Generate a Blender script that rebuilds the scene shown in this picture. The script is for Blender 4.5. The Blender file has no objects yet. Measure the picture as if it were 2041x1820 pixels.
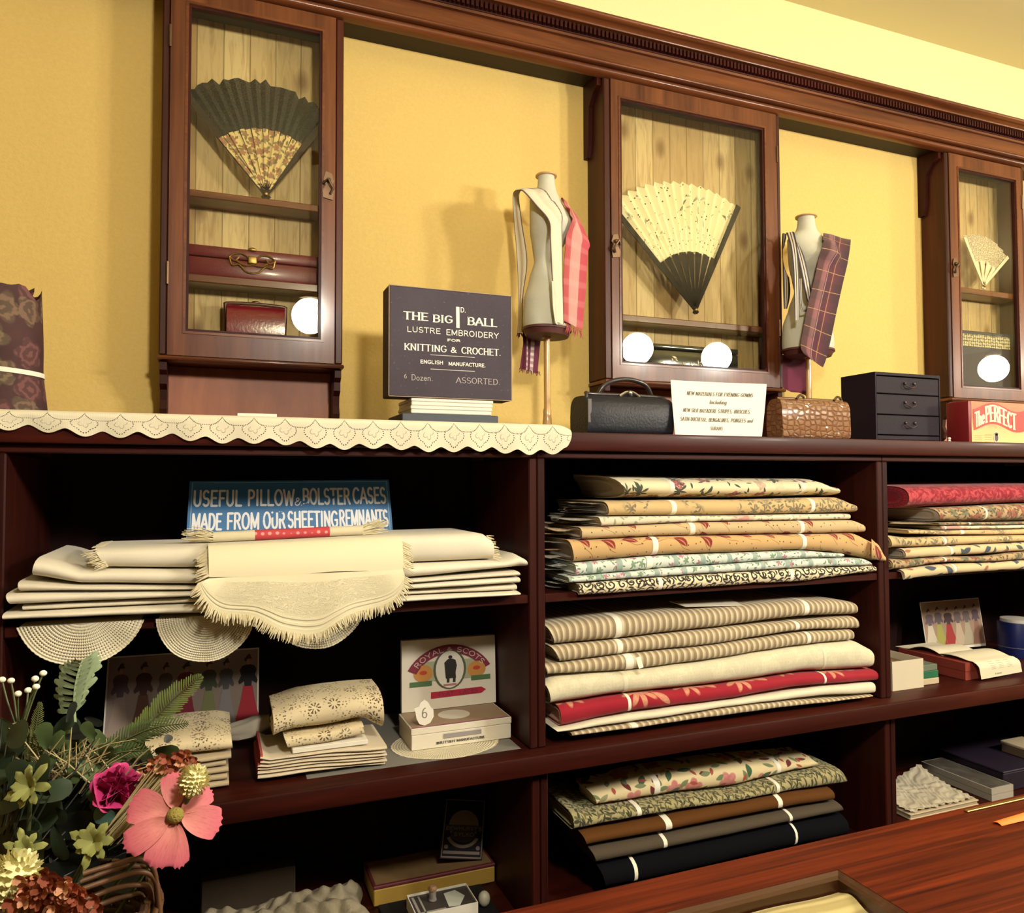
import bpy, bmesh, math, random
from mathutils import Vector, Matrix
random.seed(7)
C = bpy.context.scene.collection
SC = bpy.context.scene

# ------------------------------------------------------------------ camera
FPX, IW, IH = 1507.014, 2041.0, 1820.0
YAW, PITCH, ROLL = math.radians(21.5781), math.radians(1.95588), math.radians(-0.164915)
CAM = Vector((0.345616, -1.507777, 1.4))
_f = Vector((math.sin(YAW)*math.cos(PITCH), math.cos(YAW)*math.cos(PITCH), math.sin(PITCH)))
_r0 = Vector((math.cos(YAW), -math.sin(YAW), 0)); _u0 = _r0.cross(_f)
CR = _r0*math.cos(ROLL) + _u0*math.sin(ROLL); CU = _u0*math.cos(ROLL) - _r0*math.sin(ROLL); CF = _f
cd = bpy.data.cameras.new('camera'); cam = bpy.data.objects.new('camera', cd); C.objects.link(cam)
cd.sensor_fit = 'HORIZONTAL'; cd.sensor_width = 36.0; cd.lens = 36.0*FPX/IW
cd.clip_start = 0.02; cd.clip_end = 60
cam.matrix_world = Matrix(((CR.x, CU.x, -CF.x, CAM.x), (CR.y, CU.y, -CF.y, CAM.y), (CR.z, CU.z, -CF.z, CAM.z), (0, 0, 0, 1)))
SC.camera = cam

# ------------------------------------------------------------------ world, exposure
w = bpy.data.worlds.new('World'); SC.world = w; w.use_nodes = True
w.node_tree.nodes['Background'].inputs[0].default_value = (1.0, 0.9, 0.72, 1)
w.node_tree.nodes['Background'].inputs[1].default_value = 0.05
SC.view_settings.view_transform = 'Standard'; SC.view_settings.look = 'None'
SC.view_settings.gamma = 1.0; SC.view_settings.use_curve_mapping = False
SC.view_settings.exposure = 0.0
LAMP_COLOUR = (1.0, 0.925, 0.79); LAMP_STRENGTH = 320.0
LAMPS = [(0.77, -1.54, 2.20, 0.085), (2.71, -1.76, 2.20, 0.095), (3.35, -1.85, 2.20, 0.095), (5.51, -1.56, 2.20, 0.095)]

# ------------------------------------------------------------------ pixel of the photograph -> point of the room
def ray(px, py): return CF + CR*((px-IW/2)/FPX) - CU*((py-IH/2)/FPX)
def at(px, py, Y):
    d = ray(px, py); return CAM + d*((Y-CAM.y)/d.y)
def atz(px, py, Z):
    d = ray(px, py); return CAM + d*((Z-CAM.z)/d.z)
def atx(px, py, X):
    d = ray(px, py); return CAM + d*((X-CAM.x)/d.x)
def atd(px, py, D): return CAM + ray(px, py)*D
WT = 1.510          # worktop height
# ------------------------------------------------------------------ node helper
class N:
    def __init__(s, name):
        s.m = bpy.data.materials.new(name); s.m.use_nodes = True
        s.t = s.m.node_tree; s.t.nodes.clear()
    def node(s, typ, **kw):
        n = s.t.nodes.new(typ)
        for k, v in kw.items(): setattr(n, k, v)
        return n
    def put(s, sock, v):
        if isinstance(v, bpy.types.NodeSocket): s.t.links.new(v, sock)
        elif v is not None:
            if hasattr(sock.default_value, '__len__'):
                if not hasattr(v, '__len__'): v = (v,)*len(sock.default_value)
                if len(sock.default_value) == 4 and len(v) == 3: v = (*v, 1)
            sock.default_value = v
    def coord(s, kind='Object'): return s.node('ShaderNodeTexCoord').outputs[kind]
    def mapping(s, v, scale=(1, 1, 1), loc=(0, 0, 0), rot=(0, 0, 0)):
        n = s.node('ShaderNodeMapping'); s.put(n.inputs['Vector'], v)
        n.inputs['Scale'].default_value = scale; n.inputs['Location'].default_value = loc; n.inputs['Rotation'].default_value = rot
        return n.outputs[0]
    def math(s, op, a, b=None, c=None, clamp=False):
        n = s.node('ShaderNodeMath', operation=op, use_clamp=clamp)
        s.put(n.inputs[0], a)
        if b is not None: s.put(n.inputs[1], b)
        if c is not None: s.put(n.inputs[2], c)
        return n.outputs[0]
    def vec(s, op, a, b=None):
        n = s.node('ShaderNodeVectorMath', operation=op); s.put(n.inputs[0], a)
        if b is not None: s.put(n.inputs[1], b)
        return n.outputs[0] if op not in ('LENGTH', 'DOT_PRODUCT') else n.outputs['Value']
    def sep(s, v):
        n = s.node('ShaderNodeSeparateXYZ'); s.put(n.inputs[0], v); return n.outputs
    def comb(s, x, y, z=0.0):
        n = s.node('ShaderNodeCombineXYZ')
        for i, q in enumerate((x, y, z)): s.put(n.inputs[i], q)
        return n.outputs[0]
    def mix(s, f, a, b):
        n = s.node('ShaderNodeMix', data_type='RGBA'); s.put(n.inputs['Factor'], f)
        ia = [i for i in n.inputs if i.name == 'A' and i.type == 'RGBA'][0]; ib = [i for i in n.inputs if i.name == 'B' and i.type == 'RGBA'][0]
        s.put(ia, a); s.put(ib, b)
        return [o for o in n.outputs if o.type == 'RGBA'][0]
    def noise(s, v, scale, detail=3.0, rough=0.55, dist=0.0):
        n = s.node('ShaderNodeTexNoise'); s.put(n.inputs['Vector'], v)
        n.inputs['Scale'].default_value = scale; n.inputs['Detail'].default_value = detail
        n.inputs['Roughness'].default_value = rough; n.inputs['Distortion'].default_value = dist
        return n.outputs['Fac']
    def voro(s, v, scale, rnd=1.0, dim='2D'):
        n = s.node('ShaderNodeTexVoronoi', voronoi_dimensions=dim); s.put(n.inputs['Vector'], v)
        n.inputs['Scale'].default_value = scale; n.inputs['Randomness'].default_value = rnd
        return n.outputs
    def ramp(s, f, stops):
        n = s.node('ShaderNodeValToRGB'); s.put(n.inputs[0], f); e = n.color_ramp.elements
        while len(e) < len(stops): e.new(0.5)
        for i, (p, c) in enumerate(stops): e[i].position = p; e[i].color = (*c, 1) if len(c) == 3 else c
        return n.outputs[0]
    def step(s, v, a, b):      # 0 below a, 1 above b
        n = s.node('ShaderNodeMapRange'); s.put(n.inputs[0], v)
        n.inputs[1].default_value = a; n.inputs[2].default_value = b
        return n.outputs[0]
    def bump(s, h, strength=0.3, dist=0.002):
        n = s.node('ShaderNodeBump'); n.inputs['Strength'].default_value = strength; n.inputs['Distance'].default_value = dist
        s.put(n.inputs['Height'], h); return n.outputs[0]
    def pbr(s, col, rough=0.6, metal=0.0, normal=None, coat=0.0, spec=None, sheen=0.0, trans=None, hole=None):
        b = s.node('ShaderNodeBsdfPrincipled'); s.put(b.inputs['Base Color'], col); s.put(b.inputs['Roughness'], rough)
        s.put(b.inputs['Metallic'], metal)
        if normal is not None: s.put(b.inputs['Normal'], normal)
        if coat: b.inputs['Coat Weight'].default_value = coat; b.inputs['Coat Roughness'].default_value = 0.12
        if spec is not None: b.inputs['Specular IOR Level'].default_value = spec
        if sheen: b.inputs['Sheen Weight'].default_value = sheen
        out = b.outputs[0]
        if trans:
            tr = s.node('ShaderNodeBsdfTranslucent'); s.put(tr.inputs[0], col)
            mx = s.node('ShaderNodeMixShader'); mx.inputs[0].default_value = trans
            s.t.links.new(out, mx.inputs[1]); s.t.links.new(tr.outputs[0], mx.inputs[2]); out = mx.outputs[0]
        if hole is not None:
            tp = s.node('ShaderNodeBsdfTransparent'); mx = s.node('ShaderNodeMixShader'); s.put(mx.inputs[0], hole)
            s.t.links.new(out, mx.inputs[1]); s.t.links.new(tp.outputs[0], mx.inputs[2]); out = mx.outputs[0]
        o = s.node('ShaderNodeOutputMaterial'); s.t.links.new(out, o.inputs[0])
        return s.m
    # ---- printed motifs: one per Voronoi cell, in metres; returns mask, cell colour outputs
    def cell(s, v, scale, rnd=0.8, spin=6.283, off=(0, 0)):
        vv = s.mapping(v, loc=(off[0], off[1], 0)) if off != (0, 0) else v
        o = s.voro(vv, scale, rnd)
        d = s.vec('SUBTRACT', vv, o['Position']); x, y, _ = s.sep(d)
        c = s.sep(o['Color'])
        if spin:
            a = s.math('MULTIPLY', c[0], spin); sa = s.math('SINE', a); ca = s.math('COSINE', a)
            x2 = s.math('SUBTRACT', s.math('MULTIPLY', x, ca), s.math('MULTIPLY', y, sa))
            y2 = s.math('ADD', s.math('MULTIPLY', x, sa), s.math('MULTIPLY', y, ca)); x, y = x2, y2
        return x, y, c
    def leaf(s, x, y, l, wd, cx=0.0, cy=0.0):
        a = s.math('DIVIDE', s.math('SUBTRACT', x, cx), l); b = s.math('DIVIDE', s.math('SUBTRACT', y, cy), wd)
        r = s.math('ADD', s.math('ABSOLUTE', b), s.math('MULTIPLY', a, a))
        return s.step(r, 1.08, 0.92)
    def disc(s, x, y, r, soft=0.12):
        d = s.math('SQRT', s.math('ADD', s.math('MULTIPLY', x, x), s.math('MULTIPLY', y, y)))
        return s.step(d, r*(1+soft), r*(1-soft))
    def petals(s, x, y, r, n, depth=0.45, sharp=1.0):
        d = s.math('SQRT', s.math('ADD', s.math('MULTIPLY', x, x), s.math('MULTIPLY', y, y)))
        a = s.math('ARCTAN2', y, x)
        k = s.math('ABSOLUTE', s.math('COSINE', s.math('MULTIPLY', a, n/2.0)))
        if sharp != 1.0: k = s.math('POWER', k, sharp)
        lim = s.math('MULTIPLY', s.math('ADD', 1-depth, s.math('MULTIPLY', k, depth)), r)
        return s.step(s.math('DIVIDE', d, lim), 1.08, 0.92)

def plain(name, col, rough=0.6, metal=0.0, coat=0.0, bump=0.0, bscale=60, vary=0.0, spec=None, trans=None, sheen=0.0):
    n = N(name); co = n.coord(); c = col; nm = None
    if vary:
        f = n.noise(co, bscale*0.25, 4); c = n.mix(f, tuple(q*(1-vary) for q in col), tuple(min(1, q*(1+vary)) for q in col))
    if bump: nm = n.bump(n.noise(co, bscale, 3), bump, 0.002)
    return n.pbr(c, rough, metal, nm, coat, spec, sheen, trans)

def wood(name, dark, light, axis=0, scale=14.0, rough=0.38, coat=0.25, stretch=0.06, fine=1.0, spec=0.5):
    n = N(name); sc = [1, 1, 1]; sc[axis] = stretch; v = n.mapping(n.coord(), tuple(sc))
    g = n.noise(v, scale, 5, 0.6, 1.2); h = n.noise(v, scale*9*fine, 3, 0.5)
    f = n.math('ADD', n.math('MULTIPLY', g, 0.75), n.math('MULTIPLY', h, 0.25))
    c = n.ramp(f, [(0.34, dark), (0.52, tuple((a+b)/2 for a, b in zip(dark, light))), (0.68, light)])
    return n.pbr(c, n.math('ADD', rough-0.06, n.math('MULTIPLY', h, 0.12)), 0, n.bump(h, 0.06, 0.001), coat, spec)

# ------------------------------------------------------------------ mesh builder
class MB:
    def __init__(s): s.v = []; s.f = []; s.uv = []; s.mi = []; s.k = 0
    def add(s, verts, faces, uvs=None):
        o = len(s.v); s.v += [Vector(p) for p in verts]
        for i, f in enumerate(faces):
            s.f.append(tuple(o+j for j in f)); s.mi.append(s.k); s.uv.append(uvs[i] if uvs else None)
        return s
    def box(s, x0, x1, y0, y1, z0, z1, bev=0.0, seg=1, M=None):
        if bev <= 0:
            vs = [(x, y, z) for x in (x0, x1) for y in (y0, y1) for z in (z0, z1)]
            fs = [(0, 1, 3, 2), (4, 6, 7, 5), (0, 4, 5, 1), (2, 3, 7, 6), (0, 2, 6, 4), (1, 5, 7, 3)]
        else:
            bm = bmesh.new(); bmesh.ops.create_cube(bm, size=1)
            for q in bm.verts: q.co = ((x0+x1)/2+q.co.x*(x1-x0), (y0+y1)/2+q.co.y*(y1-y0), (z0+z1)/2+q.co.z*(z1-z0))
            bmesh.ops.bevel(bm, geom=list(bm.edges), offset=min(bev, 0.49*min(abs(x1-x0), abs(y1-y0), abs(z1-z0))), segments=seg, profile=0.5, affect='EDGES')
            bm.verts.index_update(); vs = [tuple(q.co) for q in bm.verts]; fs = [tuple(q.index for q in f.verts) for f in bm.faces]; bm.free()
        if M is not None: vs = [M @ Vector(q) for q in vs]
        return s.add(vs, fs)
    def frame(s, x0, x1, z0, z1, a0, a1, c0, c1, y0, y1):   # rectangular frame with an opening, one piece
        vs = []
        for y in (y0, y1):
            vs += [(x0, y, z0), (x1, y, z0), (x1, y, z1), (x0, y, z1), (a0, y, c0), (a1, y, c0), (a1, y, c1), (a0, y, c1)]
        fs = []
        for i in range(4):
            j = (i+1) % 4
            fs += [(i, j, 4+j, 4+i), (8+i, 12+i, 12+j, 8+j), (i, 8+i, 8+j, j), (4+i, 4+j, 12+j, 12+i)]
        return s.add(vs, fs)
    def grid(s, fn, nu, nv, closeu=False, closev=False, uvfn=None):   # fn(i/nu, j/nv) -> point
        nU = nu if closeu else nu+1; nV = nv if closev else nv+1
        vs = [fn(i/nu, j/nv) for i in range(nU) for j in range(nV)]
        fs = []; us = []
        uf = uvfn or (lambda a, b: (a, b))
        for i in range(nu):
            for j in range(nv):
                a, b = i % nU, (i+1) % nU; c, d = j % nV, (j+1) % nV
                fs.append((a*nV+c, b*nV+c, b*nV+d, a*nV+d))
                us.append([uf(i/nu, j/nv), uf((i+1)/nu, j/nv), uf((i+1)/nu, (j+1)/nv), uf(i/nu, (j+1)/nv)])
        return s.add(vs, fs, us)
    def poly(s, pts, uvs=None): return s.add(pts, [tuple(range(len(pts)))], [uvs] if uvs else None)
    def prism(s, pts, d):          # polygon pts (3D) pushed by vector d
        n = len(pts); d = Vector(d); a = [Vector(p) for p in pts]; b = [p+d for p in a]
        fs = [tuple(range(n)), tuple(range(2*n-1, n-1, -1))] + [(i, n+i, n+(i+1) % n, (i+1) % n) for i in range(n)]
        return s.add(a+b, fs)
    def extrude_x(s, prof, x0, x1):   # prof [(y,z)] closed
        return s.prism([(x0, y, z) for y, z in prof], (x1-x0, 0, 0))
    def tube(s, path, r, n=8, cap=True, ell=1.0):
        path = [Vector(p) for p in path]; m = len(path); R = r if hasattr(r, '__len__') else [r]*m
        vs = []; up = None
        for i, p in enumerate(path):
            t = (path[min(i+1, m-1)]-path[max(i-1, 0)]).normalized()
            if up is None:
                up = Vector((0, 0, 1)) if abs(t.z) < 0.9 else Vector((1, 0, 0))
            a = t.cross(up)
            if a.length < 1e-6: a = t.orthogonal()
            a.normalize(); b = a.cross(t); up = b
            for k in range(n):
                q = 2*math.pi*k/n; vs.append(p + a*(R[i]*math.cos(q)) + b*(R[i]*ell*math.sin(q)))
        fs = [(i*n+k, i*n+(k+1) % n, (i+1)*n+(k+1) % n, (i+1)*n+k) for i in range(m-1) for k in range(n)]
        if cap: fs += [tuple(range(n-1, -1, -1)), tuple(range((m-1)*n, m*n))]
        return s.add(vs, fs)
    def lathe(s, prof, c=(0, 0, 0), n=24, sx=1.0, sy=1.0, cap=True):   # prof [(r,z)]
        vs = [(c[0]+r*sx*math.cos(2*math.pi*k/n), c[1]+r*sy*math.sin(2*math.pi*k/n), c[2]+z) for r, z in prof for k in range(n)]
        m = len(prof)
        fs = [(i*n+k, i*n+(k+1) % n, (i+1)*n+(k+1) % n, (i+1)*n+k) for i in range(m-1) for k in range(n)]
        if cap: fs += [tuple(range(n-1, -1, -1)), tuple(range((m-1)*n, m*n))]
        return s.add(vs, fs)
    def ball(s, c, r, nu=12, nv=8, sc=(1, 1, 1)):
        return s.grid(lambda a, b: (c[0]+r*sc[0]*math.sin(math.pi*b)*math.cos(2*math.pi*a), c[1]+r*sc[1]*math.sin(math.pi*b)*math.sin(2*math.pi*a), c[2]-r*sc[2]*math.cos(math.pi*b)), nu, nv, closeu=True)
    def xf(s, M, start=0):
        for i in range(start, len(s.v)): s.v[i] = M @ s.v[i]
        return s
    def build(s, name, mats, parent=None, loc=(0, 0, 0), smooth=0.0, rot=0.0, local=False):
        """parts: verts are in room space unless local; the part sits on its thing's base"""
        if parent is not None and not local:
            r = parent
            while r.parent: r = r.parent
            Mi = (Matrix.Translation(r.location) @ Matrix.Rotation(r.rotation_euler.z, 4, 'Z')).inverted()
            vs = [Mi @ v for v in s.v]
        elif parent is None and not local:
            vs = [v-Vector(loc) for v in s.v]
        else: vs = s.v
        me = bpy.data.meshes.new(name); me.from_pydata([tuple(v) for v in vs], [], s.f)
        ms = mats if isinstance(mats, (list, tuple)) else [mats]
        for m in ms: me.materials.append(m)
        if len(ms) > 1: me.polygons.foreach_set('material_index', s.mi)
        if any(u is not None for u in s.uv):
            ul = me.uv_layers.new(name='UVMap'); li = 0; data = [0.0]*(2*len(me.loops))
            for f, u in zip(s.f, s.uv):
                for q in range(len(f)):
                    if u is not None: data[2*li], data[2*li+1] = u[q][0], u[q][1]
                    li += 1
            ul.data.foreach_set('uv', data)
        if smooth:
            me.polygons.foreach_set('use_smooth', [True]*len(me.polygons)); me.set_sharp_from_angle(angle=math.radians(smooth))
        me.update()
        o = bpy.data.objects.new(name, me); C.objects.link(o)
        if parent is not None: o.parent = parent
        else: o.location = loc; o.rotation_euler = (0, 0, rot)
        return o

def tag(o, label=None, cat=None, group=None, kind=None):
    if label: o['label'] = label
    if cat: o['category'] = cat
    if group: o['group'] = group
    if kind: o['kind'] = kind
    return o
def thing(name, label, cat, loc=(0, 0, 0), rz=0.0, group=None):
    o = bpy.data.objects.new(name, None); C.objects.link(o); o.location = loc; o.rotation_euler = (0, 0, rz)
    o.empty_display_size = 0.05
    return tag(o, label, cat, group)
def lerp(a, b, t): return a+(b-a)*t
def pw(pts, x):               # piecewise linear (smoothed) lookup in sorted [(x,y)]
    if x <= pts[0][0]: return pts[0][1]
    for (a, b), (c, d) in zip(pts, pts[1:]):
        if x <= c:
            t = (x-a)/(c-a) if c > a else 0; t = t*t*(3-2*t)*0.5+t*0.5
            return lerp(b, d, t)
    return pts[-1][1]
def spline(pts, n=8):         # Catmull-Rom through 3D points
    P = [Vector(p) for p in pts]; out = []
    for i in range(len(P)-1):
        a, b, c, d = P[max(i-1, 0)], P[i], P[i+1], P[min(i+2, len(P)-1)]
        for k in range(n):
            t = k/n; out.append(0.5*((2*b)+(c-a)*t+(2*a-5*b+4*c-d)*t*t+(3*b-a-3*c+d)*t**3))
    return out+[P[-1]]

# ------------------------------------------------------------------ drawn lettering (pen strokes)
def _arc(cx, cy, rx, ry, a0, a1, n=10):
    return [(cx+rx*math.cos(math.radians(lerp(a0, a1, i/n))), cy+ry*math.sin(math.radians(lerp(a0, a1, i/n)))) for i in range(n+1)]
def _glyphs():
    A = _arc; G = {}
    G['A'] = (.74, [[(.02, 0), (.37, 1), (.72, 0)], [(.15, .34), (.59, .34)]], [(.02, 0), (.72, 0)])
    G['B'] = (.66, [[(.1, 0), (.1, 1)], [(.1, 1), (.36, 1)]+A(.36, .76, .22, .24, 90, -90)+[(.1, .52)], [(.36, .52)]+A(.36, .26, .26, .26, 90, -90)+[(.1, 0)]], [(.1, 0), (.1, 1)])
    G['C'] = (.7, [A(.4, .5, .34, .5, 45, 315, 18)], [])
    G['D'] = (.72, [[(.1, 0), (.1, 1)], [(.1, 1), (.3, 1)]+A(.3, .5, .36, .5, 90, -90, 14)+[(.1, 0)]], [(.1, 0), (.1, 1)])
    G['E'] = (.62, [[(.1, 0), (.1, 1)], [(.1, 1), (.56, 1)], [(.1, .52), (.48, .52)], [(.1, 0), (.58, 0)]], [(.1, 0), (.1, 1)])
    G['F'] = (.58, [[(.1, 0), (.1, 1)], [(.1, 1), (.55, 1)], [(.1, .5), (.46, .5)]], [(.1, 0), (.1, 1)])
    G['G'] = (.74, [A(.4, .5, .34, .5, 45, 320, 18)+[(.68, .2), (.68, .45)], [(.46, .45), (.7, .45)]], [])
    G['H'] = (.74, [[(.1, 0), (.1, 1)], [(.64, 0), (.64, 1)], [(.1, .52), (.64, .52)]], [(.1, 0), (.1, 1), (.64, 0), (.64, 1)])
    G['I'] = (.3, [[(.15, 0), (.15, 1)]], [(.15, 0), (.15, 1)])
    G['J'] = (.46, [[(.34, 1), (.34, .25)]+A(.18, .22, .16, .22, 0, -150)], [(.34, 1)])
    G['K'] = (.68, [[(.1, 0), (.1, 1)], [(.62, 1), (.12, .42)], [(.26, .56), (.64, 0)]], [(.1, 0), (.1, 1), (.64, 0), (.6, 1)])
    G['L'] = (.58, [[(.1, 0), (.1, 1)], [(.1, 0), (.55, 0)]], [(.1, 0), (.1, 1)])
    G['M'] = (.88, [[(.1, 0), (.1, 1), (.44, .12), (.78, 1), (.78, 0)]], [(.1, 0), (.78, 0), (.1, 1), (.78, 1)])
    G['N'] = (.74, [[(.1, 0), (.1, 1), (.64, 0), (.64, 1)]], [(.1, 0), (.1, 1), (.64, 1)])
    G['O'] = (.76, [A(.38, .5, .33, .5, 90, 450, 24)], [])
    G['P'] = (.62, [[(.1, 0), (.1, 1)], [(.1, 1), (.32, 1)]+A(.32, .74, .25, .26, 90, -90)+[(.1, .48)]], [(.1, 0), (.1, 1)])
    G['Q'] = (.76, [A(.38, .5, .33, .5, 90, 450, 24), [(.44, .22), (.7, -.06)]], [])
    G['R'] = (.7, [[(.1, 0), (.1, 1)], [(.1, 1), (.34, 1)]+A(.34, .75, .23, .25, 90, -90)+[(.1, .5)], [(.34, .5), (.64, 0)]], [(.1, 0), (.1, 1), (.64, 0)])
    G['S'] = (.6, [A(.3, .74, .23, .26, 40, 270, 12)+A(.3, .25, .25, .25, 90, -145, 12)[1:]], [])
    G['T'] = (.64, [[(.32, 0), (.32, 1)], [(.02, 1), (.62, 1)]], [(.32, 0)])
    G['U'] = (.72, [[(.1, 1), (.1, .32)]+A(.36, .3, .26, .3, 180, 360, 12)+[(.62, 1)]], [(.1, 1), (.62, 1)])
    G['V'] = (.72, [[(.03, 1), (.36, 0), (.69, 1)]], [(.03, 1), (.69, 1)])
    G['W'] = (1.0, [[(.03, 1), (.27, 0), (.5, .9), (.73, 0), (.97, 1)]], [(.03, 1), (.97, 1)])
    G['X'] = (.7, [[(.05, 0), (.65, 1)], [(.05, 1), (.65, 0)]], [(.05, 0), (.65, 0), (.05, 1), (.65, 1)])
    G['Y'] = (.68, [[(.03, 1), (.34, .48), (.65, 1)], [(.34, .48), (.34, 0)]], [(.34, 0), (.03, 1), (.65, 1)])
    G['Z'] = (.6, [[(.05, 1), (.55, 1), (.05, 0), (.57, 0)]], [])
    G['&'] = (.78, [[(.72, 0), (.22, .66)]+A(.34, .8, .14, .18, 215, -20, 12)+[(.3, .5)]+A(.28, .24, .22, .25, 130, 320, 12)+[(.66, .46)]], [])
    G['6'] = (.6, [A(.3, .28, .24, .28, 0, 360, 16), A(.42, .3, .36, .68, 172, 92, 8)], [])
    G['1'] = (.34, [[(.17, 0), (.17, 1)]], [])
    G['.'] = (.28, [[(.12, .05), (.14, .05)]], []); G[','] = (.28, [[(.14, .06), (.08, -.14)]], [])
    G["'"] = (.2, [[(.1, 1), (.08, .78)]], []); G['-'] = (.4, [[(.06, .5), (.34, .5)]], [])
    G[' '] = (.36, [], [])
    o = A(.28, .3, .22, .3, 90, 450, 16)
    G['o'] = (.56, [o], []); G['a'] = (.56, [o, [(.5, .6), (.5, 0)]], []); G['d'] = (.58, [o, [(.5, 1), (.5, 0)]], [])
    G['e'] = (.54, [[(.06, .32), (.5, .32)]+A(.28, .3, .22, .3, 5, 320, 14)], []); G['c'] = (.5, [A(.28, .3, .22, .3, 50, 310, 14)], [])
    G['n'] = (.56, [[(.08, 0), (.08, .6)], [(.08, .4)]+A(.28, .4, .2, .2, 180, 0, 8)+[(.48, 0)]], []); G['h'] = (.56, [[(.08, 0), (.08, 1)], [(.08, .4)]+A(.28, .4, .2, .2, 180, 0, 8)+[(.48, 0)]], [])
    G['u'] = (.56, [[(.08, .6), (.08, .2)]+A(.28, .2, .2, .2, 180, 360, 8)+[(.48, .6)], [(.48, .6), (.48, 0)]], []); G['l'] = (.24, [[(.12, 0), (.12, 1)]], [])
    G['i'] = (.24, [[(.12, 0), (.12, .6)], [(.11, .86), (.13, .86)]], []); G['g'] = (.56, [o, [(.5, .6), (.5, -.1)]+A(.28, -.1, .22, .22, 0, -150, 8)], [])
    G['z'] = (.48, [[(.05, .6), (.42, .6), (.05, 0), (.45, 0)]], []); G['f'] = (.4, [[(.16, 0), (.16, .8)]+A(.3, .8, .14, .18, 180, 60, 6), [(.02, .58), (.34, .58)]], [])
    G['s'] = (.44, [A(.22, .44, .16, .16, 40, 270, 8)+A(.22, .15, .17, .15, 90, -145, 8)[1:]], []); G['r'] = (.4, [[(.08, 0), (.08, .6)], [(.08, .4)]+A(.26, .4, .18, .2, 180, 50, 6)], [])
    return G
GL = _glyphs()
def letters(mb, text, x0, x1, y0, h, fn, pen=(.12, .12), serif=0.0, slant=0.0, gap=0.1, n=10):
    """write text between x0 and x1 with base line y0 and cap height h; fn(x,y) -> point"""
    tot = sum(GL[c][0]+gap for c in text)-gap; k = (x1-x0)/tot; cx = x0
    a, b = pen[0]*h/2, pen[1]*h/2; f0 = fn; cnt = [0]
    def fn(x, y):
        return Vector(f0(x, y)) + Vector((0, -0.7, 0.7))*(1.1e-5*(cnt[0] % 40))
    def seg(p, q):
        dx, dy = q[0]-p[0], q[1]-p[1]; L = math.hypot(dx, dy); cnt[0] += 1
        if L > 1e-9:
            nx, ny = -dy/L, dx/L; s = math.hypot(a*nx, b*ny); ox, oy = a*a*nx/s, b*b*ny/s
            mb.poly([fn(p[0]+ox, p[1]+oy), fn(p[0]-ox, p[1]-oy), fn(q[0]-ox, q[1]-oy), fn(q[0]+ox, q[1]+oy)])
    def dot(p):
        cnt[0] += 1; mb.poly([fn(p[0]+a*math.cos(2*math.pi*i/n), p[1]+b*math.sin(2*math.pi*i/n)) for i in range(n)])
    for c in text:
        wd, strokes, ser = GL[c]
        T = lambda p: (cx+p[0]*k+slant*p[1]*h, y0+b+p[1]*(h-2*b))
        for st in strokes:
            P = [T(p) for p in st]
            for p, q in zip(P, P[1:]): seg(p, q)
            for p in P: dot(p)
        for p in ser:
            if serif:
                cnt[0] += 1; q = T(p); e = serif*h/2+a; t = max(b*0.8, h*0.025); yy = y0+t if p[1] == 0 else y0+h-t
                mb.poly([fn(q[0]-e, yy-t), fn(q[0]+e, yy-t), fn(q[0]+e, yy+t), fn(q[0]-e, yy+t)])
        cx += (wd+gap)*k
def quad_fn(tl, tr, br, bl, lift=0.0006):
    """(u,v) in 0..1 (v up) on the quad, lifted off its face towards the room"""
    tl, tr, br, bl = map(Vector, (tl, tr, br, bl)); nrm = (tr-tl).cross(tl-bl).normalized()
    if nrm.y > 0: nrm = -nrm
    return lambda u, v: (bl.lerp(br, u)).lerp(tl.lerp(tr, u), v) + nrm*lift
def rect(mb, fn, u0, u1, v0, v1): mb.poly([fn(u0, v0), fn(u1, v0), fn(u1, v1), fn(u0, v1)])
def ellip(mb, fn, u, v, ru, rv, n=24, a0=0, a1=360):
    mb.poly([fn(u+ru*math.cos(math.radians(lerp(a0, a1, i/n))), v+rv*math.sin(math.radians(lerp(a0, a1, i/n)))) for i in range(n)])
# ------------------------------------------------------------------ materials
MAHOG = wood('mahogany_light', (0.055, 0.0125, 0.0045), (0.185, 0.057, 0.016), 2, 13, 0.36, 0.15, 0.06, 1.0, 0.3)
SHADEDW = wood('mahogany_side_shaded', (0.024, 0.0048, 0.0028), (0.085, 0.019, 0.008), 2, 13, 0.42, 0.05, 0.06, 1.0, 0.25)  # same mahogany as the doors, with the cabinet sides' shade put into the colour
MAHOGX = wood('mahogany_light_x', (0.060, 0.014, 0.005), (0.200, 0.062, 0.017), 0, 13, 0.34, 0.2, 0.06, 1.0, 0.3)
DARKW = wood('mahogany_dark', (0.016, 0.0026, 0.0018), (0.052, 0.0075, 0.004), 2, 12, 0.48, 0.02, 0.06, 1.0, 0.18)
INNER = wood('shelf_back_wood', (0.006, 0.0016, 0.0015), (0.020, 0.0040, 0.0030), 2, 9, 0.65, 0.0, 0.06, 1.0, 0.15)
DARKWX = wood('mahogany_dark_x', (0.018, 0.003, 0.002), (0.062, 0.0088, 0.0045), 0, 12, 0.45, 0.02, 0.06, 1.0, 0.18)
TOPW = wood('counter_top_wood', (0.026, 0.0020, 0.0008), (0.165, 0.0235, 0.0045), 0, 48, 0.48, 0.03, 0.03, 0.5, 0.15)
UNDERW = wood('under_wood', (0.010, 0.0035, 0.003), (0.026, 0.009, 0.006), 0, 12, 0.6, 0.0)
PANELW = wood('panel_wood', (0.24, 0.075, 0.035), (0.40, 0.145, 0.068), 2, 7, 0.5, 0.05, 0.25)

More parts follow.
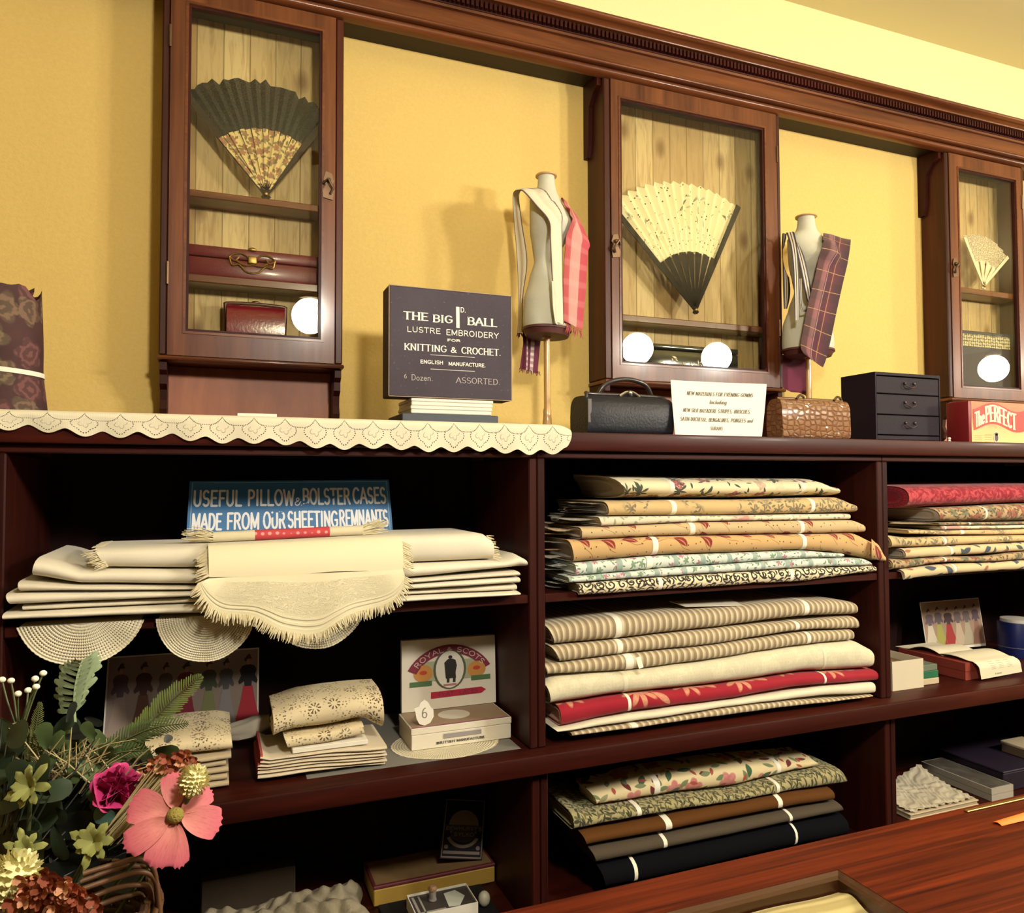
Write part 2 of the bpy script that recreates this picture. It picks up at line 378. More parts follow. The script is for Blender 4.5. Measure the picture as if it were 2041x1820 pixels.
def mk_wall():
    n = N('wall_paper'); co = n.coord(); z = n.sep(co)[2]
    f = n.noise(co, 95, 3, 0.7); g = n.noise(co, 2.2, 2)
    low = n.mix(f, (0.64, 0.45, 0.130), (0.76, 0.55, 0.185))
    low = n.mix(n.math('MULTIPLY', g, 0.25), low, (0.62, 0.42, 0.12))
    up = n.mix(f, (0.80, 0.73, 0.36), (0.84, 0.77, 0.40))
    c = n.mix(n.step(z, 2.60, 2.602), low, up)
    return n.pbr(c, 0.75, 0, n.bump(f, 0.3, 0.003), 0, 0.25)
WALL = mk_wall()
CEIL = plain('ceiling_paint', (0.66, 0.56, 0.28), 0.9, bump=0.1)
OPPOSITE = wood('opposite_fitting_wood', (0.02, 0.006, 0.004), (0.07, 0.022, 0.012), 2, 6, 0.5, 0.0, 0.06, 1.0, 0.3)
FLOORM = wood('floor_boards', (0.05, 0.02, 0.01), (0.13, 0.06, 0.03), 0, 6, 0.5, 0.1)

def mk_pine():
    n = N('pine_boards'); co = n.coord('UV'); x, z, _ = n.sep(co)
    bw = 0.060; q = n.math('DIVIDE', x, bw); idx = n.math('FLOOR', q); fr = n.math('FRACT', q)
    wn = n.node('ShaderNodeTexWhiteNoise', noise_dimensions='1D'); n.put(wn.inputs['W'], idx); r = wn.outputs[0]
    gv = n.comb(n.math('ADD', x, n.math('MULTIPLY', idx, 0.37)), n.math('MULTIPLY', z, 0.10))
    g = n.noise(gv, 75, 3, 0.6, 0.8)
    c = n.mix(r, (0.42, 0.27, 0.11), (0.74, 0.59, 0.31))
    c = n.mix(n.math('MULTIPLY', n.step(g, 0.46, 0.70), .7), c, (0.36, 0.23, 0.09))
    kx, ky, kc = n.cell(n.comb(x, n.math('MULTIPLY', z, 0.55)), 8.0, 1.0, 0)
    kn = n.math('MULTIPLY', n.disc(kx, ky, 0.014, 0.6), n.step(kc[1], 0.35, 0.4))
    c = n.mix(n.math('MULTIPLY', kn, 0.75), c, (0.16, 0.075, 0.025))
    gap = n.math('ADD', n.step(fr, 0.035, 0.0), n.step(fr, 0.965, 1.0))
    c = n.mix(n.math('MULTIPLY', gap, 0.7), c, (0.10, 0.06, 0.02))
    return n.pbr(c, 0.55, 0, n.bump(n.math('SUBTRACT', 1, gap), 0.4, 0.002))
PINE = mk_pine()

def mk_glass():
    n = N('glass_pane'); fr = n.node('ShaderNodeFresnel')
    gm = n.node('ShaderNodeNewGeometry'); n.put(fr.inputs[0], n.math('ADD', 1.3, n.math('MULTIPLY', gm.outputs['Backfacing'], 1/1.3-1.3)))
    g = n.node('ShaderNodeBsdfGlossy'); g.inputs['Roughness'].default_value = 0.0; g.inputs[0].default_value = (1, 1, 1, 1)
    t = n.node('ShaderNodeBsdfTransparent'); t.inputs[0].default_value = (0.955, 0.945, 0.885, 1)
    mx = n.node('ShaderNodeMixShader'); n.t.links.new(fr.outputs[0], mx.inputs[0]); n.t.links.new(t.outputs[0], mx.inputs[1]); n.t.links.new(g.outputs[0], mx.inputs[2])
    o = n.node('ShaderNodeOutputMaterial'); n.t.links.new(mx.outputs[0], o.inputs[0]); return n.m
GLASS = mk_glass()
def mk_lamp():
    n = N('lamp_globe_glow'); e = n.node('ShaderNodeEmission'); e.inputs[0].default_value = (*LAMP_COLOUR, 1); e.inputs[1].default_value = LAMP_STRENGTH
    o = n.node('ShaderNodeOutputMaterial'); n.t.links.new(e.outputs[0], o.inputs[0]); return n.m
GLOBE = mk_lamp()
BRASS = plain('brass', (0.42, 0.28, 0.10), 0.42, 1.0)
OLDBRASS = plain('aged_brass', (0.16, 0.10, 0.06), 0.45, 0.9, bump=0.2)
STEEL = plain('steel', (0.6, 0.58, 0.54), 0.3, 1.0)
INK = plain('ink_black', (0.02, 0.018, 0.015), 0.7)
CREAMINK = plain('cream_ink', (0.80, 0.76, 0.68), 0.7)
WHITEP = plain('white_paper', (0.78, 0.74, 0.64), 0.7)
BAND = plain('paper_band', (0.84, 0.79, 0.66), 0.7)
CARD = plain('cream_card', (0.72, 0.66, 0.52), 0.7, vary=0.05, bscale=40)
CLOTHW = plain('white_linen', (0.74, 0.69, 0.56), 0.85, bump=0.25, bscale=900, sheen=0.2)
CLOTHC = plain('cream_linen', (0.64, 0.57, 0.39), 0.85, bump=0.25, bscale=700, sheen=0.2)
FRINGE = plain('cream_fringe', (0.68, 0.60, 0.39), 0.9, sheen=0.2)
# ------------------------------------------------------------------ room shell
RX0, RX1, RY0, RY1, RZ = -2.4, 7.0, -4.2, 0.42, 2.978
def struct(name, mb, m): return tag(mb.build(name, m), kind='structure')
struct('floor', MB().box(RX0, RX1, RY0, RY1, -0.05, 0), FLOORM)
struct('ceiling', MB().box(RX0, RX1, RY0, RY1, RZ, RZ+0.05), CEIL)
struct('wall_back', MB().box(RX0, RX1, RY1, RY1+0.08, 0, RZ), WALL)
struct('wall_left', MB().box(RX0-0.08, RX0, RY0, RY1, 0, RZ), WALL)
struct('wall_right', MB().box(RX1, RX1+0.08, RY0, RY1, 0, RZ), WALL)
struct('wall_front', MB().box(RX0, RX1, RY0-0.08, RY0, 0, RZ), WALL)
# dark wooden shop fitting along the opposite wall (behind the camera, mirrored in the glass)
of = thing('tall_fitting', 'tall dark wooden shop fitting along the opposite wall, behind the viewer', 'shelving', (2.3, RY0+.2, 0))
MB().box(RX0+.05, RX1-.05, RY0+.002, RY0+.06, .002, 2.72).build('back_panel', OPPOSITE, of)
for k in range(10): MB().box(RX0+.05+k*1.03, RX0+.08+k*1.03, RY0+.06, RY0+.36, .002, 2.6).build('upright', OPPOSITE, of)
for z in (.4, .9, 1.3, 1.7, 2.1): MB().box(RX0+.05, RX1-.05, RY0+.06, RY0+.355, z, z+.025).build('shelf', OPPOSITE, of)
MB().box(RX0+.05, RX1-.05, RY0+.06, RY0+.42, 2.6, 2.72, .01).build('cornice', OPPOSITE, of)

# ------------------------------------------------------------------ hanging globe lamps (behind and beside the camera, seen in the glass)
for i, (x, y, z, r) in enumerate(LAMPS):
    t = thing('pendant_lamp', ['white globe lamp hanging nearest the left end, mirrored in the fan cabinet at left',
        'white globe lamp mirrored at left in the glass of the middle cabinet', 'white globe lamp mirrored at right in the glass of the middle cabinet',
        'white globe lamp hanging farthest right, mirrored in the right cabinet'][i], 'lamp', (x, y, RZ), group='hanging globe lamps')
    MB().ball((x, y, z), r, 20, 12).build('globe', GLOBE, t, smooth=60)
    MB().lathe([(0.012, r*0.97), (0.05, r*0.98), (0.05, r+0.02), (0.012, r+0.05)], (x, y, z), 16).build('fitter', BRASS, t, smooth=40)
    MB().tube([(x, y, z+r+0.04), (x, y, RZ-0.02)], 0.007, 8).build('stem', BRASS, t, smooth=40)
    MB().lathe([(0.06, 0), (0.055, -0.02), (0.012, -0.03)], (x, y, RZ-0.0005), 16).build('ceiling_rose', BRASS, t, smooth=40)

# ------------------------------------------------------------------ lower shelving
XA, XB = -1.06, 4.06
wt = thing('worktop', 'long dark mahogany shelf top running under the display cabinets', 'worktop', (1.5, 0.2, 1.469))
MB().box(XA, XB, -0.020, 0.42, 1.469, WT, 0.004, 2).build('board', DARKWX, wt, smooth=40)
ld = thing('ledge_shelf', 'thick dark red wooden ledge running across the bays at low height', 'shelf', (1.5, 0.2, 0.787))
MB().box(XA, XB, -0.040, 0.42, 0.787, 0.829, 0.005, 2).build('board', DARKWX, ld, smooth=40)
BAYL = {-1: 'empty dark shelving bay left of the white linen bay', 0: 'dark mahogany shelving bay holding white linens and the blue sign',
        1: 'middle dark mahogany shelving bay stacked with patterned fabric bolts', 2: 'right dark mahogany shelving bay with the red fabric bolt on top',
        3: 'dark shelving bay beyond the right edge'}
for i in range(-1, 4):
    t = thing('shelving_bay', BAYL[i], 'shelving', (i+0.5, 0.2, 0.829), group='shelving bays under the worktop')
    for a, b in ((i+0.0004, i+0.019), (i+1-0.019, i+1-0.0004)):
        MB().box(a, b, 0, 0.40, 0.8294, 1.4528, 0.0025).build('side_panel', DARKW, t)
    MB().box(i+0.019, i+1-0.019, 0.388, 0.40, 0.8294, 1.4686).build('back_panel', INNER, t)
    MB().box(i+0.019, i+1-0.019, 0.0045, 0.388, 1.1385, 1.157, 0.002).build('shelf', DARKWX, t)
    MB().box(i+0.0004, i+1-0.0004, 0, 0.02, 1.453, 1.4685, 0.002).build('top_rail', DARKWX, t)
    t = thing('base_bay', ['', 'dark open base bay under the white linens, holding the yellow box', 'dark open base bay holding the fabric rolls', 'dark open base bay at right holding books', 'dark base bay beyond the right edge', 'dark empty base bay at far left'][i+1 if i >= 0 else 5],
              'shelving', (i+0.5, 0.2, 0.0), group='base bays under the ledge')
    for a, b in ((i+0.0004, i+0.019), (i+1-0.019, i+1-0.0004)):
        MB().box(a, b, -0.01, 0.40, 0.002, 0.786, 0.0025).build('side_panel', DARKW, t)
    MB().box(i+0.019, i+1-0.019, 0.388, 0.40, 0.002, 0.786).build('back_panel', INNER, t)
    MB().box(i+0.019, i+1-0.019, -0.005, 0.388, 0.430, 0.450, 0.002).build('shelf', DARKWX, t)
    MB().box(i+0.019, i+1-0.019, 0.03, 0.05, 0.002, 0.43).build('lower_front', DARKW, t)

# ------------------------------------------------------------------ cornice over the cabinets
co = thing('cornice', 'long carved mahogany cornice with beaded band above the cabinets', 'cornice', (1.5, 0.37, 2.53))
CX0, CX1 = -0.9, 4.4
MB().extrude_x([(0.42, 2.556), (0.298, 2.556), (0.298, 2.600), (0.289, 2.6005), (0.288, 2.607), (0.42, 2.607)], CX0, CX1).build('frieze', MAHOGX, co)
bd = MB(); pr_ = [(0.2985+0.0046*math.sin(a)*-1, 2.5565-0.005*math.cos(a)) for a in [math.pi*k/6 for k in range(7)]]
bd.extrude_x([(0.312, 2.5615)] + pr_[::-1] + [(0.312, 2.5515)], CX0, CX1); bd.build('bead_moulding', MAHOGX, co, smooth=50)
dt = MB(); dt.extrude_x([(0.42, 2.6072), (0.286, 2.6072), (0.2855, 2.6105), (0.42, 2.6105)], CX0, CX1)
dt.box(CX0, CX1, 0.288, 0.42, 2.6105, 2.634)
k = CX0+0.006
while k < CX1-0.01:
    dt.box(k, k+0.0068, 0.276, 0.289, 2.6125, 2.631); k += 0.0125
dt.build('dentil_band', DARKWX, co)
cv = []
for j in range(9):
    a = math.pi/2*j/8; cv.append((0.270-0.020*(1-math.cos(a)), 2.634+0.010*math.sin(a)))
cv += [(0.249, 2.6445), (0.243, 2.6455), (0.240, 2.6495), (0.2405, 2.654), (0.245, 2.658)]
MB().extrude_x([(0.42, 2.6342), (0.275, 2.6342)] + cv + [(0.42, 2.658)], CX0, CX1).build('crown_moulding', MAHOGX, co, smooth=50)
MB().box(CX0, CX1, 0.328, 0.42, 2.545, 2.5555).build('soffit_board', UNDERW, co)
rl = [(0.328-0.022*math.cos(a), 2.5420+0.0125*math.sin(a)) for a in [math.pi/2-math.pi*k/8 for k in range(9)]]
MB().extrude_x([(0.332, 2.5545)]+rl+[(0.332, 2.5295)], CX0, CX1).build('roll_moulding', MAHOGX, co, smooth=50)

# ------------------------------------------------------------------ glazed wall cabinets
FY = 0.3195
def latch(door, x, z, mirror=1):
    l = MB()
    pts = [(-.012, -.030), (.010, -.034), (.014, -.012), (.008, .0), (.014, .012), (.008, .03), (-.006, .034), (-.012, .014), (-.007, 0), (-.014, -.014)]
    l.prism([(x+mirror*a, FY-0.004, z+b) for a, b in pts], (0, 0.004, 0))
    l.tube([(x-0.012*mirror, FY-0.006, z+0.004), (x-0.002*mirror, FY-0.016, z+0.012), (x+0.01*mirror, FY-0.012, z-0.008), (x+.004*mirror, FY-0.006, z-0.02)], 0.0035, 6)
    l.ball((x, FY-0.006, z+0.012), 0.006, 8, 6)
    l.build('latch', OLDBRASS, door, smooth=40)
def cabinet(label, xo0, xd0, xg0, xg1, xd1, xo1, zg0, zg1, shelves, latch_at, hinge_x, lower_panel):
    zb, zt = 1.672, 2.5285; cx = (xo0+xo1)/2
    t = thing('display_cabinet', label, 'display cabinet', (cx, 0.42, zb), group='glazed cabinets on the wall')
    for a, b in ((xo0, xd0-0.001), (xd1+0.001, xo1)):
        MB().box(a, b, 0.3215, 0.42, zb+0.012, zt, 0.003).build('side_panel', SHADEDW, t)
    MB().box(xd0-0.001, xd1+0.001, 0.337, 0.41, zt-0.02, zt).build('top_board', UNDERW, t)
    MB().box(xo0+0.003, xo1-0.003, 0.325, 0.419, zb+0.0105, zb+0.024).build('bottom_board', DARKWX, t)
    MB().box(xo0-0.003, xo1+0.003, 0.3115, 0.419, zb, zb+0.0105, 0.004, 2).build('base_moulding', MAHOGX, t, smooth=40)
    g = MB(); X0, X1 = xd0, xd1
    g.grid(lambda a, b: (lerp(X0, X1, a), 0.4105, lerp(zb+0.024, zt-0.02, b)), 1, 1, uvfn=lambda a, b: (lerp(X0, X1, a), lerp(zb, zt, b)))
    g.box(X0, X1, 0.411, 0.4195, zb+0.024, zt-0.02)
    g.build('back_boards', PINE, t)
    d = MB(); zd0, zd1 = zb+0.0125, zt-0.001
    d.frame(xd0, xd1, zd0, zd1, xg0, xg1, zg0, zg1, FY, 0.336)
    door = d.build('door', MAHOG, t); q = 0.0055
    MB().frame(xg0, xg1, zg0, zg1, xg0+q, xg1-q, zg0+q, zg1-q, FY+0.002, 0.333).build('glazing_bead', DARKW, door)
    MB().frame(xg0-0.006, xg1+0.006, zg0-0.006, zg1+0.006, xg0-0.0005, xg1+0.0005, zg0-0.0005, zg1+0.0005, FY-0.002, FY+0.001).build('door_moulding', MAHOGX, door)
    MB().box(xg0+0.002, xg1-0.002, 0.3275, 0.3300, zg0+0.002, zg1-0.002).build('glass_pane', GLASS, door)
    latch(door, latch_at[0], latch_at[1], latch_at[2])
    for hz in (zb+0.17, zt-0.15):
        MB().tube([(hinge_x, FY-0.0015, hz), (hinge_x, FY-0.0015, hz+0.05)], 0.003, 6).build('hinge', OLDBRASS, door)
    for za, zb2 in shelves:
        MB().box(xd0, xd1, 0.3375, 0.41, za, zb2, 0.002).build('shelf', MAHOGX, t)
    # scrolled brackets and the panel under the cabinet
    for a, b in ((xo0+0.002, xo0+0.017), (xo1-0.017, xo1-0.002)):
        m = MB(); prof = [(0.4195, zb-0.001), (0.326, zb-0.001), (0.326, zb-0.02), (0.338, zb-0.03), (0.338, zb-0.05), (0.352, zb-0.062), (0.355, zb-0.085), (0.347, zb-0.105), (0.352, zb-0.125), (0.368, zb-0.14), (0.372, WT+0.001), (0.4195, WT+0.001)]
        m.extrude_x(prof, a, b); m.build('bracket', DARKW, t)
    MB().box(xo0+0.017, xo1-0.017, 0.405, 0.4195, WT+0.001, zb-0.001).build('lower_panel', PANELW, t)
    return t
CAB1 = dict(x0=0.248, x1=0.6125); CAB2 = dict(x0=1.3674, x1=1.9442); CAB3 = dict(x0=2.683, x1=3.045)
cabinet('narrow left mahogany wall cabinet with black lace fan behind glass', 0.231, 0.248, 0.285, 0.5803, 0.6125, 0.632, 1.7401, 2.4864,
        [(2.052, 2.069), (1.857, 1.876)], (0.596, 2.112, 1), 0.247, True)
cabinet('wide middle mahogany wall cabinet with cream paper fan behind glass', 1.3454, 1.3674, 1.3968, 1.8975, 1.9442, 1.9596, 1.7311, 2.4764,
        [(1.852, 1.871)], (1.379, 2.055, -1), 1.9452, False)
cabinet('right mahogany wall cabinet with small ivory fan behind glass', 2.6661, 2.683, 2.7273, 3.0167, 3.045, 3.062, 1.7246, 2.4795,
        [(2.052, 2.073)], (2.70, 2.13, -1), 3.046, False)
# small corner brackets under the cornice beside the cabinets
for x, s in ((1.3454, -1), (2.6661, -1)):
    m = MB(); a, b = (x-0.0125, x-0.0005)
    m.extrude_x([(0.4195, 2.5440), (0.335, 2.5440), (0.335, 2.51), (0.36, 2.50), (0.385, 2.47), (0.39, 2.36), (0.398, 2.33), (0.4195, 2.33)], a, b)
    tag(m.build('corner_bracket', DARKW, loc=(x, 0.42, 2.33)), 'thin dark wooden corner bracket under the cornice, left of the %s cabinet' % ('middle' if x < 2 else 'right'), 'bracket', 'corner brackets under the cornice')
# ------------------------------------------------------------------ things inside the cabinets
def fan_mb(px, pz, y, a0, a1, r_in, r_out, n, matleaf, matstick, name, label, cat, guard=None, zig=0.004, lace=False, extra=None):
    t = thing(name, label, cat, (px, y, pz))
    P = lambda r, a, dy=0.0: (px+r*math.cos(a), y+dy, pz+r*math.sin(a))
    m = MB(); N_ = n*2
    ro = lambda f: r_out(f) if callable(r_out) else r_out
    def leaf(u, v):
        a = lerp(a0, a1, u); k = round(u*N_); r = lerp(r_in, ro(u), v)
        if v == 1: r *= (1.0 if k % 2 else 0.965) if not lace else (1.0+0.016*math.sin(k*2.4)+0.012*math.sin(k*5.1))
        return P(r, a, (zig if k % 2 else -zig)*(0.3+v)+0.0012*k/N_)
    m.grid(leaf, N_, 4, uvfn=lambda u, v: (u*0.45, lerp(r_in, ro(u), v)))
    m.build('leaf', matleaf, t)
    s = MB()
    for i in range(n+1):
        a = lerp(a0, a1, i/n); w1 = 0.43*r_in*(a1-a0)/n; w0 = w1*0.45
        d = Vector((-math.sin(a), 0, math.cos(a))); q = 0.0016*(i % 2)
        p0, p1 = Vector(P(-0.006, a, -0.004-q*3)), Vector(P(r_in*1.03, a, -0.004-q*3))
        s.add([p0-d*w0, p0+d*w0, p1+d*w1, p1-d*w1, p0-d*w0+Vector((0, .0006, 0)), p0+d*w0+Vector((0, .0006, 0)), p1+d*w1+Vector((0, .0006, 0)), p1-d*w1+Vector((0, .0006, 0))],
              [(0, 1, 2, 3), (7, 6, 5, 4), (0, 4, 5, 1), (1, 5, 6, 2), (2, 6, 7, 3), (3, 7, 4, 0)])
    s.build('sticks', matstick, t)
    for a, u in ((a0, 0), (a1, 1)):
        g = MB(); d = Vector((-math.sin(a), 0, math.cos(a))); R = ro(u)*0.99; p0, p1 = Vector(P(-0.012, a, -0.009)), Vector(P(R, a, -0.007))
        gw = min(1, ro(u)/.25); g.prism([p0-d*0.005*gw, p0+d*0.005*gw, p1+d*0.0085*gw, p1-d*0.0085*gw], (0, 0.003, 0)); g.build('guard', guard or matstick, t)
    MB().ball((px, y-0.010, pz), 0.006, 10, 6).build('rivet', BRASS, t, smooth=60)
    return t
def mk_lacefan():
    n = N('black_lace'); uv = n.coord('UV'); g = n.noise(uv, 160, 2); h = n.noise(uv, 600, 2)
    c = n.mix(n.step(g, 0.45, 0.62), (0.008, 0.009, 0.008), (0.030, 0.032, 0.022))
    return n.pbr(c, 0.7, hole=n.math('MULTIPLY', n.step(h, 0.60, 0.64), 0.6))
def mk_floralfan():
    n = N('floral_fan_leaf'); o3 = n.sep(n.coord()); uv = n.comb(o3[0], o3[2]); x, y, c0 = n.cell(uv, 50, 1.0)
    c = n.mix(n.noise(uv, 30, 3), (0.60, 0.46, 0.18), (0.78, 0.64, 0.30))
    c = n.mix(n.petals(x, y, 0.0085, 5), c, (0.36, 0.17, 0.09)); x2, y2, c1 = n.cell(uv, 70, 1, off=(.3, .1))
    c = n.mix(n.leaf(x2, y2, 0.007, 0.0028), c, (0.22, 0.17, 0.07)); return n.pbr(c, 0.6)
def mk_creamfan():
    n = N('cream_fan_paper'); uv = n.coord('UV'); c = n.mix(n.noise(uv, 12, 3), (0.80, 0.74, 0.44), (0.88, 0.84, 0.60))
    v = n.sep(uv)[1]; zone = n.math('MULTIPLY', n.step(n.math('ABSOLUTE', n.math('SUBTRACT', v, .285)), .07, .04), n.step(n.noise(uv, 9, 1), 0.50, 0.58))
    x, y, k = n.cell(uv, 17, 0.9); fl = n.math('MULTIPLY', n.petals(x, y, 0.022, 5, 0.6), n.step(k[1], 0.45, 0.5))
    c = n.mix(n.math('MULTIPLY', fl, zone), c, (0.20, 0.22, 0.17)); x, y, k = n.cell(uv, 34, 1, off=(.13, .4))
    c = n.mix(n.math('MULTIPLY', n.leaf(x, y, 0.013, 0.0035), zone), c, (0.16, 0.15, 0.10))
    x, y, k = n.cell(uv, 60, 1, off=(.7, .4)); c = n.mix(n.math('MULTIPLY', n.disc(x, y, 0.0022), n.step(k[2], .6, .62)), c, (0.10, 0.08, 0.05))
    return n.pbr(c, 0.65)
BLACKSTICK = plain('black_stick', (0.010, 0.008, 0.007), 0.7, spec=.1)
p = at(530, 379, 0.352)
fan_mb(p.x, 2.083, 0.358, math.radians(56), math.radians(130), 0.153, lambda u: lerp(0.262, 0.285, u), 15, mk_lacefan(), mk_floralfan(), 'folding_fan',
       'open folding fan with black lace edge and floral leaf in left cabinet', 'fan', guard=plain('dark_guard', (0.03, 0.02, 0.014), 0.6, spec=.2), lace=True)
# floral leaf below the lace
p2 = at(1384, 627, 0.35)
fan_mb(p2.x, p2.z+0.012, 0.352, math.radians(64), math.radians(135), 0.168, lambda u: lerp(0.372, 0.40, u), 15, mk_creamfan(), BLACKSTICK, 'folding_fan',
       'large open cream paper fan with painted birds and black sticks in middle cabinet', 'fan', guard=BLACKSTICK)
p3 = at(1958, 578, 0.35)
IVORY = plain('ivory', (0.74, 0.68, 0.50), 0.4)
def mk_ivory():
    n = N('pierced_ivory'); uv = n.coord('UV'); x, y, c = n.cell(uv, 120, 0.6); g = n.noise(uv, 220, 2)
    col = n.mix(n.step(g, .4, .6), (0.40, 0.36, 0.25), (0.76, 0.70, 0.54)); return n.pbr(col, 0.5, hole=n.math('MULTIPLY', n.disc(x, y, 0.0022), 0.7))
fan_mb(p3.x, 2.089, 0.352, math.radians(42), math.radians(118), 0.088, lambda u: lerp(0.185, 0.195, u)*(1-.035*abs(math.sin(u*7*math.pi+math.pi/2))), 7, mk_ivory(), IVORY, 'folding_fan',
       'small open white ivory brise fan in the right cabinet', 'fan', guard=IVORY, zig=0.006)

# long plum glove box with brass filigree, left cabinet middle shelf
PLUM = plain('plum_leather', (0.125, 0.012, 0.022), 0.35, bump=0.15, bscale=300, coat=0.2)
t = thing('glove_box', 'long dark red leather box with brass filigree mount in left cabinet', 'box', (0.43, 0.375, 1.876))
zt_ = at(500, 497, 0.345).z
MB().box(0.268, 0.592, 0.345, 0.405, 1.8765, zt_-0.028, 0.004, 2).build('body', PLUM, t, smooth=40)
MB().box(0.267, 0.593, 0.344, 0.406, zt_-0.0275, zt_, 0.006, 2).build('lid', PLUM, t, smooth=40)
q = at(503, 520, 0.343); f = MB()
for s in (-1, 1):
    f.tube(spline([(q.x+s*0.006, 0.342, q.z+.004), (q.x+s*.022, .341, q.z+.014), (q.x+s*.040, .341, q.z+.012), (q.x+s*.050, .342, q.z+.003), (q.x+s*.038, .341, q.z-.003), (q.x+s*.030, .341, q.z+.006)]), 0.0022, 6)
    f.tube(spline([(q.x+s*0.05, 0.342, q.z+.002), (q.x+s*.045, .341, q.z-.014), (q.x+s*.03, .341, q.z-.012), (q.x+s*.015, .342, q.z-.026), (q.x, .341, q.z-.03)]), 0.0020, 6)
    f.tube(spline([(q.x, 0.342, q.z-.010), (q.x+s*.02, .341, q.z-.012), (q.x+s*.034, .341, q.z-.004)]), 0.0020, 6)
f.box(q.x-0.010, q.x+0.010, 0.339, 0.344, q.z-0.008, q.z+0.010, 0.003, 2)
f.ball((q.x, 0.342, q.z+0.026), 0.006, 8, 6, (1.6, .6, .8))
f.build('filigree_mount', BRASS, t, smooth=50)
# red clasp purse at the bottom
a = at(452, 602, 0.35); b = at(568, 668, 0.35)
t = thing('clasp_purse', 'small glossy dark red purse with clasp frame at bottom of left cabinet', 'purse', ((a.x+b.x)/2, 0.375, 1.696))
LACQ = plain('red_patent', (0.17, 0.010, 0.022), 0.18, coat=0.5, bump=0.1, bscale=200)
m = MB(); X0, X1, Z0, Z1 = a.x, b.x, 1.6965, a.z
m.grid(lambda u, v: (lerp(X0-0.004*math.sin(math.pi*v)*0, X1, u), 0.375+0.022*math.cos(2*math.pi*v)*(1-0.25*u*0), lerp(Z0, Z1, 0.5)+(Z1-Z0)/2*math.copysign(abs(math.sin(2*math.pi*v))**0.5, math.sin(2*math.pi*v))), 6, 24, closev=True)
for X in (X0, X1): m.poly([(X, 0.375+0.022*math.cos(2*math.pi*k/24), (Z0+Z1)/2+(Z1-Z0)/2*math.copysign(abs(math.sin(2*math.pi*k/24))**0.5, math.sin(2*math.pi*k/24))) for k in range(24)])
m.build('body', LACQ, t, smooth=50)
m = MB(); m.tube(spline([(X0+.002, .372, Z0+.02), (X0-.002, .372, Z1-.012), (X0+.010, .372, Z1+.003), (X1-.010, .372, Z1+.003), (X1+.002, .372, Z1-.012), (X1-.002, .372, Z0+.02)], 4), 0.0045, 8); m.build('clasp_frame', plain('dark_plum_metal', (0.06, 0.008, 0.012), 0.3), t, smooth=50)
m = MB(); m.ball(((X0+X1)/2, .372, Z1+0.009), 0.006, 8, 6, (1.7, .8, .7)); m.build('clasp', OLDBRASS, t, smooth=50)
# black lacquer box, middle cabinet bottom
a = at(1300, 690, 0.35); b = at(1470, 728, 0.35)
t = thing('lacquer_box', 'long black lacquer box with pale flower spray in middle cabinet', 'box', (1.63, 0.38, 1.6965))
BLQ = plain('black_lacquer', (0.012, 0.016, 0.013), 0.12, coat=0.6)
X0, X1, ZT = at(1245, 690, 0.35).x, at(1471, 700, 0.35).x, at(1400, 691, 0.35).z
MB().box(X0, X1, 0.35, 0.405, 1.6965, ZT-0.018, 0.003, 2).build('body', BLQ, t, smooth=40)
MB().box(X0-.001, X1+.001, 0.349, 0.406, ZT-0.0175, ZT, 0.004, 2).build('lid', BLQ, t, smooth=40)
m = MB(); rnd = random.Random(3); zc = (1.6965+ZT)/2-0.004
for k in range(46):
    x = lerp(X0+0.05, X1-0.05, rnd.random()); z = zc+0.012*math.sin(x*60)+rnd.uniform(-.012, .012); a_ = rnd.uniform(0, 6.28); L = rnd.uniform(.005, .010); W = L*0.35
    m.poly([(x+L*math.cos(a_), .3485, z+L*math.sin(a_)), (x-W*math.sin(a_), .3485, z+W*math.cos(a_)), (x-L*math.cos(a_), .3485, z-L*math.sin(a_)), (x+W*math.sin(a_), .3485, z-W*math.cos(a_))])
m.build('flower_spray', plain('pale_inlay', (0.55, 0.50, 0.33), 0.4), t)
# dark blue boxes in the right cabinet
t = thing('trimming_box', 'dark blue box with patterned cream trimming strip in the right cabinet', 'box', (2.85, 0.38, 1.80))
X0, X1 = at(1920, 680, .35).x, at(2014, 690, .35).x; ZB = 1.6965
zs1, zs0 = at(1960, 668, .35).z, at(1960, 692, .35).z
NAVYB = plain('navy_card', (0.014, 0.016, 0.045), 0.5)
MB().box(X0-.012, X1+.02, 0.352, 0.405, ZB, zs1+0.012, 0.002).build('body', NAVYB, t)
def mk_trim():
    n = N('patterned_trim'); co = n.coord('UV'); x, y, c = n.cell(co, 90, .3); m_ = n.petals(x, y, 0.0055, 4, .5)
    return n.pbr(n.mix(m_, (0.10, 0.09, 0.05), (0.60, 0.55, 0.36)), 0.6)
m = MB(); m.grid(lambda u, v: (lerp(X0, X1, u), 0.3515, lerp(zs0, zs1, v)), 1, 1, uvfn=lambda u, v: (u*(X1-X0), v*(zs1-zs0))); m.build('trimming_strip', mk_trim(), t)

# ------------------------------------------------------------------ things standing on the worktop
def text_part(parent, mb, mat, name='lettering'): return mb.build(name, mat, parent)
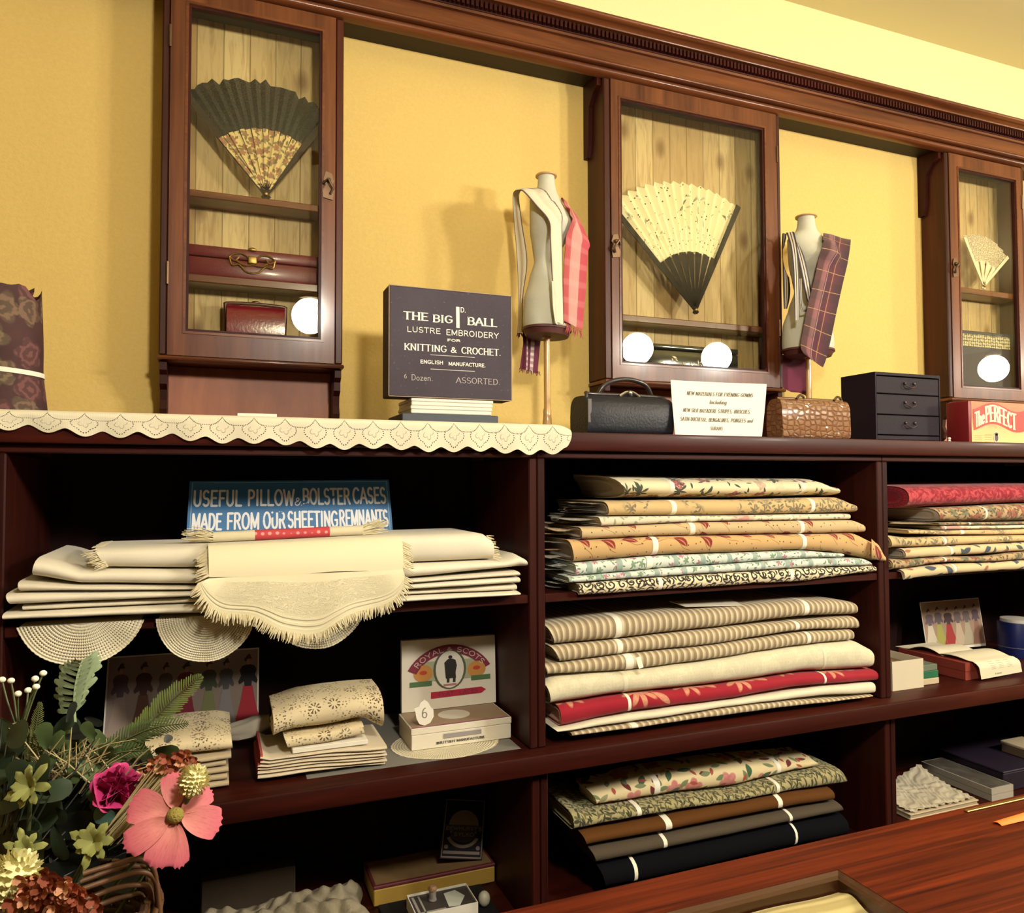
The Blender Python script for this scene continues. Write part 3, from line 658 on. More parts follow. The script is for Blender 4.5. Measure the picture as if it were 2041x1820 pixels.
# the big ball thread box on its two white boxes and a dark blue one
yb = 0.115
TL, TR, BR, BL = at(775.4, 568, yb), at(1021.5, 588.7, yb), at(1019.2, 798, yb), at(774, 791, yb)
bx0, bx1 = (TL.x+BL.x)/2, (TR.x+BR.x)/2; bz1, bz0 = (TL.z+TR.z)/2, (BL.z+BR.z)/2
ydeep = atx(763, 600, bx0).y
def mk_oldbox():
    n = N('worn_purple_card'); co = n.coord(); f = n.noise(co, 9, 4, .6); g = n.noise(co, 140, 3)
    c = n.mix(f, (0.024, 0.015, 0.025), (0.060, 0.045, 0.064)); c = n.mix(n.step(g, .62, .75), c, (0.11, 0.09, 0.09)); return n.pbr(c, 0.55, spec=.3)
OLDBOX = mk_oldbox()
base = thing('flat_box', 'flat dark blue box lowest under the purple thread box', 'box', (0, 0, 0)); 
xa, xb = at(802, 830, yb).x, at(994, 830, yb).x; zt_ = at(900, 826, yb).z
base.location = ((xa+xb)/2, 0.19, WT+0.0014)
m = MB(); m.box(xa, xb, yb+.002, 0.26, WT+0.0014, zt_, 0.002); m.build('body', plain('slate_blue_card', (0.060, 0.072, 0.090), .6), base)
z0 = zt_+0.0006; xa, xb = at(822, 800, yb).x, at(981, 800, yb).x; zmid = at(900, 810, yb).z
for i, (za, zb_) in enumerate(((z0, zmid-.0003), (zmid+.0003, bz0-.0006))):
    t = thing('flat_box', ['lower of two white boxes under the purple thread box', 'upper of two white boxes under the purple thread box'][i], 'box', ((xa+xb)/2, 0.19, za), group='white boxes under the thread box')
    MB().box(xa+i*.001-.002, xb+i*.003, yb+.004, 0.24, za, zb_-.008, 0.0015).build('body', WHITEP, t); MB().box(xa+i*.001-.003, xb+i*.003+.001, yb+.003, 0.241, zb_-.0079, zb_, 0.0015).build('lid', WHITEP, t)
t = thing('thread_box', 'large worn purple-black card box lettered for embroidery thread', 'box', ((bx0+bx1)/2, yb+.05, bz0))
MB().box(bx0, bx1, yb, max(ydeep, yb+.06), bz0, bz1, 0.003, 2).build('body', OLDBOX, t)
m = MB(); e = 0.0016
for (a, b, c, d) in ((bx0, bx0+e, bz0, bz1), (bx1-e, bx1, bz0, bz1), (bx0, bx1, bz1-e, bz1), (bx0, bx1, bz0, bz0+e)): m.box(a, b, yb-.0004, yb+.002, c, d)
m.build('worn_edge', plain('worn_card_edge', (0.36, 0.27, 0.18), .8), t)
S = lambda zx, zy: ((zx-210)/1495, 1-((zy-110)-(zx-210)*0.0837)/1350 if zy < 800 else 1-((zy-110)-(zx-210)*(0.0837-0.053*(zy-110)/1370))/1350)
Wb, Hb = bx1-bx0, bz1-bz0; F = lambda x, y: (bx0+x, yb-.0008, bz0+y)
m = MB()
def ln(text, u0, u1, v0, v1, pen, serif=0, **k): letters(m, text, u0*Wb, u1*Wb, v0*Hb, (v1-v0)*Hb, F, pen, serif, **k)
ln('THE', .115, .305, .695, .770, (.24, .11), .10); ln('BIG', .345, .50, .690, .762, (.24, .11), .10); ln('BALL', .625, .87, .688, .765, (.24, .11), .10)
m.poly([F(.532*Wb, .655*Hb), F(.560*Wb, .655*Hb), F(.558*Wb, .850*Hb), F(.530*Wb, .850*Hb)])
ln('D.', .567, .612, .800, .850, (.14, .14))
ln('LUSTRE', .140, .405, .585, .637, (.13, .13)); ln('EMBROIDERY', .450, .885, .580, .636, (.13, .13))
ln('FOR', .460, .565, .524, .548, (.34, .2), .2)
ln('KNITTING', .120, .452, .420, .482, (.19, .09), .08); ln('&', .488, .535, .420, .475, (.2, .14)); ln('CROCHET.', .575, .905, .418, .482, (.19, .09), .08)
rect(m, lambda u, v: F(u*Wb, v*Hb), .325, .685, .389, .393); rect(m, lambda u, v: F(u*Wb, v*Hb), .325, .685, .259, .263)
ln('ENGLISH', .245, .425, .306, .342, (.2, .17)); ln('MANUFACTURE.', .470, .775, .302, .338, (.2, .17))
text_part(t, m, CREAMINK); m = MB()
ln('6', .118, .140, .165, .205, (.12, .12)); ln('Dozen.', .175, .345, .150, .205, (.12, .10)); ln('ASSORTED.', .530, .900, .145, .200, (.14, .08), .06)
text_part(t, m, plain('faded_ink', (0.40, 0.36, 0.34), .7), 'faint_lettering')

# black doctor bag
yg = 0.07; bl, br = at(1183, 860, yg), at(1346, 865, yg); tz = at(1265, 788, yg).z
LEATH = plain('black_leather', (0.015, 0.016, 0.022), 0.45, bump=0.5, bscale=160, vary=.3, spec=.3)
t = thing('doctor_bag', 'black leather gladstone bag with arched handle beside the white notice', 'bag', ((bl.x+br.x)/2, yg+.05, WT+.0005))
xl, xr = at(1165, 830, yg+.05).x, br.x; dpt = 0.105
m = MB()
def bagsec(u, v):
    x = lerp(bl.x-.012, xr, u); a = 2*math.pi*v; c, s = math.cos(a), math.sin(a)
    hh = (tz-WT)/2; k = 1-0.10*abs(2*u-1)**6
    yy = yg+dpt/2 - (dpt/2)*math.copysign(abs(c)**0.45, c)*(1-0.30*max(0, s))*k
    return (x, yy, WT+hh+0.001 + (hh)*math.copysign(abs(s)**0.35, s)*(1-0.05*abs(2*u-1)**4 if s > 0 else 1))
m.grid(bagsec, 20, 36, closev=True)
for u in (0, 1): m.poly([bagsec(u, k/36) for k in range(36)])
m.build('body', LEATH, t, smooth=50)
m = MB(); m.tube(spline([(bl.x-.006, yg+.02, tz-.03), (bl.x-.004, yg+.026, tz+.002), (bl.x+.02, yg+.04, tz+.004), (xr-.03, yg+.04, tz+.003), (xr-.006, yg+.03, tz-.01)]), .0045, 8); m.build('mouth_frame', plain('frame_leather', (.03, .022, .025), .3, coat=.3), t, smooth=50)
m = MB(); h0, h1 = at(1192, 785, yg+.05), at(1298, 788, yg+.05); ht = at(1250, 757, yg+.05)
m.tube(spline([h0, (lerp(h0.x, h1.x, .15), yg+.045, ht.z-.012), (lerp(h0.x, h1.x, .5), yg+.045, ht.z), (lerp(h0.x, h1.x, .85), yg+.045, ht.z-.010), h1]), .0058, 10); m.build('handle', plain('handle_leather', (.022, .017, .018), .35, coat=.2), t, smooth=50)
m = MB(); c = at(1256, 783, yg+.03); m.tube(spline([(c.x-.028, yg+.033, tz+.001), (c.x-.01, yg+.033, tz+.011), (c.x+.01, yg+.033, tz+.011), (c.x+.028, yg+.033, tz+.001)]), .003, 6); m.ball((c.x, yg+.031, tz+.009), .007, 8, 6)
m.build('clasp', STEEL, t, smooth=50)
m = MB(); m.box(bl.x-.012, bl.x-.002, yg+.004, yg+.006, WT+.03, tz-.012, .0008); m.build('rim_highlight', plain('rim_highlight_colour', (.10, .085, .075), .4), t)  # pale strip painted in for the highlight along the bag's frame

# white notice
ys = 0.050
TL, TR, BR, BL = at(1338.5, 757, ys+.03), at(1526, 766, ys+.035), at(1519, 870, ys), at(1346, 866, ys)
t = thing('paper_notice', 'white printed paper notice about evening gown materials leaning at the middle', 'notice', (BL.lerp(BR, .5).x, ys, WT+.0005))
def paper(u, v):
    p = (BL.lerp(BR, u)).lerp(TL.lerp(TR, u), v); p.y += 0.010*math.sin(math.pi*u)*0.8+0.004*math.sin(3*u+2*v); p.z = max(p.z, WT+.0008) if v == 0 else p.z
    return p
m = MB(); m.grid(paper, 12, 10); st = len(m.v); m.grid(lambda u, v: paper(u, v)+Vector((0, .0005, 0)), 12, 10); m.build('sheet', WHITEP, t, smooth=60)
m = MB(); fn = lambda x, y: paper(x, y)+Vector((0, -.0012, 0)); pn = (.055*1.0, .05)
def pl(text, u0, u1, v0, h): letters(m, text, u0, u1, v0, h, fn, (.085, .07), .04, slant=.10, gap=.14)
pl('NEW MATERIALS FOR EVENING GOWNS', .165, .86, .735, .070); pl('Including', .41, .59, .585, .075); pl('NEW SILK BAYADERE STRIPES, BROCHES,', .115, .85, .42, .070)
pl('SATIN DUCHESSE, BENGALINES, PONGEES and', .075, .88, .255, .070); pl('SURAHS', .42, .56, .10, .065)
text_part(t, m, plain('faded_print', (.10, .085, .06), .8))

# crocodile handbag
yc = 0.085; TL, BR = at(1559, 793, yc), at(1696, 876, yc)
def mk_croc():
    n = N('crocodile_skin'); co = n.coord(); v = n.mapping(co, (52, 52, 70)); o = n.node('ShaderNodeTexVoronoi', voronoi_dimensions='3D', feature='DISTANCE_TO_EDGE'); n.put(o.inputs['Vector'], v); o.inputs['Scale'].default_value = 1.0; o.inputs['Randomness'].default_value = .55
    d = n.step(o.outputs['Distance'], 0.0, 0.22); c = n.mix(n.math('ADD', .45, n.math('MULTIPLY', d, .55)), (0.075, 0.030, 0.012), n.mix(n.noise(co, 18, 2), (0.20, 0.085, 0.035), (0.30, 0.145, 0.065)))
    return n.pbr(c, 0.25, 0, n.bump(d, .6, .003), .4)
t = thing('handbag', 'brown crocodile skin handbag beside the dark drawer chest', 'handbag', (TL.lerp(BR, .5).x, yc+.03, WT+.0005))
x0, x1, zz = TL.x, BR.x, TL.z; m = MB()
def croc(u, v):
    a = 2*math.pi*v; c, s = math.cos(a), math.sin(a); hh = (zz-WT)/2
    return (lerp(x0, x1, u)+.002*math.sin(9*v), yc+.03-.03*math.copysign(abs(c)**.5, c)*(1-.25*max(0, s)), WT+.0008+hh+hh*math.copysign(abs(s)**.4, s))
m.grid(croc, 14, 32, closev=True); [m.poly([croc(u, k/32) for k in range(32)]) for u in (0, 1)]
m.build('body', mk_croc(), t, smooth=50)
m = MB(); m.tube([(x0+.004, yc+.026, zz+.002), (x1-.004, yc+.026, zz+.002)], .004, 8); m.build('clasp_bar', OLDBRASS, t, smooth=50)
for q in (at(1590, 789, yc+.03), at(1664, 791, yc+.03)):
    m = MB(); m.tube(spline([(q.x-.012, yc+.02, zz+.003), (q.x-.004, yc+.018, zz+.012), (q.x+.012, yc+.022, zz+.009), (q.x+.014, yc+.024, zz+.003)]), .0034, 6); m.build('handle_ring', OLDBRASS, t, smooth=50)

# little dark chest of drawers
yd = 0.10; a, b = at(1744, 741, yd), at(1873, 749, yd); zt_ = (a.z+b.z)/2; back = atx(1676, 755, a.x).y
DCH = plain('dark_purple_leathercloth', (0.014, 0.009, 0.016), .6, bump=.3, bscale=300, spec=.2)
t = thing('drawer_chest', 'small dark purple chest of four drawers near the right cabinet', 'chest', ((a.x+b.x)/2, yd+.08, WT+.0005))
x0, x1 = a.x, b.x; yB = min(max(back, yd+.12), .30)
MB().frame(x0, x1, WT+.0006, zt_, x0+.004, x1-.004, WT+.006, zt_-.008, yd, yB-.004).build('carcass', DCH, t); MB().box(x0, x1, yB-.004, yB, WT+.0006, zt_).build('back', DCH, t)
zz = [at(1810, p_, yd).z for p_ in (752, 787, 828, 868)]+[WT+.0075]
for i in range(4):
    zt2, zb2 = zz[i]-.0012, zz[i+1]+.0012; 
    dr = MB().box(x0+.005, x1-.005, yd+.001, yB-.006, zb2, zt2, .0015).build('drawer', DCH, t)
    if i < 3:
        c = (x0+x1)/2+.004; z_ = lerp(zb2, zt2, .52); m = MB(); m.tube(spline([(c-.018, yd, z_+.006), (c-.017, yd-.007, z_-.002), (c, yd-.009, z_-.008), (c+.017, yd-.007, z_-.002), (c+.018, yd, z_+.006)]), .0017, 6)
        for s in (-1, 1): m.ball((c+s*.018, yd-.001, z_+.006), .0042, 8, 6)
        m.build('drop_handle', plain('drawer_pull_metal', (.12, .09, .10), .4, .8), dr, smooth=50)

# red tin "The PERFECT..."
yr = 0.045; TL, BL = at(1937, 798, yr), at(1941, 882, yr); x0 = TL.x; x1 = x0+.26; z1 = TL.z
def mk_redlabel():
    n = N('red_label_print'); co = n.coord('UV'); u, v, _ = n.sep(co); return n.pbr(n.ramp(n.math('ADD', v, n.math('MULTIPLY', n.noise(co, 6, 2), .18)), [(.05, (.78, .52, .20)), (.42, (.78, .42, .17)), (.72, (.62, .13, .06)), (1.0, (.66, .17, .07))]), .45)
t = thing('label_box', 'red and cream printed box lettered The Perfect at right end', 'box', (x0+.13, yr+.03, WT+.0005))
REDC = plain('crimson_card', (.22, .012, .018), .45)
spx = at(1912, 840, yr+.01).x
MB().box(x0-.012, x1, yr+.002, yr+.075, WT+.0006, z1-.001, .003, 2).build('body', REDC, t, smooth=40)
m = MB(); m.grid(lambda u, v: (lerp(x0-.002, x1-.004, u), yr+.0012, lerp(WT+.002, z1-.002, v)), 1, 1, uvfn=lambda u, v: (u*3, v)); m.build('label', mk_redlabel(), t)
Hh = z1-WT; F = lambda x, y: (x0+x, yr+.0003, WT+y)
m = MB(); wv = lambda x: .010*math.sin((x-.02)*26)*1.0
pts = [(x, .60*Hh+.012*math.sin((x-.03)*30)) for x in [i*.25/30 for i in range(31)]]
for (xa, ya), (xb, yb_) in zip(pts, pts[1:]): m.poly([F(xa+.006, ya-.028), F(xb+.006, yb_-.028), F(xb+.006, yb_+.034), F(xa+.006, ya+.034)])
m.build('banner', plain('deep_red_print', (.52, .045, .035), .5), t)
m = MB(); F2 = lambda x, y: (x0+x, yr-.0002, WT+y+.012*math.sin((x-.036)*30))
letters(m, 'The', .012, .050, .425*Hh, .046, F2, (.15, .10)); letters(m, 'PERFECT', .056, .185, .425*Hh, .050, F2, (.17, .10), .06)
m.build('lettering', plain('cream_print', (.80, .66, .42), .5), t)
m = MB(); ellip(m, lambda u, v: F(u, v), .100, .020, .012, .017); m.build('oval_border', plain('pale_print', (.72, .60, .40), .5), t)
m = MB(); ellip(m, lambda u, v: (x0+u, yr-.0002, WT+v), .100, .018, .0075, .0115); ellip(m, lambda u, v: (x0+u, yr-.0002, WT+v), .100, .029, .008, .0045); m.build('oval_picture', plain('brown_print', (.10, .06, .045), .6), t)
m = MB()
for k in range(4): rect(m, lambda u, v: F(u, v), .006+.002*(k % 2), .040, .004+k*.006, .0055+k*.006); rect(m, lambda u, v: F(u, v), .052, .082, .004+k*.007, .006+k*.007)
m.build('small_print', plain('tan_print', (.55, .33, .14), .6), t)
# tiny white knob beside the red box
q = at(1892, 875, .06); m = MB(); m.lathe([(.004, 0), (.0045, .006), (.0025, .008), (.005, .012), (.003, .016)], (q.x, .06, WT+.0006), 10); tag(m.build('collar_stud', WHITEP, loc=(q.x, .06, WT+.0006), smooth=50), 'tiny white stud between the drawer chest and red box', 'stud')

# brown flowered fabric bolt standing at the left end
def mk_rosecloth():
    n = N('dark_rose_cloth'); co = n.coord('UV'); x, y, c = n.cell(co, 16, .7); r = n.petals(x, y, .030, 5, .3)
    base_ = n.mix(n.noise(co, 20, 3), (.030, .010, .012), (.075, .026, .025)); fl = n.mix(n.step(c[1], .4, .6), (.15, .055, .055), (.17, .115, .065))
    sw = n.step(n.math('SINE', n.math('ADD', n.math('MULTIPLY', n.noise(co, 45, 2), 14), n.math('MULTIPLY', n.math('SQRT', n.math('ADD', n.math('MULTIPLY', x, x), n.math('MULTIPLY', y, y))), 420))), -.3, .6)
    return n.pbr(n.mix(r, base_, n.mix(sw, n.vec('MULTIPLY', fl, (.5, .5, .5)), fl)), .8)
RC = mk_rosecloth()
yq = 0.10; t = thing('fabric_bolt', 'dark brown rose patterned cloth bolt standing at far left with white band', 'fabric bolt', (-0.02, yq+.06, WT+.001))
R = [at(66, 575, yq), at(75, 690, yq), at(73, 735, yq), at(84, 806, yq)]; zt_ = at(30, 570, yq).z
def roll(u, v):
    z = lerp(WT+.0012, zt_, v); rx = pw([(WT, R[3].x), (R[2].z, R[2].x), (R[1].z, R[1].x), (zt_, R[0].x)], z); a = 2*math.pi*u
    xc = rx-.085; k = 1+.03*math.sin(3*a+8*v)*v
    zz = z+(.010*math.sin(a*5)+.006*math.sin(a*9+1))*(v > .99)
    return (xc+.085*math.cos(a)*k, yq+.06+.062*math.sin(a)*k, zz)
m = MB(); m.grid(roll, 40, 18, closeu=True, uvfn=lambda u, v: (u*.5, v*.25)); m.build('cloth', RC, t, smooth=70)
m = MB(); m.grid(lambda u, v: (lambda p: (p[0]-(.012+.05*v)*math.cos(2*math.pi*u), p[1]-(.012+.035*v)*math.sin(2*math.pi*u), p[2]-.03*v+.004*math.sin(u*40)*(1-v)))(roll(u, 1.0)), 40, 5, closeu=True, uvfn=lambda u, v: (u*.5, v*.1)); m.build('inner_fold', RC, t, smooth=70)
m = MB(); vb = (R[2].z-.002-WT)/(zt_-WT)
m.grid(lambda u, v: (lambda p: (p[0]+.0025*math.cos(2*math.pi*u), p[1]+.0025*math.sin(2*math.pi*u), p[2]-.006*math.cos(2*math.pi*u)-.004))(roll(u, vb+.035*v)), 40, 2, closeu=True); m.build('band', BAND, t, smooth=60)

# small white price card lying against the lace
a, b = at(474, 825, .03), at(553, 833, .03)
m = MB(); m.box(a.x, b.x, .045, .0465, WT+.0008, a.z+.003); tag(m.build('price_card', WHITEP, loc=(a.x, .045, WT+.0008)), 'small blank white card standing on the lace under left cabinet', 'card')

# lace runner over the worktop edge
def mk_lace():
    n = N('runner_lace'); co = n.coord('UV'); u, v, _ = n.sep(co)
    p_ = 0.0555; fu = n.math('SUBTRACT', n.math('FRACT', n.math('DIVIDE', u, p_)), .5); x = n.math('MULTIPLY', fu, p_)
    d1 = n.math('SUBTRACT', v, .030); r = n.math('SQRT', n.math('ADD', n.math('MULTIPLY', x, x), n.math('MULTIPLY', d1, d1)))
    ring = n.math('MULTIPLY', n.step(n.math('ABSOLUTE', n.math('SUBTRACT', n.math('ADD', r, n.math('MULTIPLY', n.math('ABSOLUTE', n.math('SINE', n.math('MULTIPLY', n.math('ARCTAN2', d1, x), 3.0))), -.004)), .0185)), .0014, .0006), n.step(n.math('SINE', n.math('MULTIPLY', n.math('ARCTAN2', d1, x), 34)), -.1, .2))
    ang = n.math('ARCTAN2', d1, x); pet = n.math('MULTIPLY', n.step(n.math('ABSOLUTE', n.math('SUBTRACT', r, n.math('ADD', .006, n.math('MULTIPLY', n.math('ABSOLUTE', n.math('COSINE', n.math('MULTIPLY', ang, 2.5))), .005)))), .0011, .0005), n.step(n.math('SINE', n.math('MULTIPLY', ang, 50)), 0, .3))
    low_ = n.step(d1, .002, -.001); ring = n.math('MULTIPLY', ring, low_); pet = n.math('MULTIPLY', pet, low_)
    x2 = n.math('MULTIPLY', n.math('SUBTRACT', n.math('FRACT', n.math('ADD', n.math('DIVIDE', u, p_), .5)), .5), p_); d2 = n.math('SUBTRACT', v, .060); r2 = n.math('SQRT', n.math('ADD', n.math('MULTIPLY', x2, x2), n.math('MULTIPLY', d2, d2)))
    swag = n.math('MULTIPLY', n.step(n.math('ABSOLUTE', n.math('SUBTRACT', r2, .030)), .0013, .0006), n.step(n.math('SINE', n.math('MULTIPLY', n.math('ARCTAN2', d2, x2), 60)), -.2, .2)); ring = n.math('MAXIMUM', ring, swag)
    mesh = n.math('MULTIPLY', n.math('MULTIPLY', n.step(n.math('SINE', n.math('MULTIPLY', u, 2400)), .55, .75), n.step(n.math('SINE', n.math('MULTIPLY', v, 2400)), .55, .75)), .35)
    h = n.math('MAXIMUM', n.math('MAXIMUM', ring, pet), mesh)
    return n.pbr((.70, .645, .48), .8, hole=h, sheen=.1)
LACE = mk_lace()
xL, xR = -.5, at(1141, 865, -.03).x
lowpts = {}
def lacehem(x):   # scalloped hem height
    ph = (x/.0555) % 1.0; s = abs(math.sin(math.pi*ph))
    end = max(0, 1-(xR-x)/.03)
    return pw([(-.5, 1.489), (.02, 1.4985), (.28, 1.488), (.6, 1.476), (1.1, 1.4695)], x)-.011*(s**1.6)+.004*math.sin(x*31)*.5 + .022*end**3
def lacefn(u, v):
    x = lerp(xL, xR, u); end = max(0, 1-(xR-x)/.035); hz = WT+.0155-.010*end**2
    zl = lacehem(x)
    if v < .35: q = v/.35; return (x-.002*end, lerp(.034, -.012, q), lerp(WT+.0014, hz, q**3))
    if v < .55: q = (v-.35)/.2; a = q*math.pi/2; return (x, -.012-.0145*math.sin(a), hz-.010*(1-math.cos(a)))
    q = (v-.55)/.45; zs = hz-.010
    return (x-.006*end*q*q, -.0265-.004*math.sin(x*60+1)*q*.7, lerp(zs, zl, q))
m = MB(); Lu = xR-xL
m.grid(lacefn, 420, 20, uvfn=lambda u, v: (u*Lu, .06-(v-.35)*.092 if v > .35 else .06))
tag(m.build('lace_runner', LACE, loc=(.3, 0, WT), smooth=60), 'long cream scalloped lace runner hanging over the shelf top edge', 'lace runner')
# ------------------------------------------------------------------ two half-size dress forms with scarves
LINEN = plain('form_linen', (.56, .55, .44), .85, bump=.2, bscale=500)
POLE = plain('varnished_pole', (.55, .33, .12), .3, coat=.4)
HEMR = plain('hem_band', (.09, .022, .018), .6)
FORMS = []
def torso_at(fm, p, fl=-.02):
    xc, yc, rz, zh, H, sc, prof = fm; f = (p.z-zh)/H
    if f < fl or f > .93: return None
    f = min(1, max(0, f))
    for a, b in zip(prof, prof[1:]):
        if a[0] <= f <= b[0]: q = (f-a[0])/(b[0]-a[0]); q = q*q*(3-2*q)*.4+q*.6; rx, ry, dy = (lerp(a[i], b[i], q) for i in (1, 2, 3)); break
    c, s = math.cos(-rz), math.sin(-rz); dx, dy_ = p.x-xc, p.y-yc; return (dx*c-dy_*s, dx*s+dy_*c, rx*sc, (ry+(.010 if .55 < f < .78 else 0))*sc, dy*sc)
def drape(mb, fm, k=1.07, fl=-.02):
    for i, p in enumerate(mb.v):
        r = torso_at(fm, p, fl)
        if r:
            x, y, rx, ry, dy = r; d = math.hypot(x/rx, (y-dy)/ry)
            if 1e-6 < d < k: x, y = x*k/d, dy+(y-dy)*k/d; c, s = math.cos(fm[2]), math.sin(fm[2]); mb.v[i] = Vector((fm[0]+x*c-y*s, fm[1]+x*s+y*c, p.z))
    return mb
def dress_form(label, xc, yc, ztop, zhem, rz, sc):
    t = thing('dress_form', label, 'dress form', (xc, yc, WT+.001), rz, 'dress forms with scarves')
    H = ztop-zhem; z = lambda f: zhem+f*H-(WT+.001)
    prof = [(0.0, .071, .054, 0), (.05, .072, .055, 0), (.18, .068, .052, .001), (.32, .047, .040, .002), (.44, .031, .028, .002), (.53, .040, .036, -.002), (.62, .053, .047, -.009), (.68, .060, .050, -.013), (.76, .062, .043, -.008), (.82, .060, .036, -.002), (.865, .046, .030, 0), (.89, .030, .026, 0), (.92, .0235, .023, 0), (.97, .0205, .0205, 0), (1.0, .0205, .0205, 0)]
    FORMS.append((xc, yc, rz, zhem, H, sc, prof)); m = MB()
    def body(u, v):
        f = v; k = 0
        for a, b in zip(prof, prof[1:]):
            if a[0] <= f <= b[0]: q = (f-a[0])/(b[0]-a[0]); q = q*q*(3-2*q)*.4+q*.6; rx, ry, dy = (lerp(a[i], b[i], q) for i in (1, 2, 3)); break
        a = 2*math.pi*u; bust = 0
        if .55 < f < .78 and math.sin(a) < 0: bust = .010*max(0, math.sin((f-.55)/.23*math.pi))*(math.exp(-((math.cos(a)-.5)/.3)**2)+math.exp(-((math.cos(a)+.5)/.3)**2))
        return ((rx*math.cos(a))*sc, (ry*math.sin(a)+dy-bust)*sc, z(f))
    m.grid(body, 40, 44, closeu=True); m.build('torso', LINEN, t, smooth=70, local=True)
    m = MB(); m.lathe([(.0715, 0), (.0715, .006), (.062, -.014), (.01, -.016)][::1], (0, 0, z(0)-.005), 40, sc, sc*.8); m.build('base_board', HEMR, t, smooth=50, local=True)
    m = MB(); m.lathe([(.0205, 0), (.0265, .001), (.0265, .0045), (.015, .006), (.012, .010), (.004, .011)], (0, 0, z(1.0)), 24, sc, sc); m.build('neck_cap', POLE, t, smooth=40, local=True)
    m = MB(); m.lathe([(.050, 0), (.050, .012), (.02, .02), (.013, .03), (.0105, .06), (.0105, .075), (.0085, .08), (.0085, z(0)-.025), (.013, z(0)-.02), (.009, z(0)-.012)], (0, 0, 0), 20); m.build('pole', POLE, t, smooth=40, local=True)
    return t
D1 = at(1093, 600, .26); z1t, z1h = at(1101, 352, .26).z, at(1085, 655, .26).z
f1 = dress_form('pale linen dress form draped with cream and pink scarves, left of middle cabinet', D1.x, .27, z1t, z1h, math.radians(38), 1.06)
D2 = at(1614, 600, .27); z2t, z2h = at(1615, 433, .27).z, at(1610, 697, .27).z
f2 = dress_form('pale linen dress form draped with striped sash and plaid scarf, right of middle cabinet', D2.x, .28, z2t, z2h, math.radians(8), 1.2)
def ribbon(path, widths, sag=0.0, th=.0016, n=6, mat=None, across=None, mb=None, vscale=1.0):
    """cloth strip along a list of (left point, right point)"""
    L = spline([p for p, _ in path], n); Rr = spline([q for _, q in path], n); K = len(L)-1; m = mb or MB()
    acc = [0.0]
    for i in range(K): acc.append(acc[-1]+((L[i+1]+Rr[i+1])/2-(L[i]+Rr[i])/2).length)
    nv = 8
    def fn(u, v, off=0):
        i = round(u*K); a, b = L[i], Rr[i]; p = a.lerp(b, v)
        t = (L[min(i+1, K)]-L[max(i-1, 0)]); nn = (b-a).cross(t)
        nn = nn.normalized() if nn.length > 1e-9 else Vector((0, -1, 0))
        return p+nn*(sag*math.sin(math.pi*v*2)*.5+off)
    wd = (L[K//2]-Rr[K//2]).length
    m.grid(lambda u, v: fn(u, v), K, nv, uvfn=lambda u, v: (acc[round(u*K)], v*vscale))
    m.grid(lambda u, v: fn(u, v, -th), K, nv, uvfn=lambda u, v: (acc[round(u*K)], v*vscale))
    return m
def fringe(mb, a, b, L, n, seed=1, drop=(0, 0, -1), r=.0011, spread=.35):
    rd = random.Random(seed); a, b, d = Vector(a), Vector(b), Vector(drop)
    for i in range(n):
        p = a.lerp(b, (i+.5)/n); e = p+d*L*rd.uniform(.75, 1.15)+(b-a).normalized()*L*rd.uniform(-spread, spread)+Vector((0, rd.uniform(-.003, .003), 0))
        mb.tube([p, p.lerp(e, .5)+Vector((rd.uniform(-.001, .001), rd.uniform(-.002, .001), 0)), e], [r, r, r*.5], 5)
def mk_creamscarf():
    n = N('cream_scarf'); co = n.coord('UV'); u, v, _ = n.sep(co); g = n.noise(co, 30, 2)
    ed = n.math('ADD', n.step(v, .06, .03), n.step(v, .94, .97)); w_ = n.math('MULTIPLY', n.step(n.math('SINE', n.math('MULTIPLY', v, 90)), .5, .9), .25)
    c = n.mix(w_, (.70, .63, .47), (.56, .48, .33)); return n.pbr(n.mix(ed, c, (.13, .085, .07)), .85, sheen=.2)
def mk_pinkscarf():
    n = N('pink_scarf'); co = n.coord('UV'); u, v, _ = n.sep(co)
    c = n.ramp(v, [(.0, (.40, .060, .062)), (.21, (.43, .07, .072)), (.23, (.60, .25, .22)), (.68, (.62, .27, .24)), (.70, (.42, .055, .075)), (1, (.43, .045, .07))])
    n_ = n.node; return n.pbr(n.mix(n.math('MULTIPLY', n.step(n.math('SINE', n.math('MULTIPLY', u, 130)), .2, .8), .12), c, (.8, .5, .45)), .8, sheen=.2)
def mk_plaidend():
    n = N('plum_check_scarf'); co = n.coord('UV'); u, v, _ = n.sep(co); ck = n.step(n.math('SINE', n.math('MULTIPLY', u, 420)), -.2, .3)
    w_ = n.math('ADD', n.step(n.math('ABSOLUTE', n.math('SUBTRACT', v, .42)), .085, .06), n.step(n.math('ABSOLUTE', n.math('SUBTRACT', v, .74)), .085, .06))
    return n.pbr(n.mix(n.math('MULTIPLY', w_, n.math('ADD', .45, n.math('MULTIPLY', ck, .55))), (.12, .010, .035), (.62, .50, .46)), .8)
CS, PS, PE = mk_creamscarf(), mk_pinkscarf(), mk_plaidend()
Y1 = .27
def A_(px, py, dy=0.0): return at(px, py, Y1+dy)
t = thing('scarf', 'cream scarf with dark edge over the left dress form shoulder', 'scarf', (D1.x, Y1, z1h), group='scarves on the dress forms')
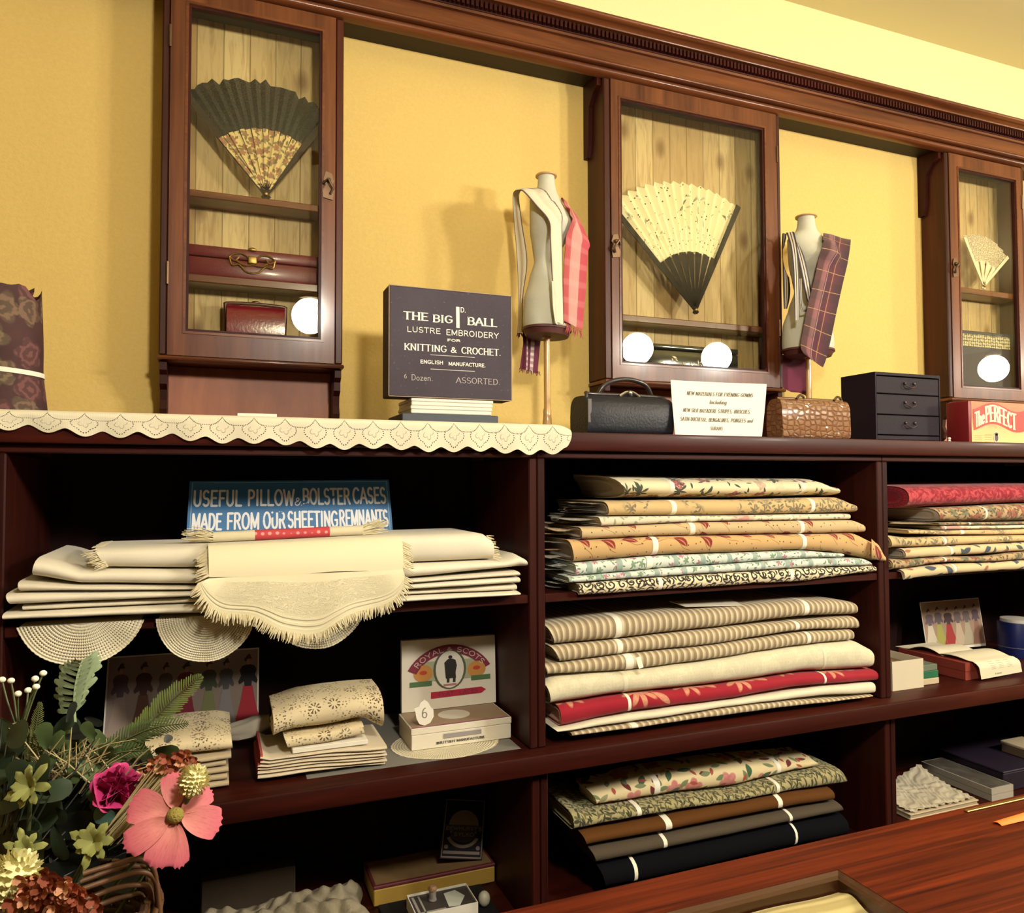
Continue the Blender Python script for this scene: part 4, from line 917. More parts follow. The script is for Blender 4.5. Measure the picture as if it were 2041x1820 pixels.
m = ribbon([(A_(1107, 642, -.085), A_(1124, 646, -.075)), (A_(1101, 560, -.085), A_(1122, 560, -.075)), (A_(1097, 480, -.085), A_(1121, 478, -.075)), (A_(1094, 441, -.08), A_(1118, 430, -.07)), (A_(1069, 410, -.066), A_(1100, 400, -.055)), (A_(1044, 382, -.042), A_(1084, 378, -.032)), (A_(1034, 379, -.01), A_(1062, 375, .0)), (A_(1022, 388, .035), A_(1036, 382, .03)), (A_(1025, 440, .06), A_(1040, 440, .035)), (A_(1031, 520, .06), A_(1051, 520, .035)), (A_(1034, 600, .06), A_(1043, 590, .04)), (A_(1032, 668, .06), A_(1042, 662, .045))], None, .006)
drape(m, FORMS[0]).build('cloth', CS, t, smooth=70)
m = ribbon([(A_(1107, 644, -.087), A_(1112, 648, -.083)), (A_(1102, 610, -.088), A_(1108, 615, -.084)), (A_(1100, 560, -.088), A_(1103, 560, -.087))], None, .0); drape(m, FORMS[0], 1.13).build('turned_edge', CS, t, smooth=70)
m = MB(); fringe(m, A_(1031, 664, .055), A_(1040, 664, .05), .012, 7, 3); m.build('dark_fringe', PE, t)
t = thing('scarf', 'pink striped scarf with fringe over the left dress form, plum end below', 'scarf', (D1.x, Y1, z1h-.05), group='scarves on the dress forms')
m = ribbon([(A_(1124, 640, -.060), A_(1161, 658, -.035)), (A_(1123, 560, -.062), A_(1168, 570, -.035)), (A_(1128, 480, -.062), A_(1172, 505, -.035)), (A_(1130, 440, -.055), A_(1175, 484, -.03)), (A_(1124, 400, -.035), A_(1156, 440, -.02)), (A_(1119, 394, .0), A_(1138, 416, .01)), (A_(1120, 400, .04), A_(1136, 430, .045))], None, .004)
drape(m, FORMS[0]).build('cloth', PS, t, smooth=70)
m = MB(); fringe(m, A_(1127, 644, -.059), A_(1160, 660, -.036), .022, 14, 5); m.build('fringe', PS, t)
m = ribbon([(A_(1047, 655, .035), A_(1085, 655, .035)), (A_(1042, 690, .045), A_(1081, 690, .045)), (A_(1036, 735, .05), A_(1077, 742, .05))], None, .008); drape(m, FORMS[0], 1.13, -.3).build('plum_end', PE, t, smooth=70)
m = MB(); fringe(m, A_(1034, 734, .05), A_(1077, 741, .05), .012, 14, 9); m.build('plum_fringe', PE, t)
# second form
def mk_stripes():
    n = N('striped_ribbon'); co = n.coord('UV'); u, v, _ = n.sep(co); s_ = n.math('ADD', n.step(n.math('ABSOLUTE', n.math('SUBTRACT', v, .34)), .10, .085), n.step(n.math('ABSOLUTE', n.math('SUBTRACT', v, .62)), .10, .085))
    return n.pbr(n.mix(s_, (.020, .018, .045), (.66, .58, .44)), .55)
def mk_plaid():
    n = N('plum_plaid'); co = n.coord('UV'); u, v, _ = n.sep(co)
    base_ = n.ramp(v, [(.0, (.13, .055, .05)), (.18, (.15, .06, .055)), (.22, (.36, .17, .17)), (.34, (.42, .22, .21)), (.38, (.12, .018, .045)), (.58, (.13, .016, .05)), (.62, (.17, .03, .06)), (1, (.055, .018, .03))])
    th = n.step(n.math('ABSOLUTE', n.math('SUBTRACT', v, .62)), .018, .010); bl_ = n.math('MULTIPLY', n.step(n.math('SINE', n.math('MULTIPLY', u, 52)), -.1, .1), .45)
    c = n.mix(bl_, base_, n.vec('MULTIPLY', base_, (1.7, 1.3, 1.3))); c = n.vec('MULTIPLY', c, (.42, .36, .40)); c = n.mix(n.math('MULTIPLY', th, .7), c, (.42, .20, .07)); fr = n.math('FRACT', n.math('DIVIDE', u, .0605)); c = n.mix(n.step(n.math('ABSOLUTE', n.math('SUBTRACT', fr, .5)), .017, .011), c, (.40, .23, .09))
    c = n.mix(n.step(n.math('ABSOLUTE', n.math('SUBTRACT', v, .40)), .012, .008), c, (.36, .22, .20)); return n.pbr(c, .8, sheen=.15)
SR, PLD = mk_stripes(), mk_plaid(); Y2 = .28
def B_(zx, zy, dy=0.0): return at(1540+zx/4.667, 410+zy/4.667, Y2+dy)
t = thing('scarf', 'plum plaid scarf hanging diagonally on the right dress form', 'scarf', (D2.x, Y2, z2h), group='scarves on the dress forms')
m = ribbon([(B_(300, 1385, -.072), B_(468, 1503, -.072)), (B_(262, 1310, -.074), B_(500, 1420, -.072)), (B_(290, 1120, -.080), B_(545, 1230, -.076)), (B_(335, 900, -.083), B_(600, 965, -.076)), (B_(398, 640, -.086), B_(658, 705, -.075)), (B_(440, 430, -.084), B_(697, 540, -.07)), (B_(468, 300, -.064), B_(722, 380, -.055)), (B_(472, 254, -.02), B_(727, 314, -.02)), (B_(474, 275, .03), B_(720, 340, .03))], None, .003)
drape(m, FORMS[1], 1.16).build('cloth', PLD, t, smooth=70)
m = ribbon([(B_(165, 1380, .04), B_(335, 1390, .04)), (B_(140, 1520, .05), B_(325, 1540, .05)), (B_(108, 1680, .055), B_(318, 1775, .055))], None, .006); drape(m, FORMS[1], 1.13, -.3).build('back_end', plain('plum_cloth', (.13, .008, .035), .8), t, smooth=70)
t = thing('sash', 'navy and cream striped sash knotted on the right dress form shoulder', 'sash', (D2.x, Y2, z2h+.1), group='scarves on the dress forms')
for k, (path) in enumerate((
    [(B_(125, 250, -.02), B_(200, 250, -.03)), (B_(165, 380, -.062), B_(225, 370, -.066)), (B_(190, 560, -.078), B_(238, 560, -.08)), (B_(200, 800, -.080), B_(245, 800, -.082)), (B_(205, 1065, -.078), B_(245, 1065, -.080))],
    [(B_(205, 330, -.052), B_(240, 360, -.058)), (B_(235, 480, -.068), B_(290, 470, -.074)), (B_(270, 640, -.072), B_(330, 640, -.076)), (B_(300, 800, -.070), B_(355, 790, -.072)), (B_(322, 890, -.067), B_(360, 880, -.07))],
    [(B_(90, 260, -.004), B_(130, 255, -.012)), (B_(88, 400, .03), B_(120, 440, .02)), (B_(95, 600, .032), B_(150, 640, .02)), (B_(98, 800, .03), B_(165, 800, .015)), (B_(105, 960, .03), B_(140, 960, .02))],
    [(B_(245, 680, -.076), B_(268, 680, -.077)), (B_(250, 850, -.078), B_(272, 850, -.079)), (B_(262, 960, -.077), B_(280, 950, -.078)), (B_(290, 985, -.075), B_(300, 965, -.076)), (B_(325, 975, -.072), B_(325, 960, -.072))])):
    drape(ribbon(path, None, .004), FORMS[1], 1.06+.03*k).build('ribbon_tail', SR, t, smooth=70)
# ------------------------------------------------------------------ printed cloths
def cloth(name, fn, rough=.85, sheen=.12, spec=.3):
    n = N(name); co = n.coord('UV'); c = fn(n, co); return n.pbr(c, rough, 0, n.bump(n.noise(co, 900, 1), .12, .001), sheen=sheen, spec=spec)
def p_cream_floral(n, co):
    c = n.mix(n.noise(co, 14, 2), (.80, .71, .46), (.74, .64, .40))
    x, y, k = n.cell(co, 13, .75); reg = n.step(k[2], .25, .3)
    c = n.mix(n.math('MULTIPLY', n.leaf(n.math('ABSOLUTE', x), y, .020, .0055, .020), reg), c, (.055, .075, .045))
    c = n.mix(n.math('MULTIPLY', n.petals(x, y, .026, 7, .75, 2), reg), c, (.075, .085, .06))
    x2, y2, k2 = n.cell(co, 15, .9, off=(.021, .013)); f = n.math('MULTIPLY', n.petals(x2, y2, .019, 5, .35), n.step(k2[1], .45, .5))
    fc = n.mix(n.step(n.noise(co, 190, 2), .45, .6), (.26, .055, .06), (.52, .26, .22)); c = n.mix(f, c, fc)
    x3, y3, k3 = n.cell(co, 36, 1, off=(.05, .31)); return n.mix(n.math('MULTIPLY', n.leaf(x3, y3, .010, .003), n.step(k3[0], .5, .55)), c, (.07, .08, .05))
def p_tan_sprig(n, co):
    c = n.mix(n.noise(co, 9, 2), (.62, .43, .19), (.55, .40, .20)); z = n.step(n.noise(co, 11, 2), .46, .55)
    x, y, k = n.cell(co, 30, 1); c = n.mix(n.math('MULTIPLY', n.petals(x, y, .017, 6, .8, 2), z), c, (.23, .19, .11))
    x, y, k = n.cell(co, 60, 1, off=(.3, .2)); return n.mix(n.math('MULTIPLY', n.leaf(x, y, .007, .0026), z), c, (.17, .15, .10))
def p_blotch(n, co):
    c = n.mix(n.noise(co, 16, 3), (.72, .66, .52), (.60, .55, .40)); c = n.mix(n.step(n.noise(co, 12, 2), .58, .64), c, (.52, .27, .24)); x, y, k = n.cell(co, 70, 1)
    return n.mix(n.math('MULTIPLY', n.leaf(x, y, .007, .003), n.step(k[1], .4, .5)), c, (.32, .32, .22))
def p_red_leaf(base1, base2):
    def f(n, co):
        c = n.mix(n.noise(co, 7, 3), base1, base2)
        x, y, k = n.cell(co, 15.5, .45, 1.4); y_ = n.math('ADD', y, n.math('MULTIPLY', n.math('MULTIPLY', x, x), 14))
        c = n.mix(n.leaf(x, y_, .0195, .0105, 0, 0), c, (.22, .018, .018)); c = n.mix(n.leaf(x, y_, .017, .0018, .004, -.002), c, (.42, .20, .10))
        x, y, k = n.cell(co, 15.5, .45, 1.4); c = n.mix(n.step(n.math('ABSOLUTE', n.math('ADD', n.math('ADD', y, .011), n.math('MULTIPLY', n.math('SINE', n.math('MULTIPLY', x, 130)), .003))), .0011, .0005), c, n.vec('MULTIPLY', c, (.55, .45, .4)))
        x, y, k = n.cell(co, 48, .9, 0, off=(.11, .07)); return n.mix(n.math('MULTIPLY', n.disc(x, y, .0017), n.step(k[1], .35, .4)), c, (.09, .04, .02))
    return f
def p_pale_stripe(n, co):
    u, v, _ = n.sep(co); c = n.mix(n.noise(co, 20, 2), (.64, .68, .60), (.58, .65, .60))
    fr = n.math('FRACT', n.math('DIVIDE', u, .075)); s1 = n.step(n.math('ABSOLUTE', n.math('SUBTRACT', fr, .5)), .10, .085); c = n.mix(n.math('MULTIPLY', s1, n.math('ADD', .55, n.math('MULTIPLY', n.noise(co, 160, 2), .5))), c, (.23, .33, .29))
    x, y, k = n.cell(co, 40, .9); out = n.math('SUBTRACT', 1, s1); fl = n.mix(n.step(k[0], .5, .55), (.45, .20, .26), (.20, .30, .20))
    c = n.mix(n.math('MULTIPLY', out, n.math('MULTIPLY', n.petals(x, y, .0085, 5, .6), n.step(k[1], .4, .45))), c, fl)
    x, y, k = n.cell(co, 95, 1, off=(.2, .4)); return n.mix(n.math('MULTIPLY', out, n.math('MULTIPLY', n.leaf(x, y, .005, .0017), n.step(k[2], .4, .45))), c, (.14, .22, .14))
def p_scroll(n, co):
    c = (.72, .63, .42); x, y, k = n.cell(co, 38, .35)
    r = n.math('SQRT', n.math('ADD', n.math('MULTIPLY', x, x), n.math('MULTIPLY', y, y))); a = n.math('ARCTAN2', y, x)
    sp = n.math('SINE', n.math('ADD', n.math('MULTIPLY', r, 620), n.math('MULTIPLY', a, 1.0))); m = n.math('MULTIPLY', n.step(sp, .15, .45), n.step(r, .0155, .0135))
    x, y, k2 = n.cell(co, 60, .8, off=(.02, .3)); m = n.math('MAXIMUM', m, n.leaf(x, y, .0085, .0026)); return n.mix(m, c, (.030, .024, .020))
def p_ticking(n, co):
    u, v, _ = n.sep(co); fr = n.math('FRACT', n.math('DIVIDE', u, .0168)); wv = n.noise(co, 700, 1)
    c = n.ramp(fr, [(.0, (.25, .175, .095)), (.34, (.27, .19, .105)), (.38, (.50, .41, .26)), (.50, (.74, .66, .47)), (.55, (.40, .31, .18)), (.60, (.76, .68, .50)), (.66, (.46, .38, .24)), (.88, (.38, .30, .18)), (.93, (.26, .18, .10))])
    return n.mix(n.math('MULTIPLY', wv, .18), c, (.62, .55, .40))
def p_damask(n, co):
    a = n.step(n.noise(co, 26, 3, .6, 1.5), .47, .53); c = n.mix(n.math('MULTIPLY', a, .55), (.68, .62, .44), (.58, .53, .38))
    x, y, k = n.cell(co, 120, .3, 0); return n.mix(n.math('MULTIPLY', n.disc(x, y, .0016), .2), c, (.40, .36, .25))
def p_red_damask(n, co):
    c = n.mix(n.noise(co, 40, 3), (.34, .008, .022), (.27, .006, .02)); x, y, k = n.cell(co, 6.8, .3, .8)
    m = n.math('MAXIMUM', n.petals(x, y, .048, 9, .6, 1.4), n.math('MAXIMUM', n.leaf(x, y, .03, .008, .06, .012), n.leaf(x, y, .03, .007, -.06, -.012)))
    g = n.math('MULTIPLY', m, n.math('ADD', .72, n.math('MULTIPLY', n.step(n.noise(co, 150, 2), .4, .6), .28))); c = n.mix(g, c, (.60, .28, .17))
    u, v, _ = n.sep(co); return c
def p_willow(n, co):
    c = n.mix(n.noise(co, 12, 2), (.42, .36, .17), (.34, .30, .15))
    for o_ in ((0, 0), (.31, .12), (.05, .47)):
        x, y, k = n.cell(co, 62, .9, 2.4, off=o_); c = n.mix(n.leaf(x, y, .0095, .0024), c, n.mix(n.step(k[2], .4, .6), (.05, .05, .025), (.13, .12, .05)))
    return c
def p_big_floral(n, co):
    c = n.mix(n.noise(co, 9, 2), (.74, .62, .36), (.66, .53, .29)); x, y, k = n.cell(co, 9.5, .6); f = n.petals(x, y, .026, 5, .35)
    c = n.mix(n.math('MULTIPLY', f, n.step(k[1], .4, .42)), c, n.mix(n.noise(co, 80, 2), (.46, .09, .09), (.66, .33, .27)))
    for o_, col, sc_, l in (((.2, .1), (.05, .11, .05), 13, .021), ((.4, .3), (.14, .02, .02), 15, .018), ((.1, .45), (.17, .21, .10), 24, .016), ((.33, .02), (.38, .08, .05), 22, .012)):
        x, y, k = n.cell(co, sc_, 1, off=o_); c = n.mix(n.math('MULTIPLY', n.leaf(x, y, l, l*.4), n.step(k[0], .35, .4)), c, col)
    return c
def p_red_pattern(n, co):
    a = n.noise(co, 55, 3, .6, 1.2); return n.mix(n.step(a, .46, .58), (.24, .008, .022), (.46, .06, .07))
def p_tan_multi(n, co):
    c = n.mix(n.noise(co, 9, 3), (.46, .34, .17), (.36, .24, .12)); x, y, k = n.cell(co, 26, 1); c = n.mix(n.petals(x, y, .017, 6, .5), c, n.mix(n.step(k[1], .5, .6), (.28, .10, .06), (.16, .16, .09)))
    x, y, k = n.cell(co, 60, 1, off=(.2, .2)); return n.mix(n.leaf(x, y, .008, .003), c, (.10, .08, .05))
def p_blue_leaf(n, co):
    c = n.mix(n.noise(co, 8, 2), (.62, .50, .28), (.54, .43, .24))
    for o_, col, l in (((0, 0), (.055, .075, .11), .020), ((.2, .4), (.07, .09, .08), .014), ((.37, .1), (.35, .13, .07), .012)):
        x, y, k = n.cell(co, 17, 1, off=o_); c = n.mix(n.math('MULTIPLY', n.leaf(x, y, l, l*.42), n.step(k[0], .3, .35)), c, col)
    return c
def p_plain(a, b): return lambda n, co: n.mix(n.noise(co, 320, 2), a, b)
FLORAL = cloth('cream_floral_cloth', p_cream_floral); SPRIG = cloth('tan_sprig_cloth', p_tan_sprig); BLOTCH = cloth('cream_pink_cloth', p_blotch)
LEAFA = cloth('tan_red_leaf_cloth', p_red_leaf((.50, .36, .18), (.58, .44, .25))); LEAFB = cloth('orange_red_leaf_cloth', p_red_leaf((.58, .36, .145), (.50, .33, .15)))
PALE = cloth('pale_striped_cloth', p_pale_stripe); SCROLL = cloth('black_scroll_cloth', p_scroll); TICK = cloth('ticking_cloth', p_ticking)
DAMASK = cloth('cream_damask_cloth', p_damask); REDD = cloth('red_damask_cloth', p_red_damask); SHEET = cloth('white_sheeting', p_plain((.74, .68, .52), (.68, .62, .46)))
WILLOW = cloth('willow_leaf_cloth', p_willow); BIGF = cloth('large_floral_cloth', p_big_floral); BROWN = cloth('brown_cloth', p_plain((.120, .046, .010), (.090, .034, .008)), .9, 0, .15)
GREYB = cloth('grey_brown_cloth', p_plain((.090, .070, .048), (.066, .051, .036)), .9, 0, .15); BLACKC = cloth('black_cloth', p_plain((.004, .004, .006), (.006, .006, .008)), 1.0, 0, .05); BURG = cloth('burgundy_cloth', p_plain((.06, .006, .012), (.045, .004, .010)), .9, 0, .1)
REDP = cloth('red_pattern_cloth', p_red_pattern); TANM = cloth('tan_mixed_cloth', p_tan_multi); BLUEL = cloth('blue_leaf_cloth', p_blue_leaf); LINING = cloth('grey_lining', p_plain((.42, .37, .30), (.34, .30, .25)))

# ------------------------------------------------------------------ a folded bolt of cloth
STACKS = {}
def bolt(name, label, group, top, bot, yf, depth, mat, bands=(), bw=.017, nose=.02, rise=0.0, seed=0, endmat=None, wob=.0016, cat='fabric bolt', zoom=None, stack=None, layers=3, bandmat=None, x1=None, zmin=None, floor=None, slim=True):
    ox, oy, sc = zoom or (0, 0, 1)
    W_ = lambda q: at(ox+q[0]/sc, oy+q[1]/sc, yf)
    T = sorted([(W_(q).x, W_(q).z) for q in top]); B = sorted([(W_(q).x, W_(q).z) for q in bot])
    rd = random.Random(seed*17+5); ph = [rd.uniform(0, 6.28) for _ in range(6)]
    xa = min(T[0][0], B[0][0]); xb = x1 or max(T[-1][0], B[-1][0])
    xlim = 1.9795 if x1 is None and xa > 1 else 9
    prev = STACKS.setdefault(stack or group, []); xe_ = max(T[-1][0], B[-1][0])
    xs_ = [lerp(xa, x1 or xe_, i/40) for i in range(41)]; B0 = B
    B = [(x, pw(B0, x)+.0003) for x in xs_]; T0 = T; T = []
    for x in xs_:
        z = pw(T0, x)
        for (pa, pb, pB, _t) in prev:
            if pa-.03 <= x <= pb+.03: z = min(z, pw(pB, x)-.0019)
        T.append((x, z))
    LXa, LXb = sorted((W_(q).x, W_(q).z) for q in bot)[0][0], sorted((W_(q).x, W_(q).z) for q in top)[0][0]
    RXa, RXb = sorted((W_(q).x, W_(q).z) for q in bot)[-1][0], sorted((W_(q).x, W_(q).z) for q in top)[-1][0]
    xmin_ = 2.0206 if x1 else -9; xa = max(xa, xmin_)
    LX = lambda zf: max(lerp(LXa, LXb, zf), xmin_); RX = (lambda zf: xb) if x1 else (lambda zf: min(lerp(RXa, RXb, zf), xlim))
    B = [(x, min(zb_, pw(T, x)-.004)) for x, zb_ in B]
    if prev: rise = 0
    if zmin is not None: B = [(x, max(z, zmin)) for x, z in B]
    prev.append((xa, xb, [(x, max(z, zmin or z)) for x, z in B], T))
    def prof(x, f=1.0, grow=0.0):
        zb, zt = pw(B, x), max(pw(T, x), pw(B, x)+.004); zc, h = (zb+zt)/2, (zt-zb)/2*f+grow
        wv = wob*(math.sin(x*23+ph[0])+.6*math.sin(x*57+ph[1])); y0 = yf+wv+(1-f)*nose-grow; r = max(nose*f, h*.8); out = []
        wz = 0
        for k in range(4): out.append((lerp(yf+depth, y0+r, k/3), zc-h))
        for k in range(1, 12):
            a = math.pi*k/12; s_ = math.sin(a); c_ = math.cos(a)
            out.append((y0+r-r*s_**.9, zc+wz*s_-h*math.copysign(abs(c_)**.75, c_)))
        for k in range(4): out.append((lerp(y0+r, yf+depth, k/3), zc+h+rise*(k/3)*f))
        if floor is not None: out = [(y, max(z, floor+grow) if k_ < 4 or y > -.006 else z) for k_, (y, z) in enumerate(out)]
        return out
    n = max(10, int((xb-xa)/.018)); P0 = len(prof(xa)); base = prof((xa+xb)/2); arc = [0]
    for a, b in zip(base, base[1:]): arc.append(arc[-1]+math.hypot(b[0]-a[0], b[1]-a[1]))
    so = rd.uniform(0, 3)
    def pt(u, j):
        x = lerp(xa, xb, u); p = prof(x); y, z = p[j]
        zb, zt = pw(B, x), pw(T, x); zf = min(1, max(0, (z-zb)/max(zt-zb, .003)))
        return (x+(LX(zf)-xa)*max(0, 1-(x-xa)/.04)+(RX(zf)-xb)*max(0, 1-(xb-x)/.04), y, z)
    t = thing(name, label, cat, ((xa+xb)/2, yf+depth/2, min(pw(B, xa), pw(B, xb))), group=group)
    m = MB(); m.grid(lambda u, v: pt(u, round(v*(P0-1))), n, P0-1, uvfn=lambda u, v: (lerp(xa, xb, u)+so, arc[round(v*(P0-1))]+so))
    # back closing face
    m.grid(lambda u, v: Vector(pt(u, 0)).lerp(Vector(pt(u, P0-1)), v), n, 1, uvfn=lambda u, v: (u, v))
    m.build('cloth', mat, t, smooth=60)
    # folded layers seen at the ends
    for u, sgn in ((0, -1), (1, 1)):
        e = MB()
        x = xa if u == 0 else xb; fs = [1.0]+[1-(k+.5)/(layers+.5)*.88 for k in range(layers)]
        loops = []
        for i, f in enumerate(fs):
            pr = prof(x, f); zb, zt = pw(B, x), pw(T, x); ins = (-.0045 if i % 2 else -.0005)*(1 if i else 0)
            L = []
            for y, z in pr:
                zf = min(1, max(0, (z-zb)/max(zt-zb, .003))); xx = LX(zf) if u == 0 else RX(zf); L.append((xx+sgn*ins, y, z))
            loops.append(L)
        for A, Bq in zip(loops, loops[1:]):
            for j in range(P0-1): e.poly([A[j], A[j+1], Bq[j+1], Bq[j]], [(0, 0), (0, .01), (.01, .01), (.01, 0)])
            e.poly([A[-1], A[0], Bq[0], Bq[-1]], [(0, 0)]*4)
        e.poly(loops[-1], [(0, 0)]*P0)
        e.build('folded_end', endmat or mat, t)
    for i, bx in enumerate(bands):
        if isinstance(bx, tuple): bxx, w_ = bx
        else: bxx, w_ = bx, bw
        xc = W_((bxx, (top[0][1]+bot[0][1])/2)).x
        m = MB(); G = [prof(xc+d, 1.0, .0006) for d in (-w_/2, w_/2)]; lean = rd.uniform(-.003, .003)
        m.grid(lambda u, v: (lambda q: (xc+(u-.5)*w_+lean*(v-.5)*2, q[0], q[1]))(G[round(u)][round(v*(P0-1))]), 1, P0-1); m.build('paper_band', bandmat or BAND, t, smooth=60)
    return t
def loose_folds(t, x, z0, z1, ys, mats, seed, L=.05, drop=.3):
    rd = random.Random(seed); xa_, xb_, B_, T_ = STACKS[g][-1]; x = xa_-.001; z0, z1 = max(pw(B_, xa_)+.0025, 1.1600), pw(T_, xa_)-.0025; L = min(L, x-(2.0215 if x > 2 else 1.0215)-.004)/.9 if x-L < (2.03 if x > 2 else 1.03) else L
    for i, mt in enumerate(mats):
        zc = lerp(z0, z1, (i+.5)/len(mats)); l = L*rd.uniform(.6, 1.25); ya, yb_ = ys[0]+rd.uniform(.0, .02), ys[1]-rd.uniform(0, .03); ph = rd.uniform(0, 6); hh = (z1-z0)/len(mats)*.5
        m = MB()
        xl_ = 2.0225 if x > 2 else 1.0225
        def fn(u, v, o):
            y = lerp(ya, yb_, u); xx = x-(l*(.25+.75*math.sin(math.pi*min(1, u*1.25+.12))))*v
            return (max(xx, xl_+.0006*i), y, zc+o+hh*.8*(.5*math.sin(u*7+ph)+.3*math.sin(u*17+ph*2))*v)
        m.grid(lambda u, v: fn(u, v, 0), 14, 6, uvfn=lambda u, v: (u*.2+ph, v*.06)); m.grid(lambda u, v: fn(u, v, .0009), 14, 6, uvfn=lambda u, v: (u*.2+ph, v*.06)); m.build('loose_fold', mt, t, smooth=60)

# ---- middle bay, upper shelf
g = 'patterned fabric bolts on the upper shelf of the middle bay'; Z = (1060, 900, 2.758)
t = bolt('fabric_bolt', 'cream rose floral fabric bolt topmost in the middle bay stack', g, [(470, 128), (1000, 138), (1590, 142), (1690, 185)], [(540, 262), (1200, 262), (1705, 248)], .045, .24, FLORAL, [(775, .012), (1500, .010)], nose=.15, rise=.004, seed=1, endmat=LINING, zoom=Z)
t = bolt('fabric_bolt', 'tan fabric bolt with grey leaf sprigs, second from top in the middle bay', g, [(415, 275), (900, 268), (1700, 252), (1790, 290)], [(430, 355), (1200, 348), (1795, 335)], .022, .28, SPRIG, [(785, .014), (1545, .012)], nose=.03, rise=.006, seed=2, endmat=LINING, zoom=Z)
a = at(1060+430/2.758, 900+310/2.758, .022); loose_folds(t, a.x, a.z-.018, a.z+.022, (.04, .26), [LINING, SPRIG, LINING, SPRIG], 2, .055)
t = bolt('fabric_bolt', 'thin cream and pink fabric bolt third from top in the middle bay', g, [(375, 357), (900, 352), (1750, 344)], [(388, 412), (900, 387), (1750, 373)], .012, .28, BLOTCH, [(890, .014), (1430, .007)], nose=.012, seed=3, zoom=Z)
a = at(1060+380/2.758, 900+385/2.758, .012); loose_folds(t, a.x, a.z-.012, a.z+.010, (.03, .26), [BLOTCH, LINING], 3, .075)
t = bolt('fabric_bolt', 'tan fabric bolt with dark red leaves, fourth from top in the middle bay', g, [(275, 418), (420, 402), (900, 389), (1780, 374), (1835, 400)], [(280, 485), (700, 466), (1840, 446)], .004, .29, LEAFA, [(888, .014), (1490, .012)], nose=.02, seed=4, endmat=LINING, zoom=Z)
a = at(1060+300/2.758, 900+450/2.758, .004); loose_folds(t, a.x, a.z-.016, a.z+.016, (.03, .26), [LEAFA, LEAFA], 4, .075)
t = bolt('fabric_bolt', 'orange tan fabric bolt with red leaves and drooping right end in middle bay', g, [(215, 488), (700, 468), (1500, 448), (1800, 452), (1900, 500)], [(240, 612), (700, 572), (1500, 542), (1700, 556), (1945, 602)], -.006, .30, LEAFB, [(680, .015), (1500, .013)], nose=.026, seed=5, endmat=LINING, zoom=Z)
c0, c1 = at(1060+1880/2.758, 900+520/2.758, -.012), at(1060+1945/2.758, 900+600/2.758, -.014); m = MB()
DT, DB = [(1800, 453), (1850, 468), (1900, 508), (1947, 584)], [(1700, 556), (1850, 586), (1947, 604)]
def droop(u, v, o):
    zx = lerp(1868, 1947, u); q = at(1060+zx/2.758, 900+lerp(pw(DB, zx), pw(DT, zx), v)/2.758, -.0075-.012*math.sin(math.pi*v)**.6*(1-.6*u)); q.y += o; return q
m.grid(lambda u, v: droop(u, v, 0), 10, 8, uvfn=lambda u, v: (u*.05, v*.04)); m.grid(lambda u, v: droop(u, v, .0008), 10, 8, uvfn=lambda u, v: (u*.05, v*.04)); m.build('drooping_corner', LEAFB, t, smooth=60)
a = at(1060+240/2.758, 900+560/2.758, -.006); loose_folds(t, a.x, a.z-.025, a.z+.028, (.02, .26), [LINING, LEAFB, LINING], 5, .065)
t = bolt('fabric_bolt', 'pale blue green striped floral fabric bolt above its thinner twin in middle bay', g, [(245, 618), (640, 580), (1480, 546), (1720, 562)], [(245, 684), (800, 636), (1500, 588), (1720, 582)], -.008, .30, PALE, [(650, .016)], nose=.016, seed=6, zoom=Z)
a = at(1060+250/2.758, 900+650/2.758, -.008); loose_folds(t, a.x, a.z-.014, a.z+.012, (.02, .26), [LINING, PALE], 6, .07)
t = bolt('fabric_bolt', 'thin pale green striped floral fabric bolt directly on the black scroll bolt', g, [(205, 688), (720, 642), (1500, 590), (1850, 590)], [(207, 726), (700, 690), (1500, 640), (1885, 627)], -.014, .31, PALE, [(730, .013), (1560, .006)], nose=.014, seed=7, zoom=Z)
t = bolt('fabric_bolt', 'cream fabric bolt with black scrolls at the bottom of the middle bay stack', g, [(258, 730), (720, 692), (1500, 642), (1890, 630)], [(266, 795), (720, 765), (1500, 716), (1895, 662)], -.016, .31, SCROLL, [(710, .011), (1432, .010)], nose=.018, seed=8, endmat=LINING, zoom=Z, floor=1.1575)
a = at(1060+266/2.758, 900+750/2.758, -.016); loose_folds(t, a.x, a.z-.010, a.z+.016, (.02, .26), [LINING, SCROLL], 8, .05)

# ---- middle bay, on the ledge
g = 'fabric bolts on the ledge of the middle bay'; Z = (1060, 1170, 2.758)
tk = bolt('fabric_bolt', 'thick brown and cream ticking stripe bolt with red label card on top', g, [(92, 218), (430, 172), (1000, 126), (1480, 80), (1700, 74), (1790, 88)], [(138, 325), (480, 292), (1000, 232), (1500, 167), (1795, 156)], .02, .27, TICK, [(480, .016), (1515, .015)], nose=.035, seed=11, zoom=Z)
bolt('fabric_bolt', 'brown and cream ticking bolt second from top on the middle ledge', g, [(120, 333), (480, 298), (1000, 238), (1440, 197), (1790, 168)], [(165, 418), (510, 372), (1000, 322), (1480, 242), (1805, 232)], .012, .28, TICK, [(487, .014), (1462, .012)], nose=.022, seed=12, zoom=Z)
bolt('fabric_bolt', 'brown and cream ticking bolt with dangling white tag, third on the middle ledge', g, [(78, 418), (500, 382), (1000, 328), (1500, 256), (1775, 240)], [(92, 490), (600, 457), (1000, 402), (1500, 322), (1775, 296)], .006, .28, TICK, [(540, .022), (1525, .012)], nose=.022, seed=13, zoom=Z)
